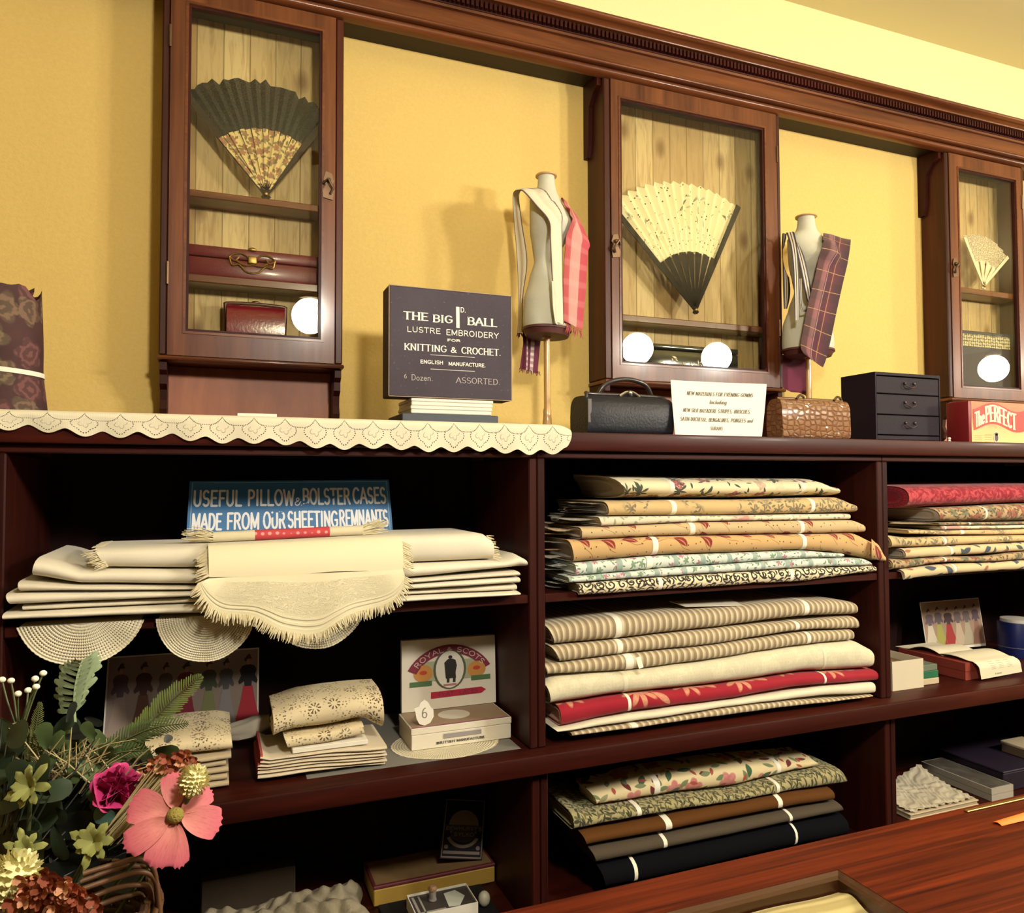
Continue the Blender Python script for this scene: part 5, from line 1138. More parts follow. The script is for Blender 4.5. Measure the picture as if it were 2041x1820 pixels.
bolt('fabric_bolt', 'thick rolled cream damask bolt in the middle ledge stack', g, [(88, 540), (130, 508), (550, 465), (1000, 408), (1500, 328), (1800, 298), (1890, 345)], [(110, 656), (550, 592), (1000, 547), (1500, 477), (1885, 456)], -.004, .29, DAMASK, [(520, .010), (1615, .008)], nose=.04, seed=14, zoom=Z, bandmat=SHEET)
rb = bolt('fabric_bolt', 'red fabric bolt with beige leaf figures in the middle ledge stack', g, [(160, 664), (550, 600), (1000, 556), (1500, 486), (1905, 462)], [(166, 776), (550, 692), (1000, 637), (1500, 552), (1905, 522)], -.008, .29, REDD, [(538, .008), (1617, .007)], nose=.026, seed=15, endmat=cloth('pink_selvedge', p_plain((.52, .26, .20), (.44, .20, .16))), zoom=Z)
SEL = cloth('selvedge_pink', p_plain((.55, .27, .2), (.45, .2, .16)))
bolt('folded_sheet', 'white folded sheet under the red bolt on the middle ledge', g, [(130, 778), (550, 706), (1150, 622), (1600, 556), (1890, 530)], [(150, 802), (550, 747), (1200, 648), (1600, 602), (1890, 588)], -.010, .29, SHEET, [], nose=.014, seed=16, zoom=Z, cat='sheet')
bolt('fabric_bolt', 'thin brown and cream ticking bolt lowest on the middle ledge', g, [(222, 806), (580, 755), (1200, 654), (1880, 597)], [(225, 826), (580, 778), (1200, 692), (1880, 606)], -.012, .29, TICK, [(565, .016)], nose=.012, seed=17, zoom=Z, zmin=.8297)
a, b = at(1363, 1214, .05), at(1462, 1206, .09); m = MB()
m.prism([(a.x, .045, a.z+.006), (b.x-.01, .040, b.z+.0065), (b.x, .10, b.z+.012), (a.x-.008, .10, a.z+.011)], (0, 0, .0012)); lb = m.build('label_card', CARD, loc=(a.x, .05, a.z)); tag(lb, 'small cream card with red print on the top ticking bolt', 'card')
m = MB()
for k in range(3): m.prism([(lerp(a.x, b.x, .15), .055+.012*k, lerp(a.z, b.z, .15)+.0050+.0018*k), (lerp(a.x, b.x, .8), .052+.012*k, lerp(a.z, b.z, .8)+.0056+.0018*k), (lerp(a.x, b.x, .8), .057+.012*k, lerp(a.z, b.z, .8)+.0064+.0018*k), (lerp(a.x, b.x, .15), .060+.012*k, lerp(a.z, b.z, .15)+.0058+.0018*k)], (0, 0, .0003))
m.build('red_print', plain('red_print', (.42, .08, .05), .7), lb, local=False) if False else None
a = at(1060+560/2.758, 1170+385/2.758, -.012); m = MB(); m.grid(lambda u, v: (a.x+.006*v+.012*u, -.020-.004*v, a.z-.024*v+.002*u), 2, 4); m.grid(lambda u, v: (a.x+.006*v+.012*u, -.0205-.004*v, a.z-.024*v+.002*u), 2, 4)
tag(m.build('price_tag', BAND, loc=tuple(a)), 'white paper tag hanging from the third ticking bolt', 'tag')

# ---- middle bay, bottom
g = 'fabric rolls in the bottom of the middle bay'; Z = (1060, 1460, 2.758)
bolt('fabric_roll', 'dark burgundy cloth roll at the back top of the bottom pile', g, [(250, 345), (700, 250), (1100, 175), (1650, 112)], [(255, 400), (700, 330), (1100, 265), (1700, 190)], .165, .13, BURG, [], nose=.03, seed=21, stack='behind', zmin=.656, zoom=Z, cat='fabric roll')
bolt('fabric_roll', 'cream roll with large pink flowers and green leaves on the bottom pile', g, [(345, 345), (650, 262), (1050, 197), (1560, 147)], [(368, 415), (700, 362), (1100, 312), (1582, 192)], .055, .10, BIGF, [(690, .016), (1365, .012)], nose=.045, seed=22, zoom=Z, cat='fabric roll')
bolt('fabric_roll', 'olive willow leaf print bolt under the pink flowered roll', g, [(225, 450), (600, 405), (1100, 322), (1400, 258), (1700, 202)], [(235, 550), (600, 472), (1100, 392), (1500, 322), (1750, 286)], .03, .24, WILLOW, [(592, .012), (1360, .010)], nose=.028, seed=23, zoom=Z, cat='fabric roll')
bolt('fabric_roll', 'plain chestnut brown cloth roll in the bottom pile', g, [(285, 566), (740, 482), (1400, 347), (1665, 316)], [(310, 636), (740, 557), (1380, 432), (1668, 386)], .022, .22, BROWN, [(755, .017), (1370, .014)], nose=.04, seed=24, zoom=Z, cat='fabric roll', wob=.0005)
bolt('fabric_roll', 'plain grey brown cloth roll above the black one', g, [(335, 652), (740, 577), (1430, 442), (1700, 387)], [(365, 735), (740, 657), (1430, 507), (1725, 446)], .016, .22, GREYB, [(738, .010), (1430, .009)], nose=.045, seed=25, zoom=Z, cat='fabric roll', wob=.0005)
bolt('fabric_roll', 'plain black cloth roll lowest in the bottom pile', g, [(380, 738), (740, 665), (1430, 515), (1740, 462)], [(420, 885), (740, 822), (1430, 655), (1752, 590)], .010, .22, BLACKC, [(575, .009), (1460, .007)], nose=.06, seed=26, zoom=Z, cat='fabric roll', wob=.0005, zmin=.4505)

# ---- right bay, upper shelf
g = 'fabric bolts on the upper shelf of the right bay'; Z = (1740, 900, 3.641); XE = 2.935
bolt('fabric_bolt', 'bright red patterned fabric bolt topmost in the right bay', g, [(255, 250), (600, 245), (1096, 238)], [(270, 415), (700, 396), (1096, 376)], .03, .26, REDP, [], nose=.07, seed=31, zoom=Z, x1=XE, rise=.01)
bolt('fabric_bolt', 'brown mixed floral fabric bolt with white band under the red bolt', g, [(472, 408), (700, 400), (1096, 380)], [(500, 512), (1096, 508)], .022, .27, TANM, [(825, .008)], nose=.045, seed=32, zoom=Z, x1=XE, endmat=LINING)
t = bolt('fabric_bolt', 'very thin dark floral fabric fold under the brown floral bolt', g, [(480, 518), (1096, 512)], [(480, 538), (1096, 530)], .012, .27, TANM, [(705, .007)], nose=.01, seed=33, zoom=Z, x1=XE)
a = at(1740+470/3.641, 900+510/3.641, .012); loose_folds(t, a.x+.01, a.z-.012, a.z+.012, (.015, .2), [SHEET, SPRIG], 33, .10, .1)
bolt('fabric_bolt', 'thin tan fabric fold with red flowers in the right bay stack', g, [(500, 540), (1096, 532)], [(500, 570), (1096, 560)], .010, .27, BLOTCH, [(525, .006)], nose=.012, seed=34, zoom=Z, x1=XE)
bolt('fabric_bolt', 'thin brown fabric fold with small white tag in the right bay stack', g, [(260, 570), (560, 575), (1096, 563)], [(260, 600), (560, 606), (1096, 604)], .008, .27, SPRIG, [(655, .012)], nose=.012, seed=35, zoom=Z, x1=XE)
t = bolt('fabric_bolt', 'tan fabric bolt with white band, fourth from bottom in right bay', g, [(118, 608), (300, 630), (530, 620), (1096, 608)], [(150, 702), (600, 682), (1096, 657)], -.002, .28, SPRIG, [(522, .009)], nose=.022, seed=36, zoom=Z, x1=XE)
bolt('fabric_bolt', 'cream fabric bolt with dark blue leaves in the right bay', g, [(230, 708), (600, 686), (1096, 662)], [(240, 782), (800, 747), (1096, 727)], -.006, .28, BLUEL, [(578, .009)], nose=.022, seed=37, zoom=Z, x1=XE, endmat=LINING, floor=1.1580)
bolt('fabric_bolt', 'red and green floral fabric bolt second from bottom in right bay', g, [(130, 788), (530, 766), (860, 764), (1096, 730)], [(152, 862), (530, 806), (860, 804), (1096, 790)], -.010, .28, TANM, [(530, .008)], nose=.02, seed=38, zoom=Z, x1=XE, floor=1.1580)
bolt('fabric_bolt', 'tan fabric bolt with blue and red flowers lowest in the right bay stack', g, [(225, 850), (600, 820), (1096, 792)], [(232, 942), (600, 892), (1096, 862)], -.014, .29, BLUEL, [(598, .009)], nose=.024, seed=39, zoom=Z, x1=XE, endmat=LINING, floor=1.1575)
# ------------------------------------------------------------------ white linens of the left bay
g = 'folded white linens on the left shelf'; Z = (0, 860, 1.855)
WSH = cloth('white_sheet_cloth', p_plain((.745, .69, .555), (.70, .64, .51))); OLDSH = cloth('old_white_cloth', p_plain((.70, .64, .51), (.66, .60, .47)))
t = bolt('folded_towel', 'white fringed towel folded on top of the linen pile', g, [(345, 436), (740, 424), (1510, 386), (1790, 376), (1825, 400)], [(392, 506), (740, 506), (1510, 488), (1830, 474)], -.012, .20, WSH, nose=.03, seed=41, zoom=Z, cat='towel', rise=0)
m = MB(); a, b = at(345/1.855, 860+436/1.855, -.012), at(392/1.855, 860+504/1.855, -.012)
for k in range(3): fringe(m, (lerp(a.x, b.x, .4), .15-.05*k, a.z), (lerp(a.x, b.x, .4), .19-.05*k, a.z), .018, 16, 40+k, (-1, 0, -.1), .0009, .2)
fringe(m, (a.x+.004, -.002, a.z), (b.x+.004, -.012, b.z+.002), .022, 26, 47, (-1, -.1, -.3), .0010, .25); m.build('fringe', FRINGE, t)
m = MB(); a, b = at(1815/1.855, 860+385/1.855, -.012), at(1832/1.855, 860+474/1.855, -.012); fringe(m, (a.x-.006, .0, a.z), (b.x-.004, -.010, b.z+.003), .018, 26, 48, (1, -.1, -.25), .0010, .25); m.build('fringe', FRINGE, t)
bolt('folded_sheet', 'thick white sheet folded under the fringed towel', g, [(130, 470), (330, 508), (740, 508), (1510, 490), (1900, 442), (1945, 470)], [(112, 540), (300, 568), (740, 571), (1510, 546), (1955, 502)], -.020, .30, WSH, nose=.05, seed=42, zoom=Z, cat='sheet', layers=3)
bolt('folded_sheet', 'thin white sheet third from top of the linen pile', g, [(62, 558), (300, 570), (740, 574), (1510, 549), (1920, 518)], [(70, 596), (740, 588), (1510, 564), (1925, 536)], -.022, .30, OLDSH, nose=.03, seed=43, zoom=Z, cat='sheet')
bolt('folded_sheet', 'white sheet with round fold, fourth from top of the linen pile', g, [(16, 600), (740, 590), (1510, 566), (1925, 537)], [(35, 645), (740, 612), (1510, 588), (1925, 563)], -.026, .31, WSH, nose=.03, seed=44, zoom=Z, cat='sheet')
bolt('folded_sheet', 'thin shadowed white sheet second from bottom of the linen pile', g, [(80, 646), (740, 614), (1510, 590), (1910, 565)], [(85, 664), (740, 634), (1510, 606), (1912, 588)], -.014, .30, OLDSH, nose=.02, seed=45, zoom=Z, cat='sheet')
bolt('folded_sheet', 'white sheet lowest in the linen pile, on the crochet doilies', g, [(6, 668), (300, 648), (740, 636), (1510, 608), (1925, 590)], [(10, 702), (300, 690), (740, 676), (1510, 634), (1925, 609)], -.030, .32, WSH, nose=.03, seed=46, zoom=Z, cat='sheet', floor=1.1580)

TOWEL = STACKS[g][0]
# damask runner with fringe hanging over the pile
Z5 = lambda zx, zy, Y: at(360+zx/4.252, 930+zy/4.252, Y)
def mk_runner():
    n = N('cream_damask_runner'); co = n.coord('UV'); u, v, _ = n.sep(co)
    ln_ = n.math('ADD', n.step(n.math('ABSOLUTE', n.math('SUBTRACT', v, .80)), .03, .012), n.step(n.math('ABSOLUTE', n.math('SUBTRACT', v, .90)), .03, .012))
    sp = n.noise(n.mapping(co, (1, .45, 1)), 22, 2, .5, 3.0); rel = n.math('MULTIPLY', n.step(n.math('ABSOLUTE', n.math('SUBTRACT', sp, .5)), .06, .02), n.math('MULTIPLY', n.step(v, .14, .2), n.step(v, .74, .68)))
    edge = n.math('MULTIPLY', rel, n.step(n.math('ABSOLUTE', n.math('SUBTRACT', u, .5)), .42, .34)); h = n.math('ADD', n.math('MULTIPLY', ln_, .8), edge)
    return n.pbr(n.mix(n.math('MULTIPLY', h, .22), (.74, .675, .46), (.60, .52, .34)), .8, 0, n.bump(h, .6, .003), sheen=.2)
RUN = mk_runner()
t = thing('damask_runner', 'cream embossed runner with shaped fringed flap hanging over the linen pile', 'table runner', (.55, -.05, 1.2))
foldL, foldR = Z5(240, 948, -.056), Z5(1883, 872, -.056); topL, topR = Z5(232, 690, -.022), Z5(1866, 622, -.022)
def panel(u, v):
    f = foldL.lerp(foldR, u); q = topL.lerp(topR, u)
    if v < .35: k = v/.35; return Vector((q.x+.004*(1-k), lerp(.030, -.010, k), max(q.z+.0035+.002*math.sin(u*14)*k, pw(TOWEL[3], q.x)+.0022)))
    k = (v-.35)/.65; p = q.lerp(f, k); p.y = lerp(-.022, -.056, math.sin(k*math.pi/2)); p.z += .0035*(1-k)+.002*math.sin(u*9+2); top_ = max(q.z+.0035, pw(TOWEL[3], q.x)+.0022); p.z = max(p.z, lerp(top_, f.z, k**1.6)); return p
m = MB(); m.grid(panel, 40, 18, uvfn=lambda u, v: (u, .02)); m.grid(lambda u, v: panel(u, v)+Vector((0, .0010, -.0006)), 40, 18, uvfn=lambda u, v: (u, .02)); m.build('upper_panel', RUN, t, smooth=70)
hem = [(150, 985), (190, 1090), (260, 1180), (340, 1232), (450, 1250), (600, 1262), (720, 1310), (850, 1380), (1000, 1415), (1090, 1420), (1200, 1398), (1330, 1312), (1450, 1245), (1600, 1205), (1720, 1170), (1820, 1110), (1880, 1020), (1900, 930)]
hp = spline([Z5(x, y, -.062) for x, y in hem], 5)
acc = [0]
for a, b in zip(hp, hp[1:]): acc.append(acc[-1]+(b-a).length)
def hemat(u):
    s_ = u*acc[-1]
    for i in range(len(acc)-1):
        if s_ <= acc[i+1]+1e-9: return hp[i].lerp(hp[i+1], (s_-acc[i])/max(1e-9, acc[i+1]-acc[i]))
    return hp[-1].copy()
def flap(u, v):
    a = foldL.lerp(foldR, u)+Vector((0, -.001, 0)); b = hemat(u); p = a.lerp(b, v); p.y = -.057-.006*math.sin(v*math.pi*.6)-.0025*math.sin(u*22)*v; return p
m = MB(); m.grid(flap, 72, 16, uvfn=lambda u, v: (u, v)); m.grid(lambda u, v: flap(u, v)+Vector((0, .0012, 0)), 72, 16, uvfn=lambda u, v: (u, v)); m.build('shaped_flap', RUN, t, smooth=70)
m = MB(); rd = random.Random(5)
for i in range(190):
    u = (i+.5)/190; p = flap(u, 1.0); d = (hemat(min(1, u+.01))-hemat(max(0, u-.01))).normalized(); nn = Vector((d.z, 0, -d.x)); nn = (nn+Vector((0, 0, -.55))).normalized()
    L = .0195*rd.uniform(.75, 1.15); e = p+nn*L+d*rd.uniform(-.005, .005)+Vector((0, rd.uniform(-.003, .002), 0))
    m.tube([p+Vector((0, .0006, 0)), p.lerp(e, .5)+d*rd.uniform(-.002, .002)+Vector((0, -.001, 0)), e], [.0014, .0013, .0007], 5)
m.build('fringe', FRINGE, t)
for s_, A, B_2 in ((-1, Z5(238, 690, -.025), Z5(238, 930, -.056)), (1, Z5(1868, 625, -.025), Z5(1885, 860, -.056))):
    m = MB(); fringe(m, A, B_2, .020, 40, 60+s_, (s_, -.15, -.45), .0012, .25); m.build('fringe', FRINGE, t)

# rolled towel with red woven band
p0, p1 = Z5(275, 612, .052), Z5(1542, 568, .052); r_ = .0098
dz_ = max(pw(TOWEL[3], p0.x), pw(TOWEL[3], p1.x), pw(TOWEL[3], (p0.x+p1.x)/2)); p0.z = max(p0.z, pw(TOWEL[3], p0.x)+.0016+r_); p1.z = max(p1.z, pw(TOWEL[3], p1.x)+.0016+r_); mid_ = pw(TOWEL[3], (p0.x+p1.x)/2)+.0016+r_-(p0.z+p1.z)/2; p0.z += max(0, mid_); p1.z += max(0, mid_)
t = thing('rolled_towel', 'rolled cream towel with red woven band and fringed ends before the blue sign', 'towel', tuple((p0+p1)/2))
def seg(x0, x1, mat, nm, rr):
    m = MB(); P = [p0.lerp(p1, lerp(x0, x1, k/8)) for k in range(9)]; m.tube(P, [rr*(1+.03*math.sin(k)) for k in range(9)], 14); m.build(nm, mat, t, smooth=50)
def mk_redband():
    n = N('red_woven_band'); co = n.coord(); v = n.voro(co, 75, .2, '3D'); return n.pbr(n.mix(n.step(v['Distance'], .32, .22), (.50, .055, .065), (.70, .32, .28)), .85)
seg(0, .265, CLOTHC, 'plain_end', r_); seg(.265, .765, mk_redband(), 'red_band', r_*1.02); seg(.765, 1, CLOTHC, 'plain_end', r_)
for s_, P in ((-1, p0), (1, p1)):
    m = MB(); rd = random.Random(8+s_)
    for k in range(60):
        a = rd.uniform(0, 6.28); rr = r_*math.sqrt(rd.random()); q = P+Vector((0, rr*math.cos(a), rr*math.sin(a))); L = rd.uniform(.028, .056); e = q+Vector((s_*L, rd.uniform(-.006, .006), rd.uniform(.001, .014)+.002*s_))
        m.tube([q, q.lerp(e, .5)+Vector((0, 0, rd.uniform(-.002, .003))), e], [.0011, .0010, .0006], 4)
    m.build('fringe', FRINGE, t)

# blue sign
TL, TR, BR, BL = at(378, 959.4, .245), at(775, 956.3, .245), at(784.5, 1078, .205), at(370.6, 1080, .205)
t = thing('sign_card', 'blue sign with white capitals about pillow and bolster cases', 'sign', tuple((BL+BR)/2))
BLUE = plain('sign_blue', (.035, .16, .36), .55, vary=.12, bscale=60); m = MB(); nb = Vector((0, .004, .0004))
m.prism([BL, BR, TR, TL], nb); m.build('board', BLUE, t)
f = quad_fn(TL, TR, BR, BL, .0008); Wd, Hd = (TR-TL).length, (TL-BL).length; fm = lambda x, y: f(x/Wd, y/Hd); SW = plain('sign_white', (.82, .82, .80), .6)
m = MB(); rd = random.Random(2); hh = Hd
letters(m, 'USEFUL', .022*Wd, .245*Wd, .565*hh, .285*hh, fm, (.115, .13)); letters(m, 'PILLOW', .275*Wd, .50*Wd, .57*hh, .285*hh, fm, (.115, .13)); letters(m, '&', .502*Wd, .538*Wd, .575*hh, .14*hh, fm, (.115, .13))
letters(m, 'BOLSTER', .543*Wd, .785*Wd, .585*hh, .285*hh, fm, (.115, .13)); letters(m, 'CASES', .80*Wd, .975*Wd, .595*hh, .285*hh, fm, (.115, .13))
letters(m, 'MADE', .022*Wd, .155*Wd, .175*hh, .29*hh, fm, (.115, .13)); letters(m, 'FROM', .180*Wd, .330*Wd, .185*hh, .29*hh, fm, (.115, .13)); letters(m, 'OUR', .350*Wd, .455*Wd, .195*hh, .29*hh, fm, (.115, .13))
letters(m, 'SHEETING', .468*Wd, .715*Wd, .205*hh, .29*hh, fm, (.115, .13)); letters(m, 'REMNANTS', .725*Wd, .978*Wd, .22*hh, .29*hh, fm, (.115, .13)); m.build('lettering', SW, t)
m = MB(); f2 = quad_fn(TL, TR, BR, BL, .0006); rect(m, f2, .012, .016, .02, .98); rect(m, f2, .984, .988, .02, .98); rect(m, f2, .012, .988, .965, .975); m.build('pale_border', plain('pale_blue_line', (.25, .42, .62), .6), t)

# crochet doilies hanging from under the linens
def mk_crochet():
    n = N('crochet_cotton'); co = n.coord('UV'); a, r, _ = n.sep(co)   # a turns, r metres
    ring = n.math('SINE', n.math('MULTIPLY', r, 6.283/.0068)); nspoke = 120
    sp = n.math('SINE', n.math('MULTIPLY', a, 6.283*nspoke)); hole = n.math('MULTIPLY', n.math('MULTIPLY', n.step(ring, .25, .55), n.step(sp, .2, .5)), n.step(r, .050, .056))
    hole = n.math('MULTIPLY', hole, n.step(r, .128, .122)); groove = n.math('MULTIPLY', n.step(ring, .5, .9), n.step(r, .056, .050))
    return n.pbr(n.mix(n.math('MULTIPLY', groove, .45), (.80, .73, .53), (.45, .38, .25)), .85, 0, n.bump(n.math('ADD', ring, n.math('MULTIPLY', sp, .4)), .5, .0015), hole=hole)
CRO = mk_crochet()
def doily(label, cx_px, left_px, right_px, bottom_px, top_py, yy, tilt=0.0):
    L, Rr, Bm = at(left_px, top_py, yy), at(right_px, top_py, yy), at(cx_px, bottom_px, yy); half = (Rr.x-L.x)/2; sag = max(.02, 1.1570-Bm.z); R = (half*half+sag*sag)/(2*sag); cz = Bm.z+R; cx = (L.x+Rr.x)/2
    R = R; m = MB(); na, nr = 150, 10
    a_max = math.acos(max(-1, min(1, (cz-1.1572)/R)))
    def fn(u, v):
        a = lerp(-a_max*1.0, a_max*1.0, u); r0 = (cz-1.1572)/math.cos(a) if cz > 1.1572 else 0.0; r0 = max(r0, .002)
        ro = R*(1+.010*abs(math.sin(u*math.pi*30))-.006); r = lerp(r0, max(ro, r0+.0005), v)
        return (cx+r*math.sin(a), yy-.0025*math.sin(a*7)*(v), cz-r*math.cos(a))
    uvf = lambda u, v: (u*2*a_max/6.283, (lambda p: math.hypot(p[0]-cx, p[2]-cz)/R*.135)(fn(u, v)))
    m.grid(fn, na, nr, uvfn=uvf); m.grid(lambda u, v: tuple(Vector(fn(u, v))+Vector((0, .0014, 0))), na, nr, uvfn=uvf)
    m.grid(lambda u, v: (lerp(cx-R*math.sin(a_max)+.004, cx+R*math.sin(a_max)-.004, u), lerp(yy, .05, v), 1.1574+.0002*v if v > .3 else 1.1574), 12, 4, uvfn=lambda u, v: (0, .04))
    o = m.build('crochet_doily', CRO, loc=(cx, yy, 1.157), smooth=60); tag(o, label, 'doily', 'crochet doilies under the linens')
doily('large white crochet doily hanging at far left under the linen pile', 160, 32, 287, 1327, 1238, -.004)
doily('white crochet doily hanging second from left under the linen pile', 415, 311, 508, 1319, 1230, -.004)
doily('white crochet doily showing behind the runner fringe', 630, 535, 728, 1294, 1222, -.004)

# ------------------------------------------------------------------ left bay, on the ledge
LZ = .8292
def fashion_card(label, TL, TR, BR, BL, figs, margin, mat_bg):
    t = thing('fashion_print', label, 'print', tuple((Vector(BL)+Vector(BR))/2)); m = MB(); m.prism([BL, BR, TR, TL], (0, .0015, .0002)); m.build('card', WHITEP, t)
    f = quad_fn(TL, TR, BR, BL, .0006); m = MB(); rect(m, f, .01, .99, margin, .985); m.build('print_ground', mat_bg, t)
    f1 = [quad_fn(TL, TR, BR, BL, .0008+.0002*k) for k in range(3)]
    for i, (u, sk, bd, w_, hv) in enumerate(figs):
        w_ *= 1.4
        mats = [plain('skirt_print', sk, .7), plain('bodice_print', bd, .7), plain('hair_print', (.06, .035, .02), .7), plain('face_print', (.45, .26, .18), .7)]; m = MB(); v0, v1 = margin+.02, hv; H = v1-v0; P = lambda a, b: (u+a*w_, v0+b*H)
        def pol(pts, k, kk=0): m.k = k; m.poly([f1[kk](*P(a, b)) for a, b in pts])
        pol([(-.62, 0), (.62, 0), (.44, .18), (.30, .36), (.20, .56), (-.20, .56), (-.30, .36), (-.44, .18)], 0)
        pol([(-.14, .55), (.14, .55), (.17, .62), (.36, .58), (.42, .62), (.30, .70), (.36, .78), (.26, .83), (.08, .85), (-.08, .85), (-.26, .83), (-.36, .78), (-.30, .70), (-.42, .62), (-.36, .58), (-.17, .62)], 1, 1)
        m.k = 3; m.poly([f1[1](*P(.075*math.cos(a), .885+.042*math.sin(a))) for a in [k*math.pi/6 for k in range(12)]])
        pol([(-.10, .885), (-.11, .91), (-.19, .925), (.18, .93), (.11, .95), (.09, .985), (.02, 1.0), (-.07, .975), (-.10, .95)], 2, 2)
        m.build('printed_figure', mats, t)
    return t
TL, TR, BR, BL = at(215, 1310, .325), at(516.5, 1291, .325), at(514.8, 1446, .29), at(202.5, 1474, .29); BL.z = BR.z = LZ+.0003 if False else BL.z
dz = BL.z-LZ-.0005; 
for v_ in (TL, TR, BR, BL): v_.z -= 0
BL.z = BR.z = LZ+.0006
fashion_card('wide card with seven ladies in long dresses behind the flowers', TL, TR, BR, BL, [
    (.09, (.36, .27, .22), (.12, .08, .09), .10, .93), (.235, (.16, .07, .05), (.09, .04, .035), .105, .93), (.375, (.17, .12, .09), (.12, .09, .07), .09, .91), (.51, (.26, .02, .05), (.16, .02, .03), .12, .90), (.66, (.24, .25, .11), (.07, .08, .05), .10, .91), (.775, (.30, .28, .29), (.10, .09, .10), .095, .91), (.925, (.48, .03, .05), (.015, .014, .02), .115, .94)], .13, plain('print_ground', (.30, .235, .20), .7))
# left napkins with a lace top
def mk_cutlace(base, hole):
    n = N('cutwork_lace'); co = n.coord('UV'); x, y, k = n.cell(co, 140, .9); z = n.step(n.noise(co, 22, 2), .44, .56); h = n.math('MULTIPLY', n.disc(x, y, .0016, .2), z)
    x2, y2, k2 = n.cell(co, 24, .6); fl = n.math('MULTIPLY', n.math('MULTIPLY', n.step(n.math('ABSOLUTE', n.math('SUBTRACT', n.math('SQRT', n.math('ADD', n.math('MULTIPLY', x2, x2), n.math('MULTIPLY', y2, y2))), .009)), .004, .0025), n.step(n.math('SINE', n.math('MULTIPLY', n.math('ARCTAN2', y2, x2), 9)), .1, .4)), n.step(k2[0], .55, .6))
    return n.pbr(n.mix(n.math('MAXIMUM', h, fl), base, hole), .85, 0, n.bump(n.noise(co, 60, 3), .4, .002))
CUT = mk_cutlace((.68, .57, .36), (.10, .065, .035)); TANN = cloth('tan_napkin_cloth', p_plain((.50, .40, .26), (.42, .34, .21))); NAPC = cloth('cream_napkin_cloth', p_plain((.66, .57, .42), (.60, .51, .37)))
g = 'folded tan napkins beside the flowers'; Z = (360, 1420, 2.591)
names = ['topmost', 'second from top', 'third from top', 'fourth from top', 'lowest']
ys = [226, 262, 298, 332, 366, 402]
bolt('lace_cloth', 'cream cutwork lace cloth folded over the tan napkins by the flowers', g, [(-190, 175), (0, 135), (200, 118), (262, 130)], [(-180, 280), (0, 238), (270, 205)], .028, .17, CUT, nose=.05, seed=51, zoom=Z, cat='lace cloth')
for i in range(5):
    r_x = [262, 235, 248, 240, 250][i]
    bolt('napkin', 'folded tan napkin, %s of the pile beside the flowers' % names[i], g, [(-170, ys[i]+52), (0, ys[i]+18), (r_x, ys[i]-16)], [(-165, ys[i+1]+50), (0, ys[i+1]+16), (r_x, ys[i+1]-18)], .022+.003*(i % 2), .16, TANN, nose=.012, seed=52+i, zoom=Z, cat='napkin', zmin=LZ)
# bundled grey-cream cloth between the two piles
m = MB(); P = spline([at(440, 1462, .22), at(475, 1458, .22), at(505, 1450, .215), at(535, 1440, .215), at(560, 1432, .22)], 6); rr = [.012, .020, .022, .017, .020]
K = len(P)-1
def bund(u, v):
    i = round(u*K); a = 2*math.pi*v; q = u*4; r0 = lerp(rr[int(min(3.999, q))], rr[int(min(3.999, q))+1], q-int(min(3.999, q))); r0 *= 1+.10*math.sin(5*a+u*6)+.05*math.sin(9*a)
    return (P[i].x, P[i].y+r0*1.2*math.cos(a), max(LZ+.001, P[i].z+r0*math.sin(a)))
m.grid(bund, K, 26, closev=True); m.poly([bund(0, k/26) for k in range(26)]); m.poly([bund(1, k/26) for k in range(26)])
tag(m.build('bundled_cloth', plain('grey_cream_cloth', (.52, .46, .36), .85), loc=tuple(P[8]), smooth=70), 'bunched grey cream cloth between the two napkin piles', 'cloth')
# red edged napkins, white card box and lace in the centre
g = 'red edged napkins in the left bay'; Z = (480, 1350, 3.631)
REDEND = cloth('red_napkin_edge', p_plain((.45, .05, .05), (.34, .03, .03)))
t = bolt('lace_cloth', 'cream cutwork lace cloth draped on the card box above the red napkins', g, [(235, 250), (450, 180), (640, 150), (860, 125), (1030, 115)], [(240, 465), (330, 420), (600, 395), (880, 325), (1040, 400)], .030, .12, CUT, nose=.07, seed=61, zoom=Z, cat='lace cloth', wob=.003)
bolt('lace_cloth', 'cream lace edged cloth folded on the white card box', g, [(315, 440), (600, 405), (890, 345)], [(345, 520), (600, 486), (900, 425)], .028, .12, CUT, nose=.014, seed=62, zoom=Z, cat='lace cloth')
A_2, B_3 = at(480+420/3.631, 1350+512/3.631, .026), at(480+920/3.631, 1350+440/3.631, .026)
t = thing('card_box', 'slim white card box on the red edged napkins', 'box', tuple((A_2+B_3)/2)); zb_, zt_ = at(480+650/3.631, 1350+508/3.631, .026).z, at(480+650/3.631, 1350+480/3.631, .026).z
zt_ = min(zt_+.001, min(pw(STACKS[g][-1][2], lerp(A_2.x, B_3.x, k/6)) for k in range(7))-.001); MB().box(A_2.x-.012, B_3.x, .026, .13, zb_-.003, zt_, .001).build('sleeve', WHITEP, t); STACKS[g].append((A_2.x-.03, B_3.x+.02, [(A_2.x-.03, zb_-.003), (B_3.x+.02, zb_-.003)], [(A_2.x, zt_), (B_3.x, zt_)]))
yl = [565, 600, 628, 655, 682, 712, 746]; yr = [500, 528, 548, 566, 584, 600, 622]
nm = ['topmost', 'second from top', 'third from top', 'fourth from top', 'second from bottom', 'lowest']
for i in range(6):
    bolt('napkin', 'cream napkin with red end, %s in the pile under the lace' % nm[i], g, [(125+18*(i < 2), yl[i]), (500, lerp(yl[i], yr[i], .45)), (1060-12*(i % 2), yr[i])], [(120+18*(i < 2), yl[i+1]), (500, lerp(yl[i+1], yr[i+1], .45)), (1055-12*(i % 2), yr[i+1])], .018+.002*(i % 2), .15, NAPC, nose=.012, seed=63+i, zoom=Z, cat='napkin', endmat=REDEND, zmin=LZ+.0002, wob=.002)
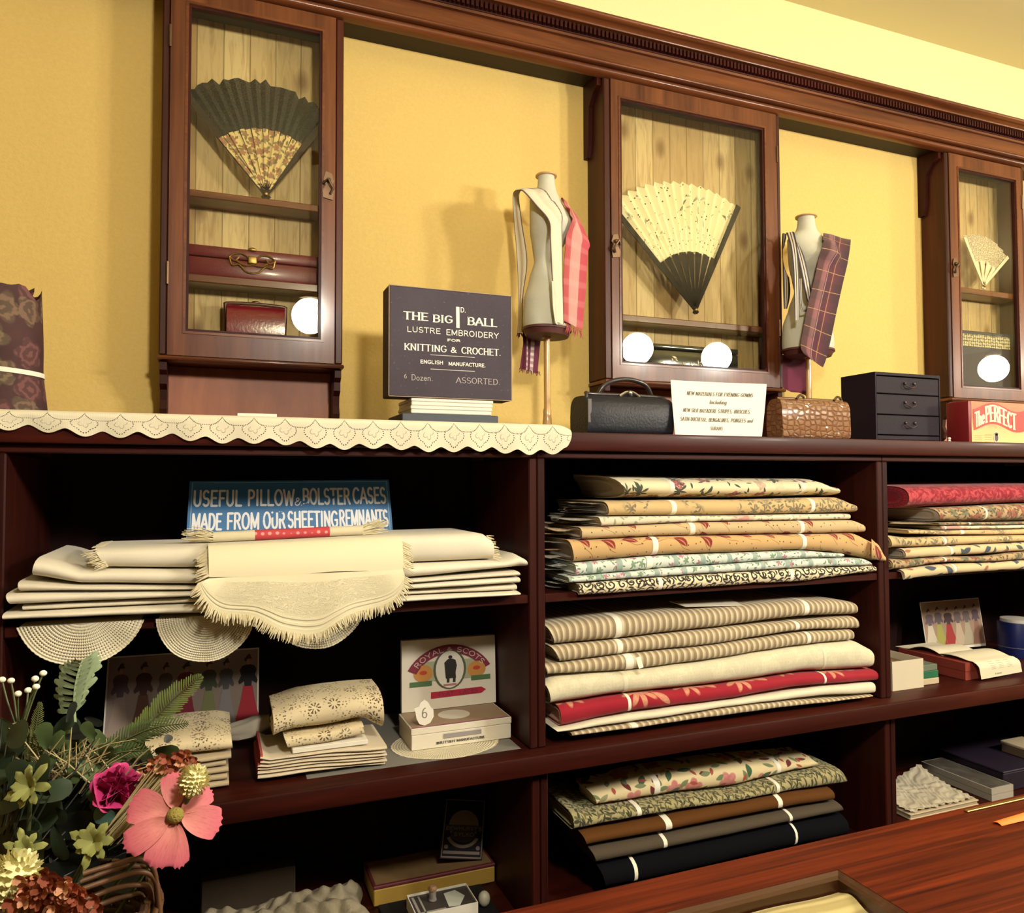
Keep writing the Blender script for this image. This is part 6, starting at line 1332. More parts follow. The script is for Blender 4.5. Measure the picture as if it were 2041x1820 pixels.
# doily and the flat laces box
PAPER = plain('grey_shelf_paper', (.20, .19, .17), .8)
tag(MB().box(.52, .965, .012, .36, LZ+.0001, LZ+.0007).build('shelf_paper', PAPER, loc=(.75, .18, LZ)), 'grey lining paper on the ledge under the laces box', 'shelf paper')
dc = atz(893, 1487, LZ+.001); m = MB()
m.grid(lambda u, v: (dc.x+lerp(.0, .118, v)*(1+(.012*abs(math.sin(u*math.pi*36)) if v == 1 else 0))*math.cos(2*math.pi*u), dc.y+.02+lerp(0, .095, v)*(1+(.012*abs(math.sin(u*math.pi*36)) if v == 1 else 0))*math.sin(2*math.pi*u), LZ+.0014+.0004*math.sin(u*40)*(v == 1)), 144, 8, closeu=True, uvfn=lambda u, v: (u, v*.135))
tag(m.build('round_doily', CRO, loc=(dc.x, dc.y, LZ), smooth=60), 'round cream crochet doily under the flat laces box', 'doily')
S5 = lambda zx, zy: (740+zx/5.353, 1180+zy/5.353)
BZ = LZ+.0022; fb = atz(*S5(430, 1700), BZ); yb = fb.y
fl, fr = at(*S5(430, 1460), yb), at(*S5(1490, 1335), yb); x0, x1 = fl.x, fr.x; ztop = (fl.z+fr.z)/2
bk = atz(*S5(325, 1298), ztop); yk = bk.y
IVB = plain('ivory_box_card', (.72, .66, .54), .6, vary=.06, bscale=40); t = thing('laces_box', 'ivory card box of flat laces with open printed lid', 'box', ((x0+x1)/2, (yb+yk)/2, BZ))
zl = ztop-(ztop-BZ)*.30
MB().box(x0, x1, yb, yk, BZ, zl-.0008, .001).build('body', IVB, t); MB().box(x0-.001, x1+.001, yb-.001, yk+.001, zl, ztop, .001).build('rim', IVB, t)
m = MB(); fn = lambda u, v: Vector((lerp(x0, x1, u), lerp(yb, yk, v), ztop+.0006)); rect(m, fn, .01, .99, .02, .98); m.build('top_print', plain('brown_print_ground', (.34, .23, .14), .6), t)
m = MB(); ellip(m, lambda u, v: fn(u, v)+Vector((0, 0, .0004)), .5, .55, .16, .3); m.build('top_oval', IVB, t); m = MB(); rect(m, lambda u, v: fn(u, v)+Vector((0, 0, .0004)), .0, 1, .0, .03); m.build('magenta_edge', plain('magenta_edge', (.35, .03, .20), .5), t)
fF = lambda x, y: Vector((x0+x, yb-.0016, BZ+y)); Wx = x1-x0; Hx = ztop-BZ
m = MB(); letters(m, 'BRITISH', .24*Wx, .42*Wx, .17*Hx, .11*Hx, fF, (.26, .2), .12); letters(m, 'MANUFACTURE', .44*Wx, .72*Wx, .17*Hx, .11*Hx, fF, (.26, .2), .12); m.build('lettering', INK, t)
m = MB(); rect(m, lambda u, v: fF(u*Wx, v*Hx), .31, .69, .40, .60); m.build('grey_label', plain('grey_label', (.30, .27, .27), .6), t)
LTL, LTR, LBR, LBL = at(*S5(325, 525), yk+.012), at(*S5(1318, 458), yk+.012), at(*S5(1330, 1205), yk+.001), at(*S5(325, 1295), yk+.001); LBL.z = LBR.z = ztop+.0008
m = MB(); m.prism([LBL, LBR, LTR, LTL], (0, .012, .001)); lid = m.build('lid', IVB, t)
q1 = [quad_fn(LTL, LTR, LBR, LBL, .0008+.0004*k) for k in range(4)]
def part_(nm, mat, fill): m = MB(); fill(m); m.build(nm, mat, lid)
DKR = plain('dark_red_print', (.20, .018, .04), .6)
def arcband(m, f, cu, cv, r0, r1, a0, a1, n=16, asp=1.25):
    P = lambda r, a: f(cu+r*math.cos(math.radians(a)), cv+r*asp*math.sin(math.radians(a)))
    for k in range(n): a, b = lerp(a0, a1, k/n), lerp(a0, a1, (k+1)/n); m.poly([P(r0, a), P(r1, a), P(r1, b), P(r0, b)])
part_('sky_print', plain('green_tint_print', (.38, .40, .26), .7), lambda m: rect(m, q1[0], .18, .84, .40, .68))
part_('arched_ribbon', DKR, lambda m: arcband(m, q1[1], .5, .28, .40, .50, 28, 152))
part_('orange_print', plain('orange_print', (.55, .25, .06), .7), lambda m: ellip(m, q1[1], .22, .52, .10, .12)); part_('orange_print', plain('orange_print_b', (.55, .25, .06), .7), lambda m: ellip(m, q1[1], .79, .52, .10, .12))
part_('red_lion_print', plain('red_lion', (.50, .06, .02), .7), lambda m: ellip(m, q1[2], .22, .53, .04, .03)); part_('red_lion_print', plain('red_lion_b', (.50, .06, .02), .7), lambda m: ellip(m, q1[2], .79, .54, .04, .03))
part_('green_ribbon', plain('green_ribbon', (.075, .16, .06), .7), lambda m: rect(m, q1[2], .08, .31, .34, .41)); part_('green_ribbon', plain('green_ribbon_b', (.075, .16, .06), .7), lambda m: rect(m, q1[2], .73, .94, .36, .43))
part_('oval_frame', plain('dark_green_print', (.09, .10, .055), .7), lambda m: ellip(m, q1[2], .5, .55, .175, .285)); part_('oval_ground', plain('oval_cream', (.74, .70, .60), .7), lambda m: ellip(m, q1[3], .5, .55, .150, .265))
q5 = quad_fn(LTL, LTR, LBR, LBL, .0026)
def piper(m):
    m.poly([q5(*p) for p in ((.45, .50), (.56, .50), (.575, .60), (.56, .68), (.53, .70), (.48, .70), (.44, .65))]); m.poly([q5(*p) for p in ((.455, .42), (.565, .42), (.56, .50), (.45, .50))]); ellip(m, q5, .505, .725, .022, .026)
    for a in (.465, .53): m.poly([q5(*p) for p in ((a, .36), (a+.028, .36), (a+.030, .42), (a, .42))])
part_('soldier_figure', INK, piper); part_('pink_scroll', plain('pink_scroll', (.45, .20, .20), .7), lambda m: rect(m, q5, .43, .57, .315, .345))
part_('red_banner', plain('crimson_banner', (.42, .012, .045), .6), lambda m: m.poly([q1[2](*p) for p in ((.30, .155), (.84, .165), (.89, .21), (.84, .255), (.30, .245))]))
Wl, Hl = (LTR-LTL).length, (LTL-LBL).length; fm2 = lambda x, y: q1[3](x/Wl, y/Hl)
m = MB(); letters(m, 'FLAT', .38*Wl, .54*Wl, .172*Hl, .062*Hl, fm2, (.2, .16)); letters(m, 'LACES', .60*Wl, .80*Wl, .175*Hl, .062*Hl, fm2, (.2, .16)); m.build('banner_lettering', DKR, lid)
def archfn(x, y): a = math.radians(152-124*x); r = .418+y; return q1[3](.5+r*math.cos(a), .28+r*1.25*math.sin(a))
m = MB(); letters(m, 'ROYAL', .07, .43, .0, .060, archfn, (.14, .14)); letters(m, '&', .47, .53, .01, .045, archfn, (.14, .14)); letters(m, 'SCOTS', .58, .94, .0, .060, archfn, (.14, .14)); m.build('arched_lettering', plain('pale_letter', (.62, .50, .42), .6), lid)
# white shield price tag
c = at(*S5(570, 1175), yb+.012); c.z = max(c.z, ztop+.02); m = MB(); sh = [(.0, -.026), (.012, -.022), (.020, -.010), (.020, .004), (.013, .012), (.008, .022), (.0, .027), (-.008, .022), (-.012, .014), (-.023, .012), (-.020, .004), (-.018, -.010), (-.012, -.022)]
zc = ztop+.0010+.026
t = thing('price_shield', 'white shield shaped price ticket marked six on the laces box', 'price ticket', (c.x, yb+.012, ztop+.001))
m.prism([(c.x+a, yb+.010+(b+.026)*.12, zc+b) for a, b in sh], (0, .0015, 0)); m.build('ticket', WHITEP, t)
m = MB(); letters(m, '6', -.006, .006, -.011, .022, lambda x, y: Vector((c.x+x, yb+.0094+(y+.026)*.12, zc+y)), (.10, .08)); m.build('numeral', plain('tag_ink', (.22, .19, .15), .6), t)

# ------------------------------------------------------------------ left bay, bottom shelf
SZ = .4505
def front_box(name, label, cat, TLp, TRp, BRp, BLp, z0, h, depth, mats, zsolve=True, lid=True, y=None):
    y = y if y is not None else atz(*BLp, z0).y
    a, b = at(*BLp, y), at(*BRp, y); return a.x, b.x, y
t = thing('flat_case', 'flat black case under the matchbox in the left bottom bay', 'case', (.78, .12, SZ)); xq0, xq1 = at(800, 1800, .06).x, at(1000, 1790, .06).x
MB().box(xq0-.02, xq1, .045, .20, SZ, SZ+.010, .002).build('body', plain('black_case', (.012, .011, .013), .6, spec=.2), t)
yy = .21; a, b = at(745, 1787, yy), at(1002, 1736, yy); b.x = min(b.x, .978); z0 = SZ+.0004; h = (at(745, 1754, yy).z-a.z)
t = thing('ochre_box', 'long ochre box with brown lid at the bottom of left bay', 'box', ((a.x+b.x)/2, yy+.05, z0)); OCH = plain('ochre_card', (.42, .26, .045), .6, vary=.08, bscale=50)
MB().box(a.x, b.x, yy, yy+.12, z0, z0+h, .002).build('body', OCH, t); MB().box(a.x-.001, b.x+.001, yy-.001, yy+.121, z0+h+.0004, z0+h+.008, .002).build('lid', plain('maroon_edge', (.12, .015, .02), .6), t)
m = MB(); rect(m, lambda u, v: Vector((lerp(a.x, b.x, u), lerp(yy, yy+.12, v), z0+h+.0084)), .02, .98, .05, .95); m.build('lid_print', plain('brown_lid_print', (.22, .13, .055), .6, vary=.3, bscale=90), t); ochz = z0+h+.0084
def match(z0):
    yy = .075; a, b = at(829.4, 1813, yy), at(953, 1790, yy); H = at(829.4, 1785, yy).z-at(829.4, 1813, yy).z; t = thing('card_tray', 'white slide box holding cards at the bottom of left bay', 'box', ((a.x+b.x)/2, yy+.04, z0))
    x0, x1 = a.x, b.x; d = .085; m = MB(); m.box(x0, x1, yy, yy+d, z0, z0+.003); 
    for q in ((x0, x1, yy, yy+.002), (x0, x1, yy+d-.002, yy+d), (x0, x0+.002, yy+.002, yy+d-.002), (x1-.002, x1, yy+.002, yy+d-.002)): m.box(q[0], q[1], q[2], q[3], z0+.003, z0+H)
    m.build('tray', WHITEP, t); MB().box(x0+.003, x1-.003, yy+.003, yy+d-.003, z0+.0032, z0+H-.004).build('card_pack', plain('dark_card_pack', (.055, .045, .04), .5), t)
    f = lambda u, v: Vector((lerp(x0, x1, u), lerp(yy, yy+d, v), z0+H-.0035)); m = MB(); m.poly([f(.55, .15), f(.72, .1), f(.88, .5), f(.78, .85), f(.58, .8)]); m.build('pale_motif', plain('pale_motif', (.55, .56, .48), .6), t)
    m = MB(); rect(m, f, .06, .1, .1, .9); rect(m, f, .16, .19, .1, .9); rect(m, f, .06, .5, .1, .16); m.build('border_print', plain('grey_print', (.36, .33, .28), .6), t)
    m = MB(); ff = lambda u, v: Vector((lerp(x0, x1, u), yy-.0008, z0+v*H)); P = [(.28+.30*k/16, .12+.30*math.sin(math.pi*k/16)) for k in range(17)]
    for p, q in zip(P, P[1:]): m.poly([ff(*p), ff(*q), ff(q[0], q[1]+.05), ff(p[0], p[1]+.05)])
    m.build('thumb_cut', INK, t); return x0, x1, yy, d, H
mx0, mx1, myy, md, mH = match(SZ+.0106)
t = thing('thread_spool', 'small brown topped spool standing in the white slide box', 'spool', (lerp(mx0, mx1, .36), myy+.05, SZ+.0106+mH-.0025)); c = t.location
MB().lathe([(.009, 0), (.009, .003), (.0075, .004), (.0075, .020), (.009, .021)], tuple(c), 16).build('reel', plain('grey_thread', (.22, .19, .18), .6), t, smooth=40); MB().lathe([(.0092, .0212), (.0095, .026), (.007, .030), (.003, .031)], tuple(c), 16).build('cap', plain('brown_cap', (.28, .15, .08), .5), t, smooth=40)
e = at(965, 1768, .105); m = MB(); m.ball((e.x, .105, SZ+.0105+.0165), .0135, 16, 12, (1, 1, 1.22)); tag(m.build('darning_egg', plain('pale_egg', (.50, .48, .38), .4), loc=(e.x, .105, SZ+.0105), smooth=80), 'pale egg beside the white slide box', 'egg')
# dark card with round emblem standing on the ochre box
TL, TR, BR, BL = at(901.4, 1580, .262), at(980.7, 1583.6, .262), at(972.9, 1704, .232), at(889.3, 1700.7, .232); sh_ = ochz+.0006-min(BL.z, BR.z)
for p in (TL, TR, BR, BL): p.z += max(-.01, min(.02, sh_)); p.x -= .016
t = thing('emblem_card', 'dark upright card with pale round emblem on the ochre box', 'card', tuple((BL+BR)/2)); m = MB(); m.prism([BL, BR, TR, TL], (0, .004, .0008)); m.build('card', plain('dark_navy_card', (.016, .014, .022), .6, spec=.2), t)
k1 = [quad_fn(TL, TR, BR, BL, .0006+.0004*k) for k in range(4)]; PG = plain('grey_tan_print', (.24, .185, .15), .7); m = MB(); ellip(m, k1[0], .5, .56, .36, .25)
for (a, b, c_, d) in ((.02, .04, .02, .98), (.96, .98, .02, .98), (.02, .98, .965, .98), (.02, .98, .02, .045), (.06, .93, .085, .135)): rect(m, k1[0], a, b, c_, d)
ellip(m, k1[0], .12, .20, .05, .035); ellip(m, k1[0], .88, .19, .05, .035); arcband(m, k1[1], .5, .46, .34, .42, 205, 335, asp=.66); m.build('emblem', PG, t)
m = MB(); rect(m, k1[1], .06, .95, .455, .56); ellip(m, k1[1], .5, .40, .30, .12); m.build('emblem_band', plain('dark_band', (.05, .038, .034), .7), t)
Wk, Hk = (TR-TL).length, (TL-BL).length; fk = lambda x, y: k1[2](x/Wk, y/Hk); m = MB(); letters(m, "DEWHURST'S", .08*Wk, .94*Wk, .475*Hk, .06*Hk, fk, (.22, .18)); letters(m, 'SYLKO', .28*Wk, .76*Wk, .375*Hk, .065*Hk, fk, (.2, .16)); m.build('lettering', PG, t)
# crumpled lace garments
def mk_oldlace():
    n = N('old_lace'); co = n.coord('UV'); f = n.noise(co, 40, 4); return n.pbr(n.mix(f, (.22, .18, .115), (.42, .36, .24)), .9, 0, n.bump(n.noise(co, 160, 3), .6, .003))
OL = mk_oldlace(); t = thing('lace_garment', 'crumpled cream lace garments lying in the left bottom bay', 'lace garment', (.52, .12, SZ)); m = MB(); rd = random.Random(4); PH = [rd.uniform(0, 6) for _ in range(8)]
xa, xb = at(330, 1800, .06).x, at(755, 1800, .06).x
def crum(u, v):
    x = lerp(xa, xb, u); y = lerp(.01, .30, v); e = min(1, u*7, (1-u)*9, v*6, (1-v)*5); h = .034+.008*math.sin(x*17+PH[0]+3*v)+.007*abs(math.sin(x*31+y*44+PH[1]))+.007*abs(math.sin(x*62-y*50+PH[2]))+.004*math.sin(y*120+PH[3]+x*40)+.003*math.sin(x*190+y*70)
    return (x+.008*math.sin(y*50+PH[4]), y+.008*math.sin(x*40), SZ+.001+max(0, h)*e**.6)
m.grid(crum, 110, 70, uvfn=lambda u, v: (u*.4, v*.3)); m.build('crumpled_lace', OL, t, smooth=80)
a, b = at(400, 1760, .30), at(590, 1735, .30); tag(MB().box(a.x, b.x, .31, .36, SZ, b.z+.005, .003).build('dark_bundle', plain('dark_brown_box', (.06, .04, .025), .7, vary=.3), loc=(a.x, .3, SZ)), 'dark brown box behind the crumpled lace', 'box')
# ------------------------------------------------------------------ right bay, on the ledge
S7 = lambda zx, zy: (1760+zx/7.263, 1170+zy/7.263)
TANC = plain('tan_card', (.52, .42, .27), .7, vary=.08, bscale=40)
y0 = atz(*S7(150, 1512), LZ).y; y0 = max(y0, .004); a, b = at(*S7(140, 1512), y0), at(*S7(590, 1450), y0); zt_ = at(*S7(360, 1060), y0).z; x0, x1 = max(a.x, 2.0205), b.x
t = thing('open_box', 'open cream card box at the left of the right bay', 'box', ((x0+x1)/2, y0+.06, LZ)); m = MB(); d = .13
m.box(x0, x1, y0, y0+d, LZ+.0002, LZ+.003)
for q in ((x0, x1, y0, y0+.002), (x0, x1, y0+d-.002, y0+d), (x0, x0+.002, y0+.002, y0+d-.002), (x1-.002, x1, y0+.002, y0+d-.002)): m.box(q[0], q[1], q[2], q[3], LZ+.003, zt_)
m.build('tray', plain('cream_box_card', (.62, .55, .40), .7, vary=.05), t)
MB().box(x0+.004, x1-.004, y0+.006, y0+d-.006, LZ+.004, zt_-.02).build('brown_contents', plain('brown_filling', (.20, .11, .05), .8), t)
yg_ = y0+.012; a, b = at(*S7(600, 1440), yg_), at(*S7(815, 1430), yg_); xg0 = x1+.002; xg1 = max(b.x, xg0+.02); zz = at(*S7(700, 1130), yg_).z
t = thing('thread_packet', 'small green and cream packet beside the open cream box', 'packet', ((xg0+xg1)/2, yg_+.03, LZ))
h3 = (zz-LZ)/3.2
MB().box(xg0, xg1, yg_, yg_+.06, LZ+.0004, LZ+h3, .001).build('cream_packet', TANC, t); MB().box(xg0, xg1-.001, yg_+.001, yg_+.06, LZ+h3+.0004, LZ+h3*2.2, .001).build('green_packet', plain('green_card', (.015, .13, .06), .5), t); MB().box(xg0, xg1-.002, yg_+.003, yg_+.06, LZ+h3*2.2+.0004, LZ+h3*3.2, .001).build('dull_green_packet', plain('dull_green_card', (.13, .16, .11), .6), t)
m = MB(); f = lambda u, v: Vector((xg0+u, yg_-.0006, LZ+v)); P = [(.008+.004*math.cos(q), h3*.5+.004*math.sin(q)) for q in [k*math.pi/8 for k in range(17)]]
for p, q in zip(P, P[1:]): m.poly([f(*p), f(*q), f(.008+(q[0]-.008)*.65, h3*.5+(q[1]-h3*.5)*.65), f(.008+(p[0]-.008)*.65, h3*.5+(p[1]-h3*.5)*.65)])
m.build('ring_mark', INK, t)
# red box under an open booklet
REDB = plain('brick_red_card', (.27, .045, .032), .5, vary=.1); c0 = atz(*S7(1195, 1355), LZ); yr_ = c0.y; zt_ = at(*S7(1195, 1105), yr_).z; bk = atx(*S7(500, 975), c0.x); yb2 = min(.33, yr_+.22)
t = thing('red_box', 'flat brick red box under the open booklet in the right bay', 'box', (c0.x+.12, yr_+.1, LZ)); zm = lerp(LZ, zt_, .52); sk = .03
def skewbox(za, zb2, g_): m = MB(); m.prism([(c0.x-g_, yr_-g_, za), (c0.x+.19, yr_-g_, za), (c0.x+.19-sk, yb2, za), (c0.x-g_-sk*.2, yb2, za)], (0, 0, zb2-za)); return m
skewbox(LZ+.0004, zm-.0006, 0).build('body', REDB, t); skewbox(zm, zt_, .0015).build('lid', REDB, t)
pl_ = atz(*S7(1560, 1365), LZ+.004)
t = thing('open_booklet', 'open cream booklet lying across the red box, page curling down', 'booklet', (c0.x+.12, yr_+.04, zt_))
PG_ = plain('booklet_page', (.72, .64, .46), .75); c1 = at(*S7(1300, 1100), yr_+.02); xq0 = c0.x+.012
def page(u, v):   # v 0 back -> 1 hanging over the front
    x = lerp(xq0, xq0+.17, u)+.012*v; 
    if v < .5: k = v/.5; return (x, lerp(yr_+.10, yr_+.004, k), zt_+.004+.010*math.sin(math.pi*k)*(.6+.4*u))
    k = (v-.5)/.5; return (x+.006*k, yr_+.004-.030*math.sin(min(1, k*2.2)*math.pi/2), lerp(zt_+.004, LZ+.006+.006*u, max(0, (k-.14)/.86)**1.1))
m = MB(); m.grid(page, 14, 16); m.grid(lambda u, v: tuple(Vector(page(u, v))+Vector((0, .0006, .0012))), 14, 16); m.build('right_page', PG_, t, smooth=70)
m = MB(); fp = lambda u, v: Vector(page(u, v))+Vector((0, -.0012, .0004))
rd = random.Random(6)
for r0 in range(5):
    for k in range(3): rect(m, fp, .25+.2*k+.03*rd.random(), .38+.2*k, .60+.045*r0, .607+.045*r0)
rect(m, fp, .34, .36, .90, .94); rect(m, fp, .39, .50, .905, .938); m.build('faint_print', plain('grey_ink', (.36, .31, .22), .7), t)
m = MB(); m.grid(lambda u, v: (lerp(xq0+.004-.02*v, xq0+.15, u), lerp(yr_+.085, yr_+.235, v), zt_+.002+.016*math.sin(math.pi*min(1, v*1.4))*(1-.3*u)), 12, 10); m.grid(lambda u, v: (lerp(xq0+.004-.02*v, xq0+.15, u), lerp(yr_+.085, yr_+.235, v), zt_+.0008+.016*math.sin(math.pi*min(1, v*1.4))*(1-.3*u)), 12, 10); m.build('left_page', PG_, t, smooth=70)
yf_ = min(.33, yr_+.245); TL, TR, BR, BL = at(*S7(530, 225), yf_+.035), at(*S7(1380, 155), yf_+.035), at(*S7(1492, 850), yf_), at(*S7(640, 935), yf_)
fashion_card('small card with six ladies in dresses behind the red box', TL, TR, BR, BL, [(.11, (.60, .53, .40), (.14, .10, .12), .13, .86), (.26, (.36, .34, .08), (.12, .09, .10), .125, .89), (.42, (.36, .035, .03), (.06, .03, .035), .14, .86), (.58, (.52, .40, .28), (.15, .11, .11), .125, .87), (.73, (.42, .36, .24), (.16, .12, .12), .125, .87), (.89, (.30, .15, .10), (.12, .08, .10), .12, .89)], .05, plain('print_ground_tan', (.36, .24, .16), .7))
# blue tin
c = at(2028, 1265, .205); tb, tt = LZ+.0006, at(2030, 1232, .205).z; rx = .057
t = thing('blue_tin', 'dark blue round tin with pale lid at the right edge', 'tin', (c.x+.008, .24, LZ)); cc = (c.x, .205, 0)
MB().lathe([(rx, tb), (rx, tt-.012), (rx*.98, tt-.01)], cc, 32).build('body', plain('cobalt_paint', (.004, .009, .075), .4, spec=.3), t, smooth=40); MB().lathe([(rx*1.02, tb+.03), (rx*1.02, tb+.0325)], cc, 32, cap=False).build('rim_band', plain('grey_blue_band', (.12, .12, .2), .5), t); MB().lathe([(rx*.86, tt-.0098), (rx*.84, tt), (rx*.3, tt+.004), (.001, tt+.005)], cc, 32).build('lid', plain('pale_lid', (.48, .45, .40), .5), t, smooth=50)

# ------------------------------------------------------------------ right bay, bottom shelf
S8 = lambda zx, zy: (1740+zx/3.861, 1440+zy/3.861)
c = atz(*S8(290, 757), SZ); dd = atz(*S8(815, 645), SZ); yb_ = max(c.y, .0); x0, x1 = max(c.x-.03, 2.0205), dd.x
c2 = at(*S8(290, 757), yb_); h = at(*S8(290, 712), yb_).z-at(*S8(290, 757), yb_).z; x0 = max(c2.x, 2.022); x1 = at(*S8(815, 620), yb_).x
t = thing('lace_book', 'cream covered book with lace lying on it, bottom of right bay', 'book', ((x0+x1)/2, yb_+.08, SZ)); d = .17
MB().box(x0, x1, yb_, yb_+d, SZ+.0004, SZ+h*.25, .001).build('lower_cover', TANC, t); MB().box(x0+.003, x1-.003, yb_+.003, yb_+d-.003, SZ+h*.25+.0003, SZ+h*.75).build('pages', plain('old_pages', (.36, .29, .19), .8), t); MB().box(x0, x1, yb_, yb_+d, SZ+h*.75+.0003, SZ+h, .001).build('upper_cover', TANC, t)
OL2 = plain('lace_mat_cotton', (.50, .44, .32), .9, bump=.8, bscale=140, vary=.3); rd = random.Random(9); PH = [rd.uniform(0, 6) for _ in range(4)]; zt_ = SZ+h+.0006
m = MB(); m.grid(lambda u, v: (lerp(x0+.004, x1-.012, u)+.004*math.sin(v*60)*(u in (0, 1)), lerp(yb_+.003, yb_+d+.02, v)+.004*math.sin(u*60)*(v in (0, 1)), zt_+.003+.003*abs(math.sin(u*9+v*7+PH[0]+2*math.sin(v*11)))+.0022*math.sin(u*37-v*23+PH[1]+2*math.sin(u*19))**2+.032*v*v*(.55+.45*math.sin(u*7+PH[2]))), 70, 60)
tag(m.build('lace_mat', OL2, loc=((x0+x1)/2, yb_+.08, zt_), smooth=80), 'rumpled cream lace mat on the cream book', 'lace mat')
for i, (p, q, la) in enumerate((((915, 612), (1082, 580), 'lower of two flat grey white boxes at the bottom right'), ((918, 572), (1086, 538), 'upper flat box with dark printed lid at the bottom right'))):
    if i == 0: cz = SZ; yy = atz(*S8(*p), SZ).y; yy = max(yy, .012); a, b = at(*S8(*p), yy), at(*S8(*q), yy); hh = at(*S8(918, 510), yy).z-SZ
    z0 = SZ+.0005+i*hh*.5; t = thing('flat_box', la, 'box', ((a.x+b.x)/2, yy+.1, z0), group='flat boxes at the bottom right'); sk = .055
    m = MB(); m.prism([(a.x, yy, z0), (b.x, yy, z0), (b.x-sk*0, yy+.24, z0), (a.x, yy+.24, z0)], (0, 0, hh*.5-.0012)); m.build('body', plain('grey_white_card', (.38, .34, .28), .7, vary=.08), t)
    if i: m = MB(); rect(m, lambda u, v: Vector((lerp(a.x, b.x, u), lerp(yy, yy+.24, v), z0+hh*.5-.0006)), .04, .96, .02, .98); m.build('printed_lid', plain('mottled_print', (.085, .075, .06), .5, vary=.9, bscale=150), t)
zt_ = SZ+.02; c = atz(*S8(965, 408), SZ+.055); x0 = max(c.x, b.x+.004); t = thing('dark_box', 'large dark purple box at the bottom right corner', 'box', (x0+.13, c.y+.1, SZ))
MB().box(x0, 2.96, max(c.y, .05), .36, SZ+.0005, SZ+.055, .002).build('body', plain('dark_plum_box', (.018, .012, .022), .5, spec=.25), t); MB().box(x0-.0015, 2.9615, max(c.y, .05)-.0015, .3615, SZ+.0555, SZ+.062, .002).build('lid', plain('dark_plum_lid', (.022, .015, .028), .45, spec=.3), t)
q = at(*S8(1080, 240), .20); z0 = SZ+.0626; t = thing('small_tan_box', 'small tan box standing on the dark purple box at right edge', 'box', (q.x+.04, .2, z0))
MB().box(q.x, q.x+.10, .16, .24, z0, z0+.026, .002).build('body', plain('brown_small_box', (.16, .10, .06), .6), t); MB().box(q.x-.002, q.x+.102, .158, .242, z0+.0264, z0+.036, .002).build('lid', TANC, t)

# ------------------------------------------------------------------ foreground counter with glass top
CZ, YF_ = .90, -.669; gx0, gx1, gy1, gy0 = .50, 1.100, -.739, -1.25; kx0, kx1, ky0 = -.75, 2.7, -1.33
t = thing('display_counter', 'glossy red wood counter with glass display top in the foreground', 'counter', (1.0, -1.0, 0))
m = MB(); vs = []
for z in (CZ-.03, CZ):
    vs += [(kx0, ky0, z), (kx1, ky0, z), (kx1, YF_, z), (kx0, YF_, z), (gx0, gy0, z), (gx1, gy0, z), (gx1, gy1, z), (gx0, gy1, z)]
fs = []
for i in range(4):
    j = (i+1) % 4; fs += [(i, j, 4+j, 4+i), (8+i, 12+i, 12+j, 8+j), (i, 8+i, 8+j, j), (4+i, 4+j, 12+j, 12+i)]
m.add(vs, fs); m.build('wooden_top', TOPW, t)
BEV = wood('dark_bevel', (.03, .010, .005), (.09, .032, .014), 0, 14, .3, .3); m = MB(); e = .011
o_ = [(gx0, gy0), (gx1, gy0), (gx1, gy1), (gx0, gy1)]; i_ = [(gx0+e, gy0+e), (gx1-e, gy0+e), (gx1-e, gy1-e), (gx0+e, gy1-e)]
for k in range(4): j = (k+1) % 4; m.poly([(*o_[k], CZ-.0008), (*o_[j], CZ-.0008), (*i_[j], CZ-.006), (*i_[k], CZ-.006)]); m.poly([(*i_[k], CZ-.006), (*i_[j], CZ-.006), (*i_[j], CZ-.022), (*i_[k], CZ-.022)])
m.build('bevelled_rim', BEV, t)
MB().box(gx0+e*.6, gx1-e*.6, gy0+e*.6, gy1-e*.6, CZ-.0058, CZ-.0034).build('glass_pane', GLASS, t)
MB().box(gx0+.001, gx1-.001, gy0+.001, gy1-.001, CZ-.030, CZ-.0225).build('tray_floor', plain('tray_lining', (.36, .30, .16), .9), t)
for q in ((kx0+.02, kx1-.02, YF_-.04, YF_-.02, 'back_panel'), (kx0+.02, kx1-.02, ky0+.02, ky0+.04, 'front_panel'), (kx0+.02, kx0+.04, ky0+.04, YF_-.04, 'end_panel'), (kx1-.04, kx1-.02, ky0+.04, YF_-.04, 'end_panel')): MB().box(q[0], q[1], q[2], q[3], .002, CZ-.0305).build(q[4], DARKW, t)
CREAMF = cloth('pleated_cream_cloth', lambda n, co: n.mix(n.step(n.math('SINE', n.math('MULTIPLY', n.sep(co)[1], 330)), -.3, .9), (.46, .39, .21), (.66, .58, .34)))
m = MB(); m.grid(lambda u, v: (lerp(gx0+.014, gx1-.014, u), lerp(gy0+.014, gy1-.014, v), CZ-.0150+.004*math.sin(v*55+.8*math.sin(u*5))+.002*math.sin(u*18)), 40, 120, uvfn=lambda u, v: (u*.5, v*.5)); m.grid(lambda u, v: (lerp(gx0+.03, gx1-.03, u), lerp(gy0+.02, gy1-.022, v), CZ-.0222), 2, 2, uvfn=lambda u, v: (0, 0)); tag(m.build('pleated_cloth', CREAMF, loc=(.8, -1, CZ-.06), smooth=70), 'pleated cream cloth displayed under the counter glass', 'cloth')
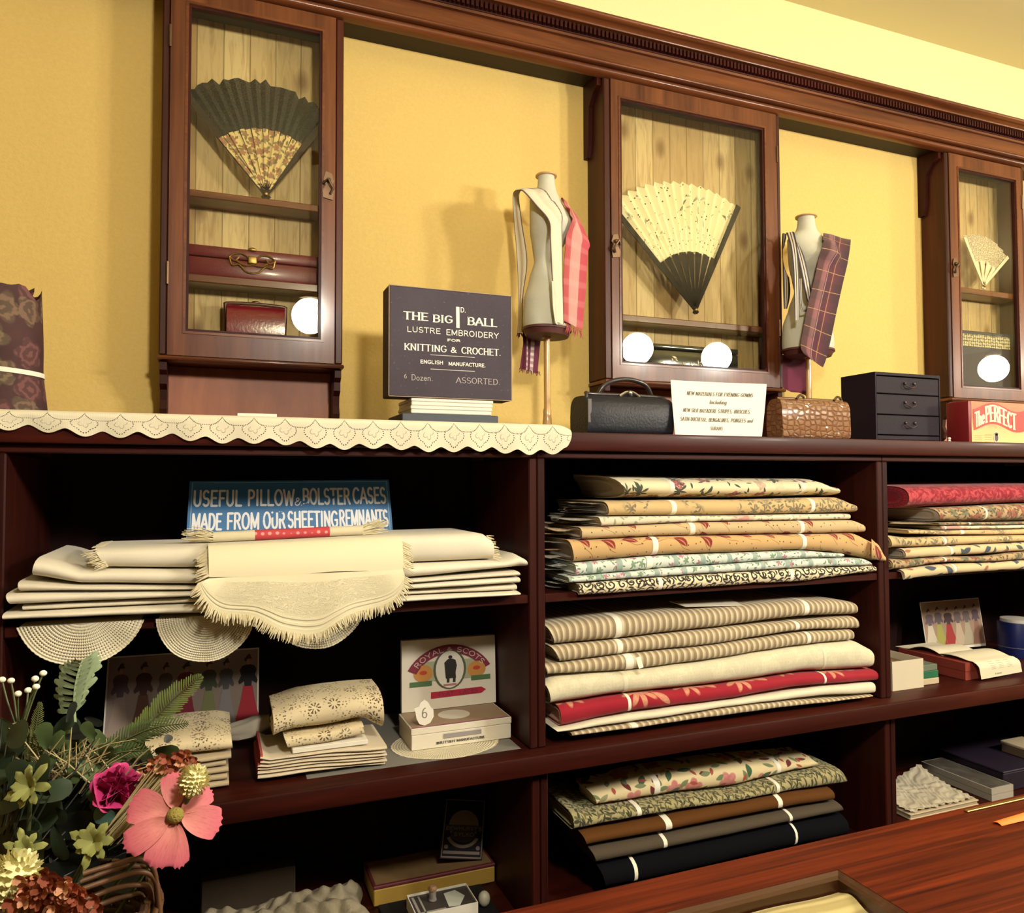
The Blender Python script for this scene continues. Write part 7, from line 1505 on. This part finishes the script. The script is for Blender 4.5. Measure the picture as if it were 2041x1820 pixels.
# brass rule and orange slip on the counter
a = atz(1939, 1621, CZ+.003); m = MB(); m.box(a.x, a.x+.5, YF_-.015, YF_-.008, CZ+.0003, CZ+.0025, .0006); tag(m.build('brass_rule', BRASS, loc=(a.x+.2, YF_-.01, CZ)), 'thin brass measuring rule along the far edge of the counter', 'rule')
a, b, c_, d_ = atz(1978, 1635, CZ+.004), atz(2045, 1617, CZ+.004), atz(2045, 1640, CZ+.001), atz(1997, 1646, CZ+.001)
def slip(u, v): p = (a.lerp(b, u)).lerp(d_.lerp(c_, u), v); e_ = 0 if u < .98 else .06; return (p.x+.10*u*u, p.y, CZ+.0012+.012*math.sin(math.pi*v)*(.4+.6*u)*.5+.004*u)
m = MB(); m.grid(slip, 10, 8); m.grid(lambda u, v: tuple(Vector(slip(u, v))+Vector((0, 0, -.0007))), 10, 8); tag(m.build('paper_slip', plain('orange_paper', (.95, .22, .03), .6), loc=tuple(a), smooth=60), 'bright orange paper slip on the counter at the right edge', 'paper')
# ------------------------------------------------------------------ flower basket on the counter, near the camera
rd = random.Random(21)
BC = Vector((.182, -.800, CZ)); BRX, BRY, BH = .120, .095, .162
WICK = plain('wicker', (.115, .052, .020), .5, vary=.4, bscale=120, coat=.1); WICKD = plain('dark_wicker', (.06, .028, .014), .55, vary=.3, bscale=120)
t = thing('wicker_basket', 'brown wicker basket holding silk flowers on the counter', 'basket', tuple(BC))
m = MB(); NW = 22
for k in range(NW):
    f = k/(NW-1); z = CZ+.004+f*(BH-.008); s_ = .80+.20*f; P = []
    for i in range(97):
        a = 2*math.pi*i/96; w_ = .0022*(1 if k % 2 else -1)*math.cos(a*16); P.append((BC.x+(BRX*s_+w_)*math.cos(a), BC.y+(BRY*s_+w_)*math.sin(a), z))
    m.tube(P, .0036, 6, cap=False)
m.build('woven_side', WICKD, t, smooth=60); m = MB(); m.lathe([(.001, .001), (.8, .001), (.8, .005), (.001, .005)], (BC.x, BC.y, CZ), 32, BRX, BRY); m.build('base', WICKD, t)
m = MB()
for i in range(32):
    a = 2*math.pi*i/32; m.tube([(BC.x+(BRX*s_)*math.cos(a), BC.y+(BRY*s_)*math.sin(a), CZ+zz) for s_, zz in ((.80, .003), (.90, BH*.5), (1.0, BH))], .0030, 5)
m.build('stakes', WICK, t, smooth=60)
m = MB()
for k in range(4):
    P = []
    for i in range(73):
        a = 2*math.pi*i/72; q = a*5+k*math.pi/2; P.append((BC.x+(BRX+.002+.0042*math.cos(q))*math.cos(a), BC.y+(BRY+.002+.0042*math.cos(q))*math.sin(a), CZ+BH-.012+.0042*math.sin(q)))
    m.tube(P, .0030, 7, cap=False)
m.build('rolled_rim', WICK, t, smooth=60)
# cane handle ends bending over the right of the rim
m = MB()
for k in range(5):
    D = .60+.004*k; q = ((165, 1742, 232, 1722, 272, 1712, 298, 1722, 310, 1748), (165, 1772, 230, 1750, 280, 1738, 308, 1752, 316, 1800), (165, 1795, 225, 1772, 270, 1764, 296, 1768, 303, 1800), (175, 1812, 225, 1794, 262, 1784, 282, 1786, 290, 1815), (160, 1758, 222, 1736, 268, 1726, 300, 1738, 316, 1775))[k]
    P = [atd(q[0], q[1], D-.02), atd(q[2], q[3], D-.008), atd(q[4], q[5], D), atd(q[6], q[7], D+.008), atd(q[8], q[9], D+.012), atd(q[8]+5, q[9]+70, D+.02)]
    m.tube(spline(P, 6), .0022, 7)
m.build('handle_canes', WICK, t, smooth=60)
GRN = [plain('leaf_dark_green', (.020, .035, .014), .55, vary=.3), plain('leaf_mid_green', (.07, .11, .035), .6, vary=.3), plain('leaf_olive', (.15, .17, .055), .65, vary=.25), plain('leaf_teal', (.035, .085, .07), .55, vary=.2), plain('leaf_black_green', (.010, .014, .010), .6)]
STEM = plain('stem_green', (.07, .09, .03), .6); FERN = plain('fern_green', (.16, .22, .055), .65, vary=.25, trans=.15); SAGE = plain('sage_green', (.21, .27, .15), .8, vary=.2); DRY = plain('dried_grass', (.36, .29, .14), .8, vary=.25)
def frame_(n): n = n.normalized(); a = CR-n*CR.dot(n); a.normalize(); return a, n.cross(a), n
def petal(mb, c, d, n, L, W, cup=.2, notch=0.0, base=.18, nu=8, nv=6, curl=0.0, twist=0.0):
    s_ = d.cross(n).normalized()
    def fn(u, v):
        w_ = W*(base+(1-base)*math.sin(math.pi*min(1, u*1.02)**.75*.62+.0)**1.0)*(1 if u < .9 else 1-(u-.9)*3.2); x = (v-.5)*2
        tip = 1-notch*abs(math.sin(x*5.5))*(u > .95); return c+d*(L*u*tip*(1-.06*x*x))+s_*(w_*x)+n*(cup*L*math.sin(u*1.7)*.5+.16*W*x*x*(1-u)-curl*L*u*u+twist*x*W*u)
    mb.grid(fn, nu, nv)
def stem(t, top, mat=STEM, r=.0016, bend=None):
    base = Vector((BC.x+(top.x-BC.x)*.35, BC.y+(top.y-BC.y)*.35, CZ+BH*.6)); mid = top.lerp(base, .5)+Vector((rd.uniform(-.01, .01), .02, .0)); MB().tube(spline([base, mid, top], 6), r, 6).build('stem', mat, t, smooth=60)
def flower(name, label, cat, c, group=None): return thing(name, label, cat, tuple(c), group=group)
def p_cosmos(n, co):
    u, v, _ = n.sep(co); st = n.noise(n.comb(n.math('MULTIPLY', u, 1.2), n.math('MULTIPLY', v, 9)), 4, 3); c = n.mix(n.step(u, .15, 1.0), (.50, .17, .14), (.42, .075, .115)); return n.mix(n.math('MULTIPLY', n.step(st, .5, .7), .55), c, (.27, .035, .075))
PINK = cloth('cosmos_petal', p_cosmos, .6)
c = atd(349, 1627, .60); nrm = (-ray(349, 1627)).normalized()+Vector((0, 0, .18)); A1, A2, A3 = frame_(nrm); k_ = .60/FPX
t = flower('cosmos_flower', 'large salmon pink cosmos flower at the right of the basket', 'flower', c)
for ang, L, W in ((168, 79, 33), (106, 72, 24), (42, 66, 21), (-6, 78, 31), (-72, 82, 20), (-98, 80, 29), (-142, 86, 27)):
    a = math.radians(ang); d = (A1*math.cos(a)+A2*math.sin(a)); m = MB(); petal(m, c+d*.006+A3*.001*(ang % 3), d, A3, L*k_, W*k_, .12, .06, .25, 12, 10, .15); m.build('petal', PINK, t, smooth=80)
m = MB(); m.ball(c+A3*.004, 17*k_, 14, 8, (1, 1, .9)); m.build('flower_centre', plain('cosmos_centre', (.22, .17, .03), .9, bump=1.0, bscale=500), t, smooth=80); stem(t, c-A3*.004)
# magenta rose bud
c = atd(236, 1567, .63); t = flower('rose_bud', 'magenta rose bud left of the pink cosmos', 'flower', c); k_ = .63/FPX; up = (CU*.55+CR*.45-CF*.5).normalized(); MAG = plain('rose_petal', (.42, .022, .13), .6, vary=.4, bscale=160)
for ring, (nP, L, W, tilt, cup_, cl) in enumerate(((4, 58, 34, -.02, .55, 0), (5, 62, 36, .10, .50, 0), (5, 60, 40, .28, .45, .05), (5, 52, 40, .62, .30, .25))):
    for i in range(nP):
        a = 2*math.pi*i/nP+ring*.6; side = (up.orthogonal().normalized()*math.cos(a)+up.cross(up.orthogonal().normalized())*math.sin(a)); d = (up*math.cos(tilt)+side*math.sin(tilt)).normalized(); m = MB(); petal(m, c-up*.018+side*.003, d, -side+up*.2, L*k_, W*k_, cup_, .03, .5, 14, 12, cl); m.build('petal', MAG, t, smooth=80)
stem(t, c-up*.016)
for k in range(3):
    a = k*2.1; m = MB(); petal(m, c-up*.018, (CR*math.cos(a)*.6-up*.4+CF*-.3).normalized(), up, .022, .005, .1); m.build('sepal', GRN[4], t, smooth=70)
# cream pompons
CRM = plain('pompon_petal', (.66, .62, .32), .8, vary=.2, bscale=200)
for (px, py, R, D, la) in ((386, 1556, 32, .605, 'cream pompon flower just above the pink cosmos'), (28, 1752, 56, .55, 'large cream pompon flower at the bottom left corner')):
    c = atd(px, py, D); R = R*D/FPX; t = flower('pompon_flower', la, 'flower', c, 'cream pompon flowers'); m = MB(); m.ball(c, R*.72, 14, 10)
    for i in range(260):
        z = 1-2*(i+.5)/260; a = i*2.39996; d = Vector((math.sqrt(1-z*z)*math.cos(a), math.sqrt(1-z*z)*math.sin(a), z)); n = d.orthogonal().normalized(); petal(m, c+d*R*.6, (d+n*.25*(1 if i % 2 else -1)).normalized(), n, R*.40*rd.uniform(.8, 1.15), R*.09, .2, 0, .4, 3, 2)
    m.build('petals', CRM, t, smooth=60); stem(t, c-Vector((0, 0, R*.6)))
# rust heather sprays
RUST = plain('rust_floret', (.28, .065, .028), .7, vary=.4, bscale=250); PEACH = plain('peach_floret', (.62, .30, .16), .7)
def heather(label, pts, D, nfl, spread, r):
    c = atd(*pts[0], D); t = flower('heather_spray', label, 'flower', c, 'rust heather sprays'); ms, mf, mp = MB(), MB(), MB()
    for j in range(nfl):
        f = rd.random(); i = f*(len(pts)-1); a, b = pts[int(i)], pts[min(len(pts)-1, int(i)+1)]; q = i-int(i); p = atd(lerp(a[0], b[0], q)+rd.gauss(0, spread), lerp(a[1], b[1], q)+rd.gauss(0, spread*.75), D+rd.uniform(-.015, .02)); rr = r*rd.uniform(.6, 1.2); m = mp if rd.random() < .25 else mf
        for k in range(4): a_ = k*math.pi/2+rd.random(); d = (CR*math.cos(a_)+CU*math.sin(a_)-CF*.7).normalized(); petal(m, p, d, -CF, rr*1.5, rr*.6, .3, 0, .3, 2, 2)
        ms.tube([p, p.lerp(Vector((BC.x, BC.y, CZ+BH*.7)), .35)+Vector((rd.uniform(-.004, .004), 0, 0))], .0006, 4)
    mf.build('florets', RUST, t, smooth=60); mp.build('pale_florets', PEACH, t, smooth=60); ms.build('stalks', DRY, t)
heather('rust heather spray above the cream pompon and rose', [(300, 1535), (335, 1520), (375, 1512), (345, 1545)], .64, 70, 11, .0036)
heather('rust heather spray at the bottom left by the basket rim', [(95, 1800), (60, 1790), (110, 1765), (150, 1800), (125, 1780)], .53, 150, 22, .0042)
# yellow green star flowers
YG = plain('yellow_green_petal', (.24, .25, .07), .75, vary=.3, bscale=120)
for i, (px, py, R, D, la) in enumerate(((62, 1568, 52, .60, 'upper left yellow green star flower'), (188, 1678, 50, .60, 'yellow green star flower above the basket rim'), (52, 1692, 40, .585, 'small yellow green star flower above the big pompon'))):
    c = atd(px, py, D); t = flower('star_flower', la, 'flower', c, 'yellow green star flowers'); k_ = D/FPX; m = MB(); nrm = (-CF+CU*.4+CR*.2*(i-1)).normalized(); A1, A2, A3 = frame_(nrm)
    for r_ in range(2):
        for k in range(7):
            a = k*2*math.pi/7+r_*.45+i; d = (A1*math.cos(a)+A2*math.sin(a)+A3*(.25+.5*r_)).normalized(); petal(m, c, d, A3, R*k_*(1-.25*r_)*rd.uniform(.75, 1.2), R*k_*.17, .25, .12, .35, 6, 4, .2)
    m.build('petals', YG, t, smooth=70); stem(t, c)
# white bud spray
WB = plain('white_bud', (.74, .71, .55), .7); c = atd(42, 1445, .66); t = flower('bud_spray', 'spray of tiny white buds at the left edge', 'flower', c); ms, mb_ = MB(), MB()
for (px, py) in ((4, 1355), (22, 1357), (86, 1342), (70, 1353), (72, 1369), (56, 1376), (36, 1383), (18, 1451), (30, 1463)):
    p = atd(px, py, .66+rd.uniform(-.01, .01)); bq = MB(); bq.ball(p, .0031, 8, 6, (1, 1, .85)); bq.build('bud', WB, t, smooth=60); j = atd(lerp(38, px, .25), 1440, .66); ms.tube(spline([p, p.lerp(j, .5)+CR*rd.uniform(-.002, .002), j], 4), .0008, 5); ms.tube([j, atd(48, 1560, .66)], .0009, 5)
ms.build('stalks', STEM, t, smooth=60)
# sage leaf
def lobed(label, pts_c, D, mat, name='lobed_leaf'):
    c = atd(*pts_c[0], D); t = flower(name, label, 'leaf', c); P = spline([atd(*q, D+.01*i) for i, q in enumerate(pts_c)], 3); m = MB(); K = len(P)
    m.tube(P, .0011, 5)
    for i in range(2, K-1):
        T = (P[min(i+1, K-1)]-P[i-1]).normalized(); f = i/K; L = .020*math.sin(math.pi*(.15+.8*f))+.004
        for s_ in (-1, 1):
            d = (T*.55+T.cross(-CF).normalized()*s_).normalized(); petal(m, P[i], d, -CF+CU*.2*rd.uniform(-1, 1), L*rd.uniform(.7, 1.2), L*.11, .15, .1, .5, 5, 3, .1)
            petal(m, P[i]+d*L*.5, (d+T*.9).normalized(), -CF, L*.5, L*.07, .2, 0, .4, 3, 2); petal(m, P[i]+d*L*.35, (d*1.2-T*.3).normalized(), -CF, L*.35, L*.06, .2, 0, .4, 3, 2)
    m.build('blade', mat, t, smooth=70); return t
lobed('pale sage green lobed leaf hanging below the left doily', [(150, 1440), (148, 1405), (150, 1370), (158, 1335), (166, 1315)], .66, SAGE)
# fern fronds
def fern(label, pts, D, mat, wmax, n=34, grp='fern fronds'):
    P = spline([atd(*q, D) for q in pts], 12); K = len(P)-1; t = flower('fern_frond', label, 'fern', P[0], grp); m = MB(); m.tube(P, [lerp(.0011, .0004, i/K) for i in range(K+1)], 5); q = MB()
    for j in range(n):
        f = (j+.5)/n; i = f*K; p = P[int(i)].lerp(P[min(K, int(i)+1)], i-int(i)); T = (P[min(K, int(i)+1)]-P[max(0, int(i)-1)]).normalized(); L = wmax*(math.sin(math.pi*min(1, .18+f*.82))**.8)+.001
        for s_ in (-1, 1): d = (T*.75+T.cross(-CF).normalized()*s_+CU*.1).normalized(); petal(q, p, d, -CF, L*rd.uniform(.85, 1.1), L*.035+.0003, .15, 0, .5, 3, 2, .15)
    m.build('rachis', STEM, t, smooth=60); q.build('leaflets', mat, t, smooth=60)
fern('tall light green fern frond reaching over the fashion card', [(225, 1500), (290, 1450), (350, 1390), (402, 1347)], .66, FERN, .015, 40)
fern('green fern frond pointing right below the tall frond', [(190, 1515), (250, 1475), (310, 1450), (375, 1442)], .655, GRN[1], .012, 36)
fern('dark fern frond low behind the rose', [(140, 1540), (190, 1520), (240, 1500), (300, 1495)], .65, GRN[1], .012, 30)
fern('short fern frond rising at the left beside the white buds', [(60, 1520), (70, 1460), (80, 1400)], .665, GRN[2], .007, 30)
fern('olive fern frond spreading left above the star flower', [(150, 1545), (95, 1500), (30, 1470), (-30, 1462)], .65, GRN[2], .014, 34)
# dried grass and filler leaves
t = flower('grass_bunch', 'bunch of dry tan grass stalks among the flowers', 'dried grass', atd(150, 1500, .66)); m = MB()
for j in range(110):
    a = rd.uniform(.15, 2.5); L = rd.uniform(.03, .07); b = atd(140+rd.gauss(0, 45), 1545+rd.gauss(0, 14), .655+rd.uniform(-.02, .03)); e = b+(CR*math.cos(a)*.9+CU*math.sin(a)*.55)*L; m.tube([b, b.lerp(e, .5)+CU*.003, e], [.0007, .0006, .0003], 4)
m.build('stalks', DRY, t, smooth=60)
def leafspray(label, centre, spread, D, n, mat, L, W, seed):
    r = random.Random(seed); t = flower('leaf_spray', label, 'leaves', atd(*centre, D), 'leafy sprays in the basket'); m, q = MB(), MB()
    for j in range(n):
        p = atd(centre[0]+r.gauss(0, spread[0]), centre[1]+r.gauss(0, spread[1]), D+r.uniform(-.03, .05)); a = r.uniform(0, 6.28); d = (CR*math.cos(a)+CU*math.sin(a)-CF*r.uniform(-.2, .5)).normalized(); petal(m, p, d, (-CF+CU*r.uniform(-.5, .8)+CR*r.uniform(-.5, .5)).normalized(), L*r.uniform(.6, 1.2), W*r.uniform(.7, 1.2), .15, 0, .2, 6, 4, .15)
        q.tube([p, p.lerp(Vector((BC.x, BC.y, CZ+BH)), .22)], .0006, 4)
    m.build('leaves', mat, t, smooth=70); q.build('stalks', GRN[4], t)
leafspray('dark green leaf spray at the far left of the basket', (25, 1545), (35, 50), .64, 42, GRN[0], .032, .010, 1)
leafspray('blackish leaf spray in the middle of the basket', (150, 1640), (65, 42), .67, 90, GRN[4], .036, .013, 2)
leafspray('mid green leaf spray behind the rose bud', (190, 1525), (70, 22), .67, 50, GRN[1], .026, .007, 3)
leafspray('olive leaf spray under the upper star flower', (60, 1620), (45, 35), .635, 34, GRN[0], .028, .009, 4)
leafspray('teal leaf spray between rose bud and cosmos', (262, 1655), (22, 14), .64, 7, GRN[3], .034, .009, 5)
t = flower('broad_leaf', 'upright broad dark green leaf between rose bud and pompon', 'leaf', atd(300, 1590, .64)); m = MB(); petal(m, atd(298, 1625, .645), (CU+CR*.02).normalized(), -CF, .036, .008, .05, 0, .5, 8, 6); m.build('blade', GRN[3], t, smooth=70)
t = flower('black_leaf', 'small black bladed leaf tips standing above the ferns', 'leaf', atd(165, 1440, .65))
for (p0_, p1_) in (((120, 1470), (195, 1462)), ((135, 1440), (150, 1398)), ((150, 1520), (153, 1440)), ((170, 1430), (205, 1445)), ((330, 1480), (340, 1465))): a, b = atd(*p0_, .65), atd(*p1_, .655); m = MB(); petal(m, a, (b-a).normalized(), -CF, (b-a).length, .0035, .05, 0, .3); m.build('blade', GRN[4], t, smooth=70)
bpy.context.view_layer.update()
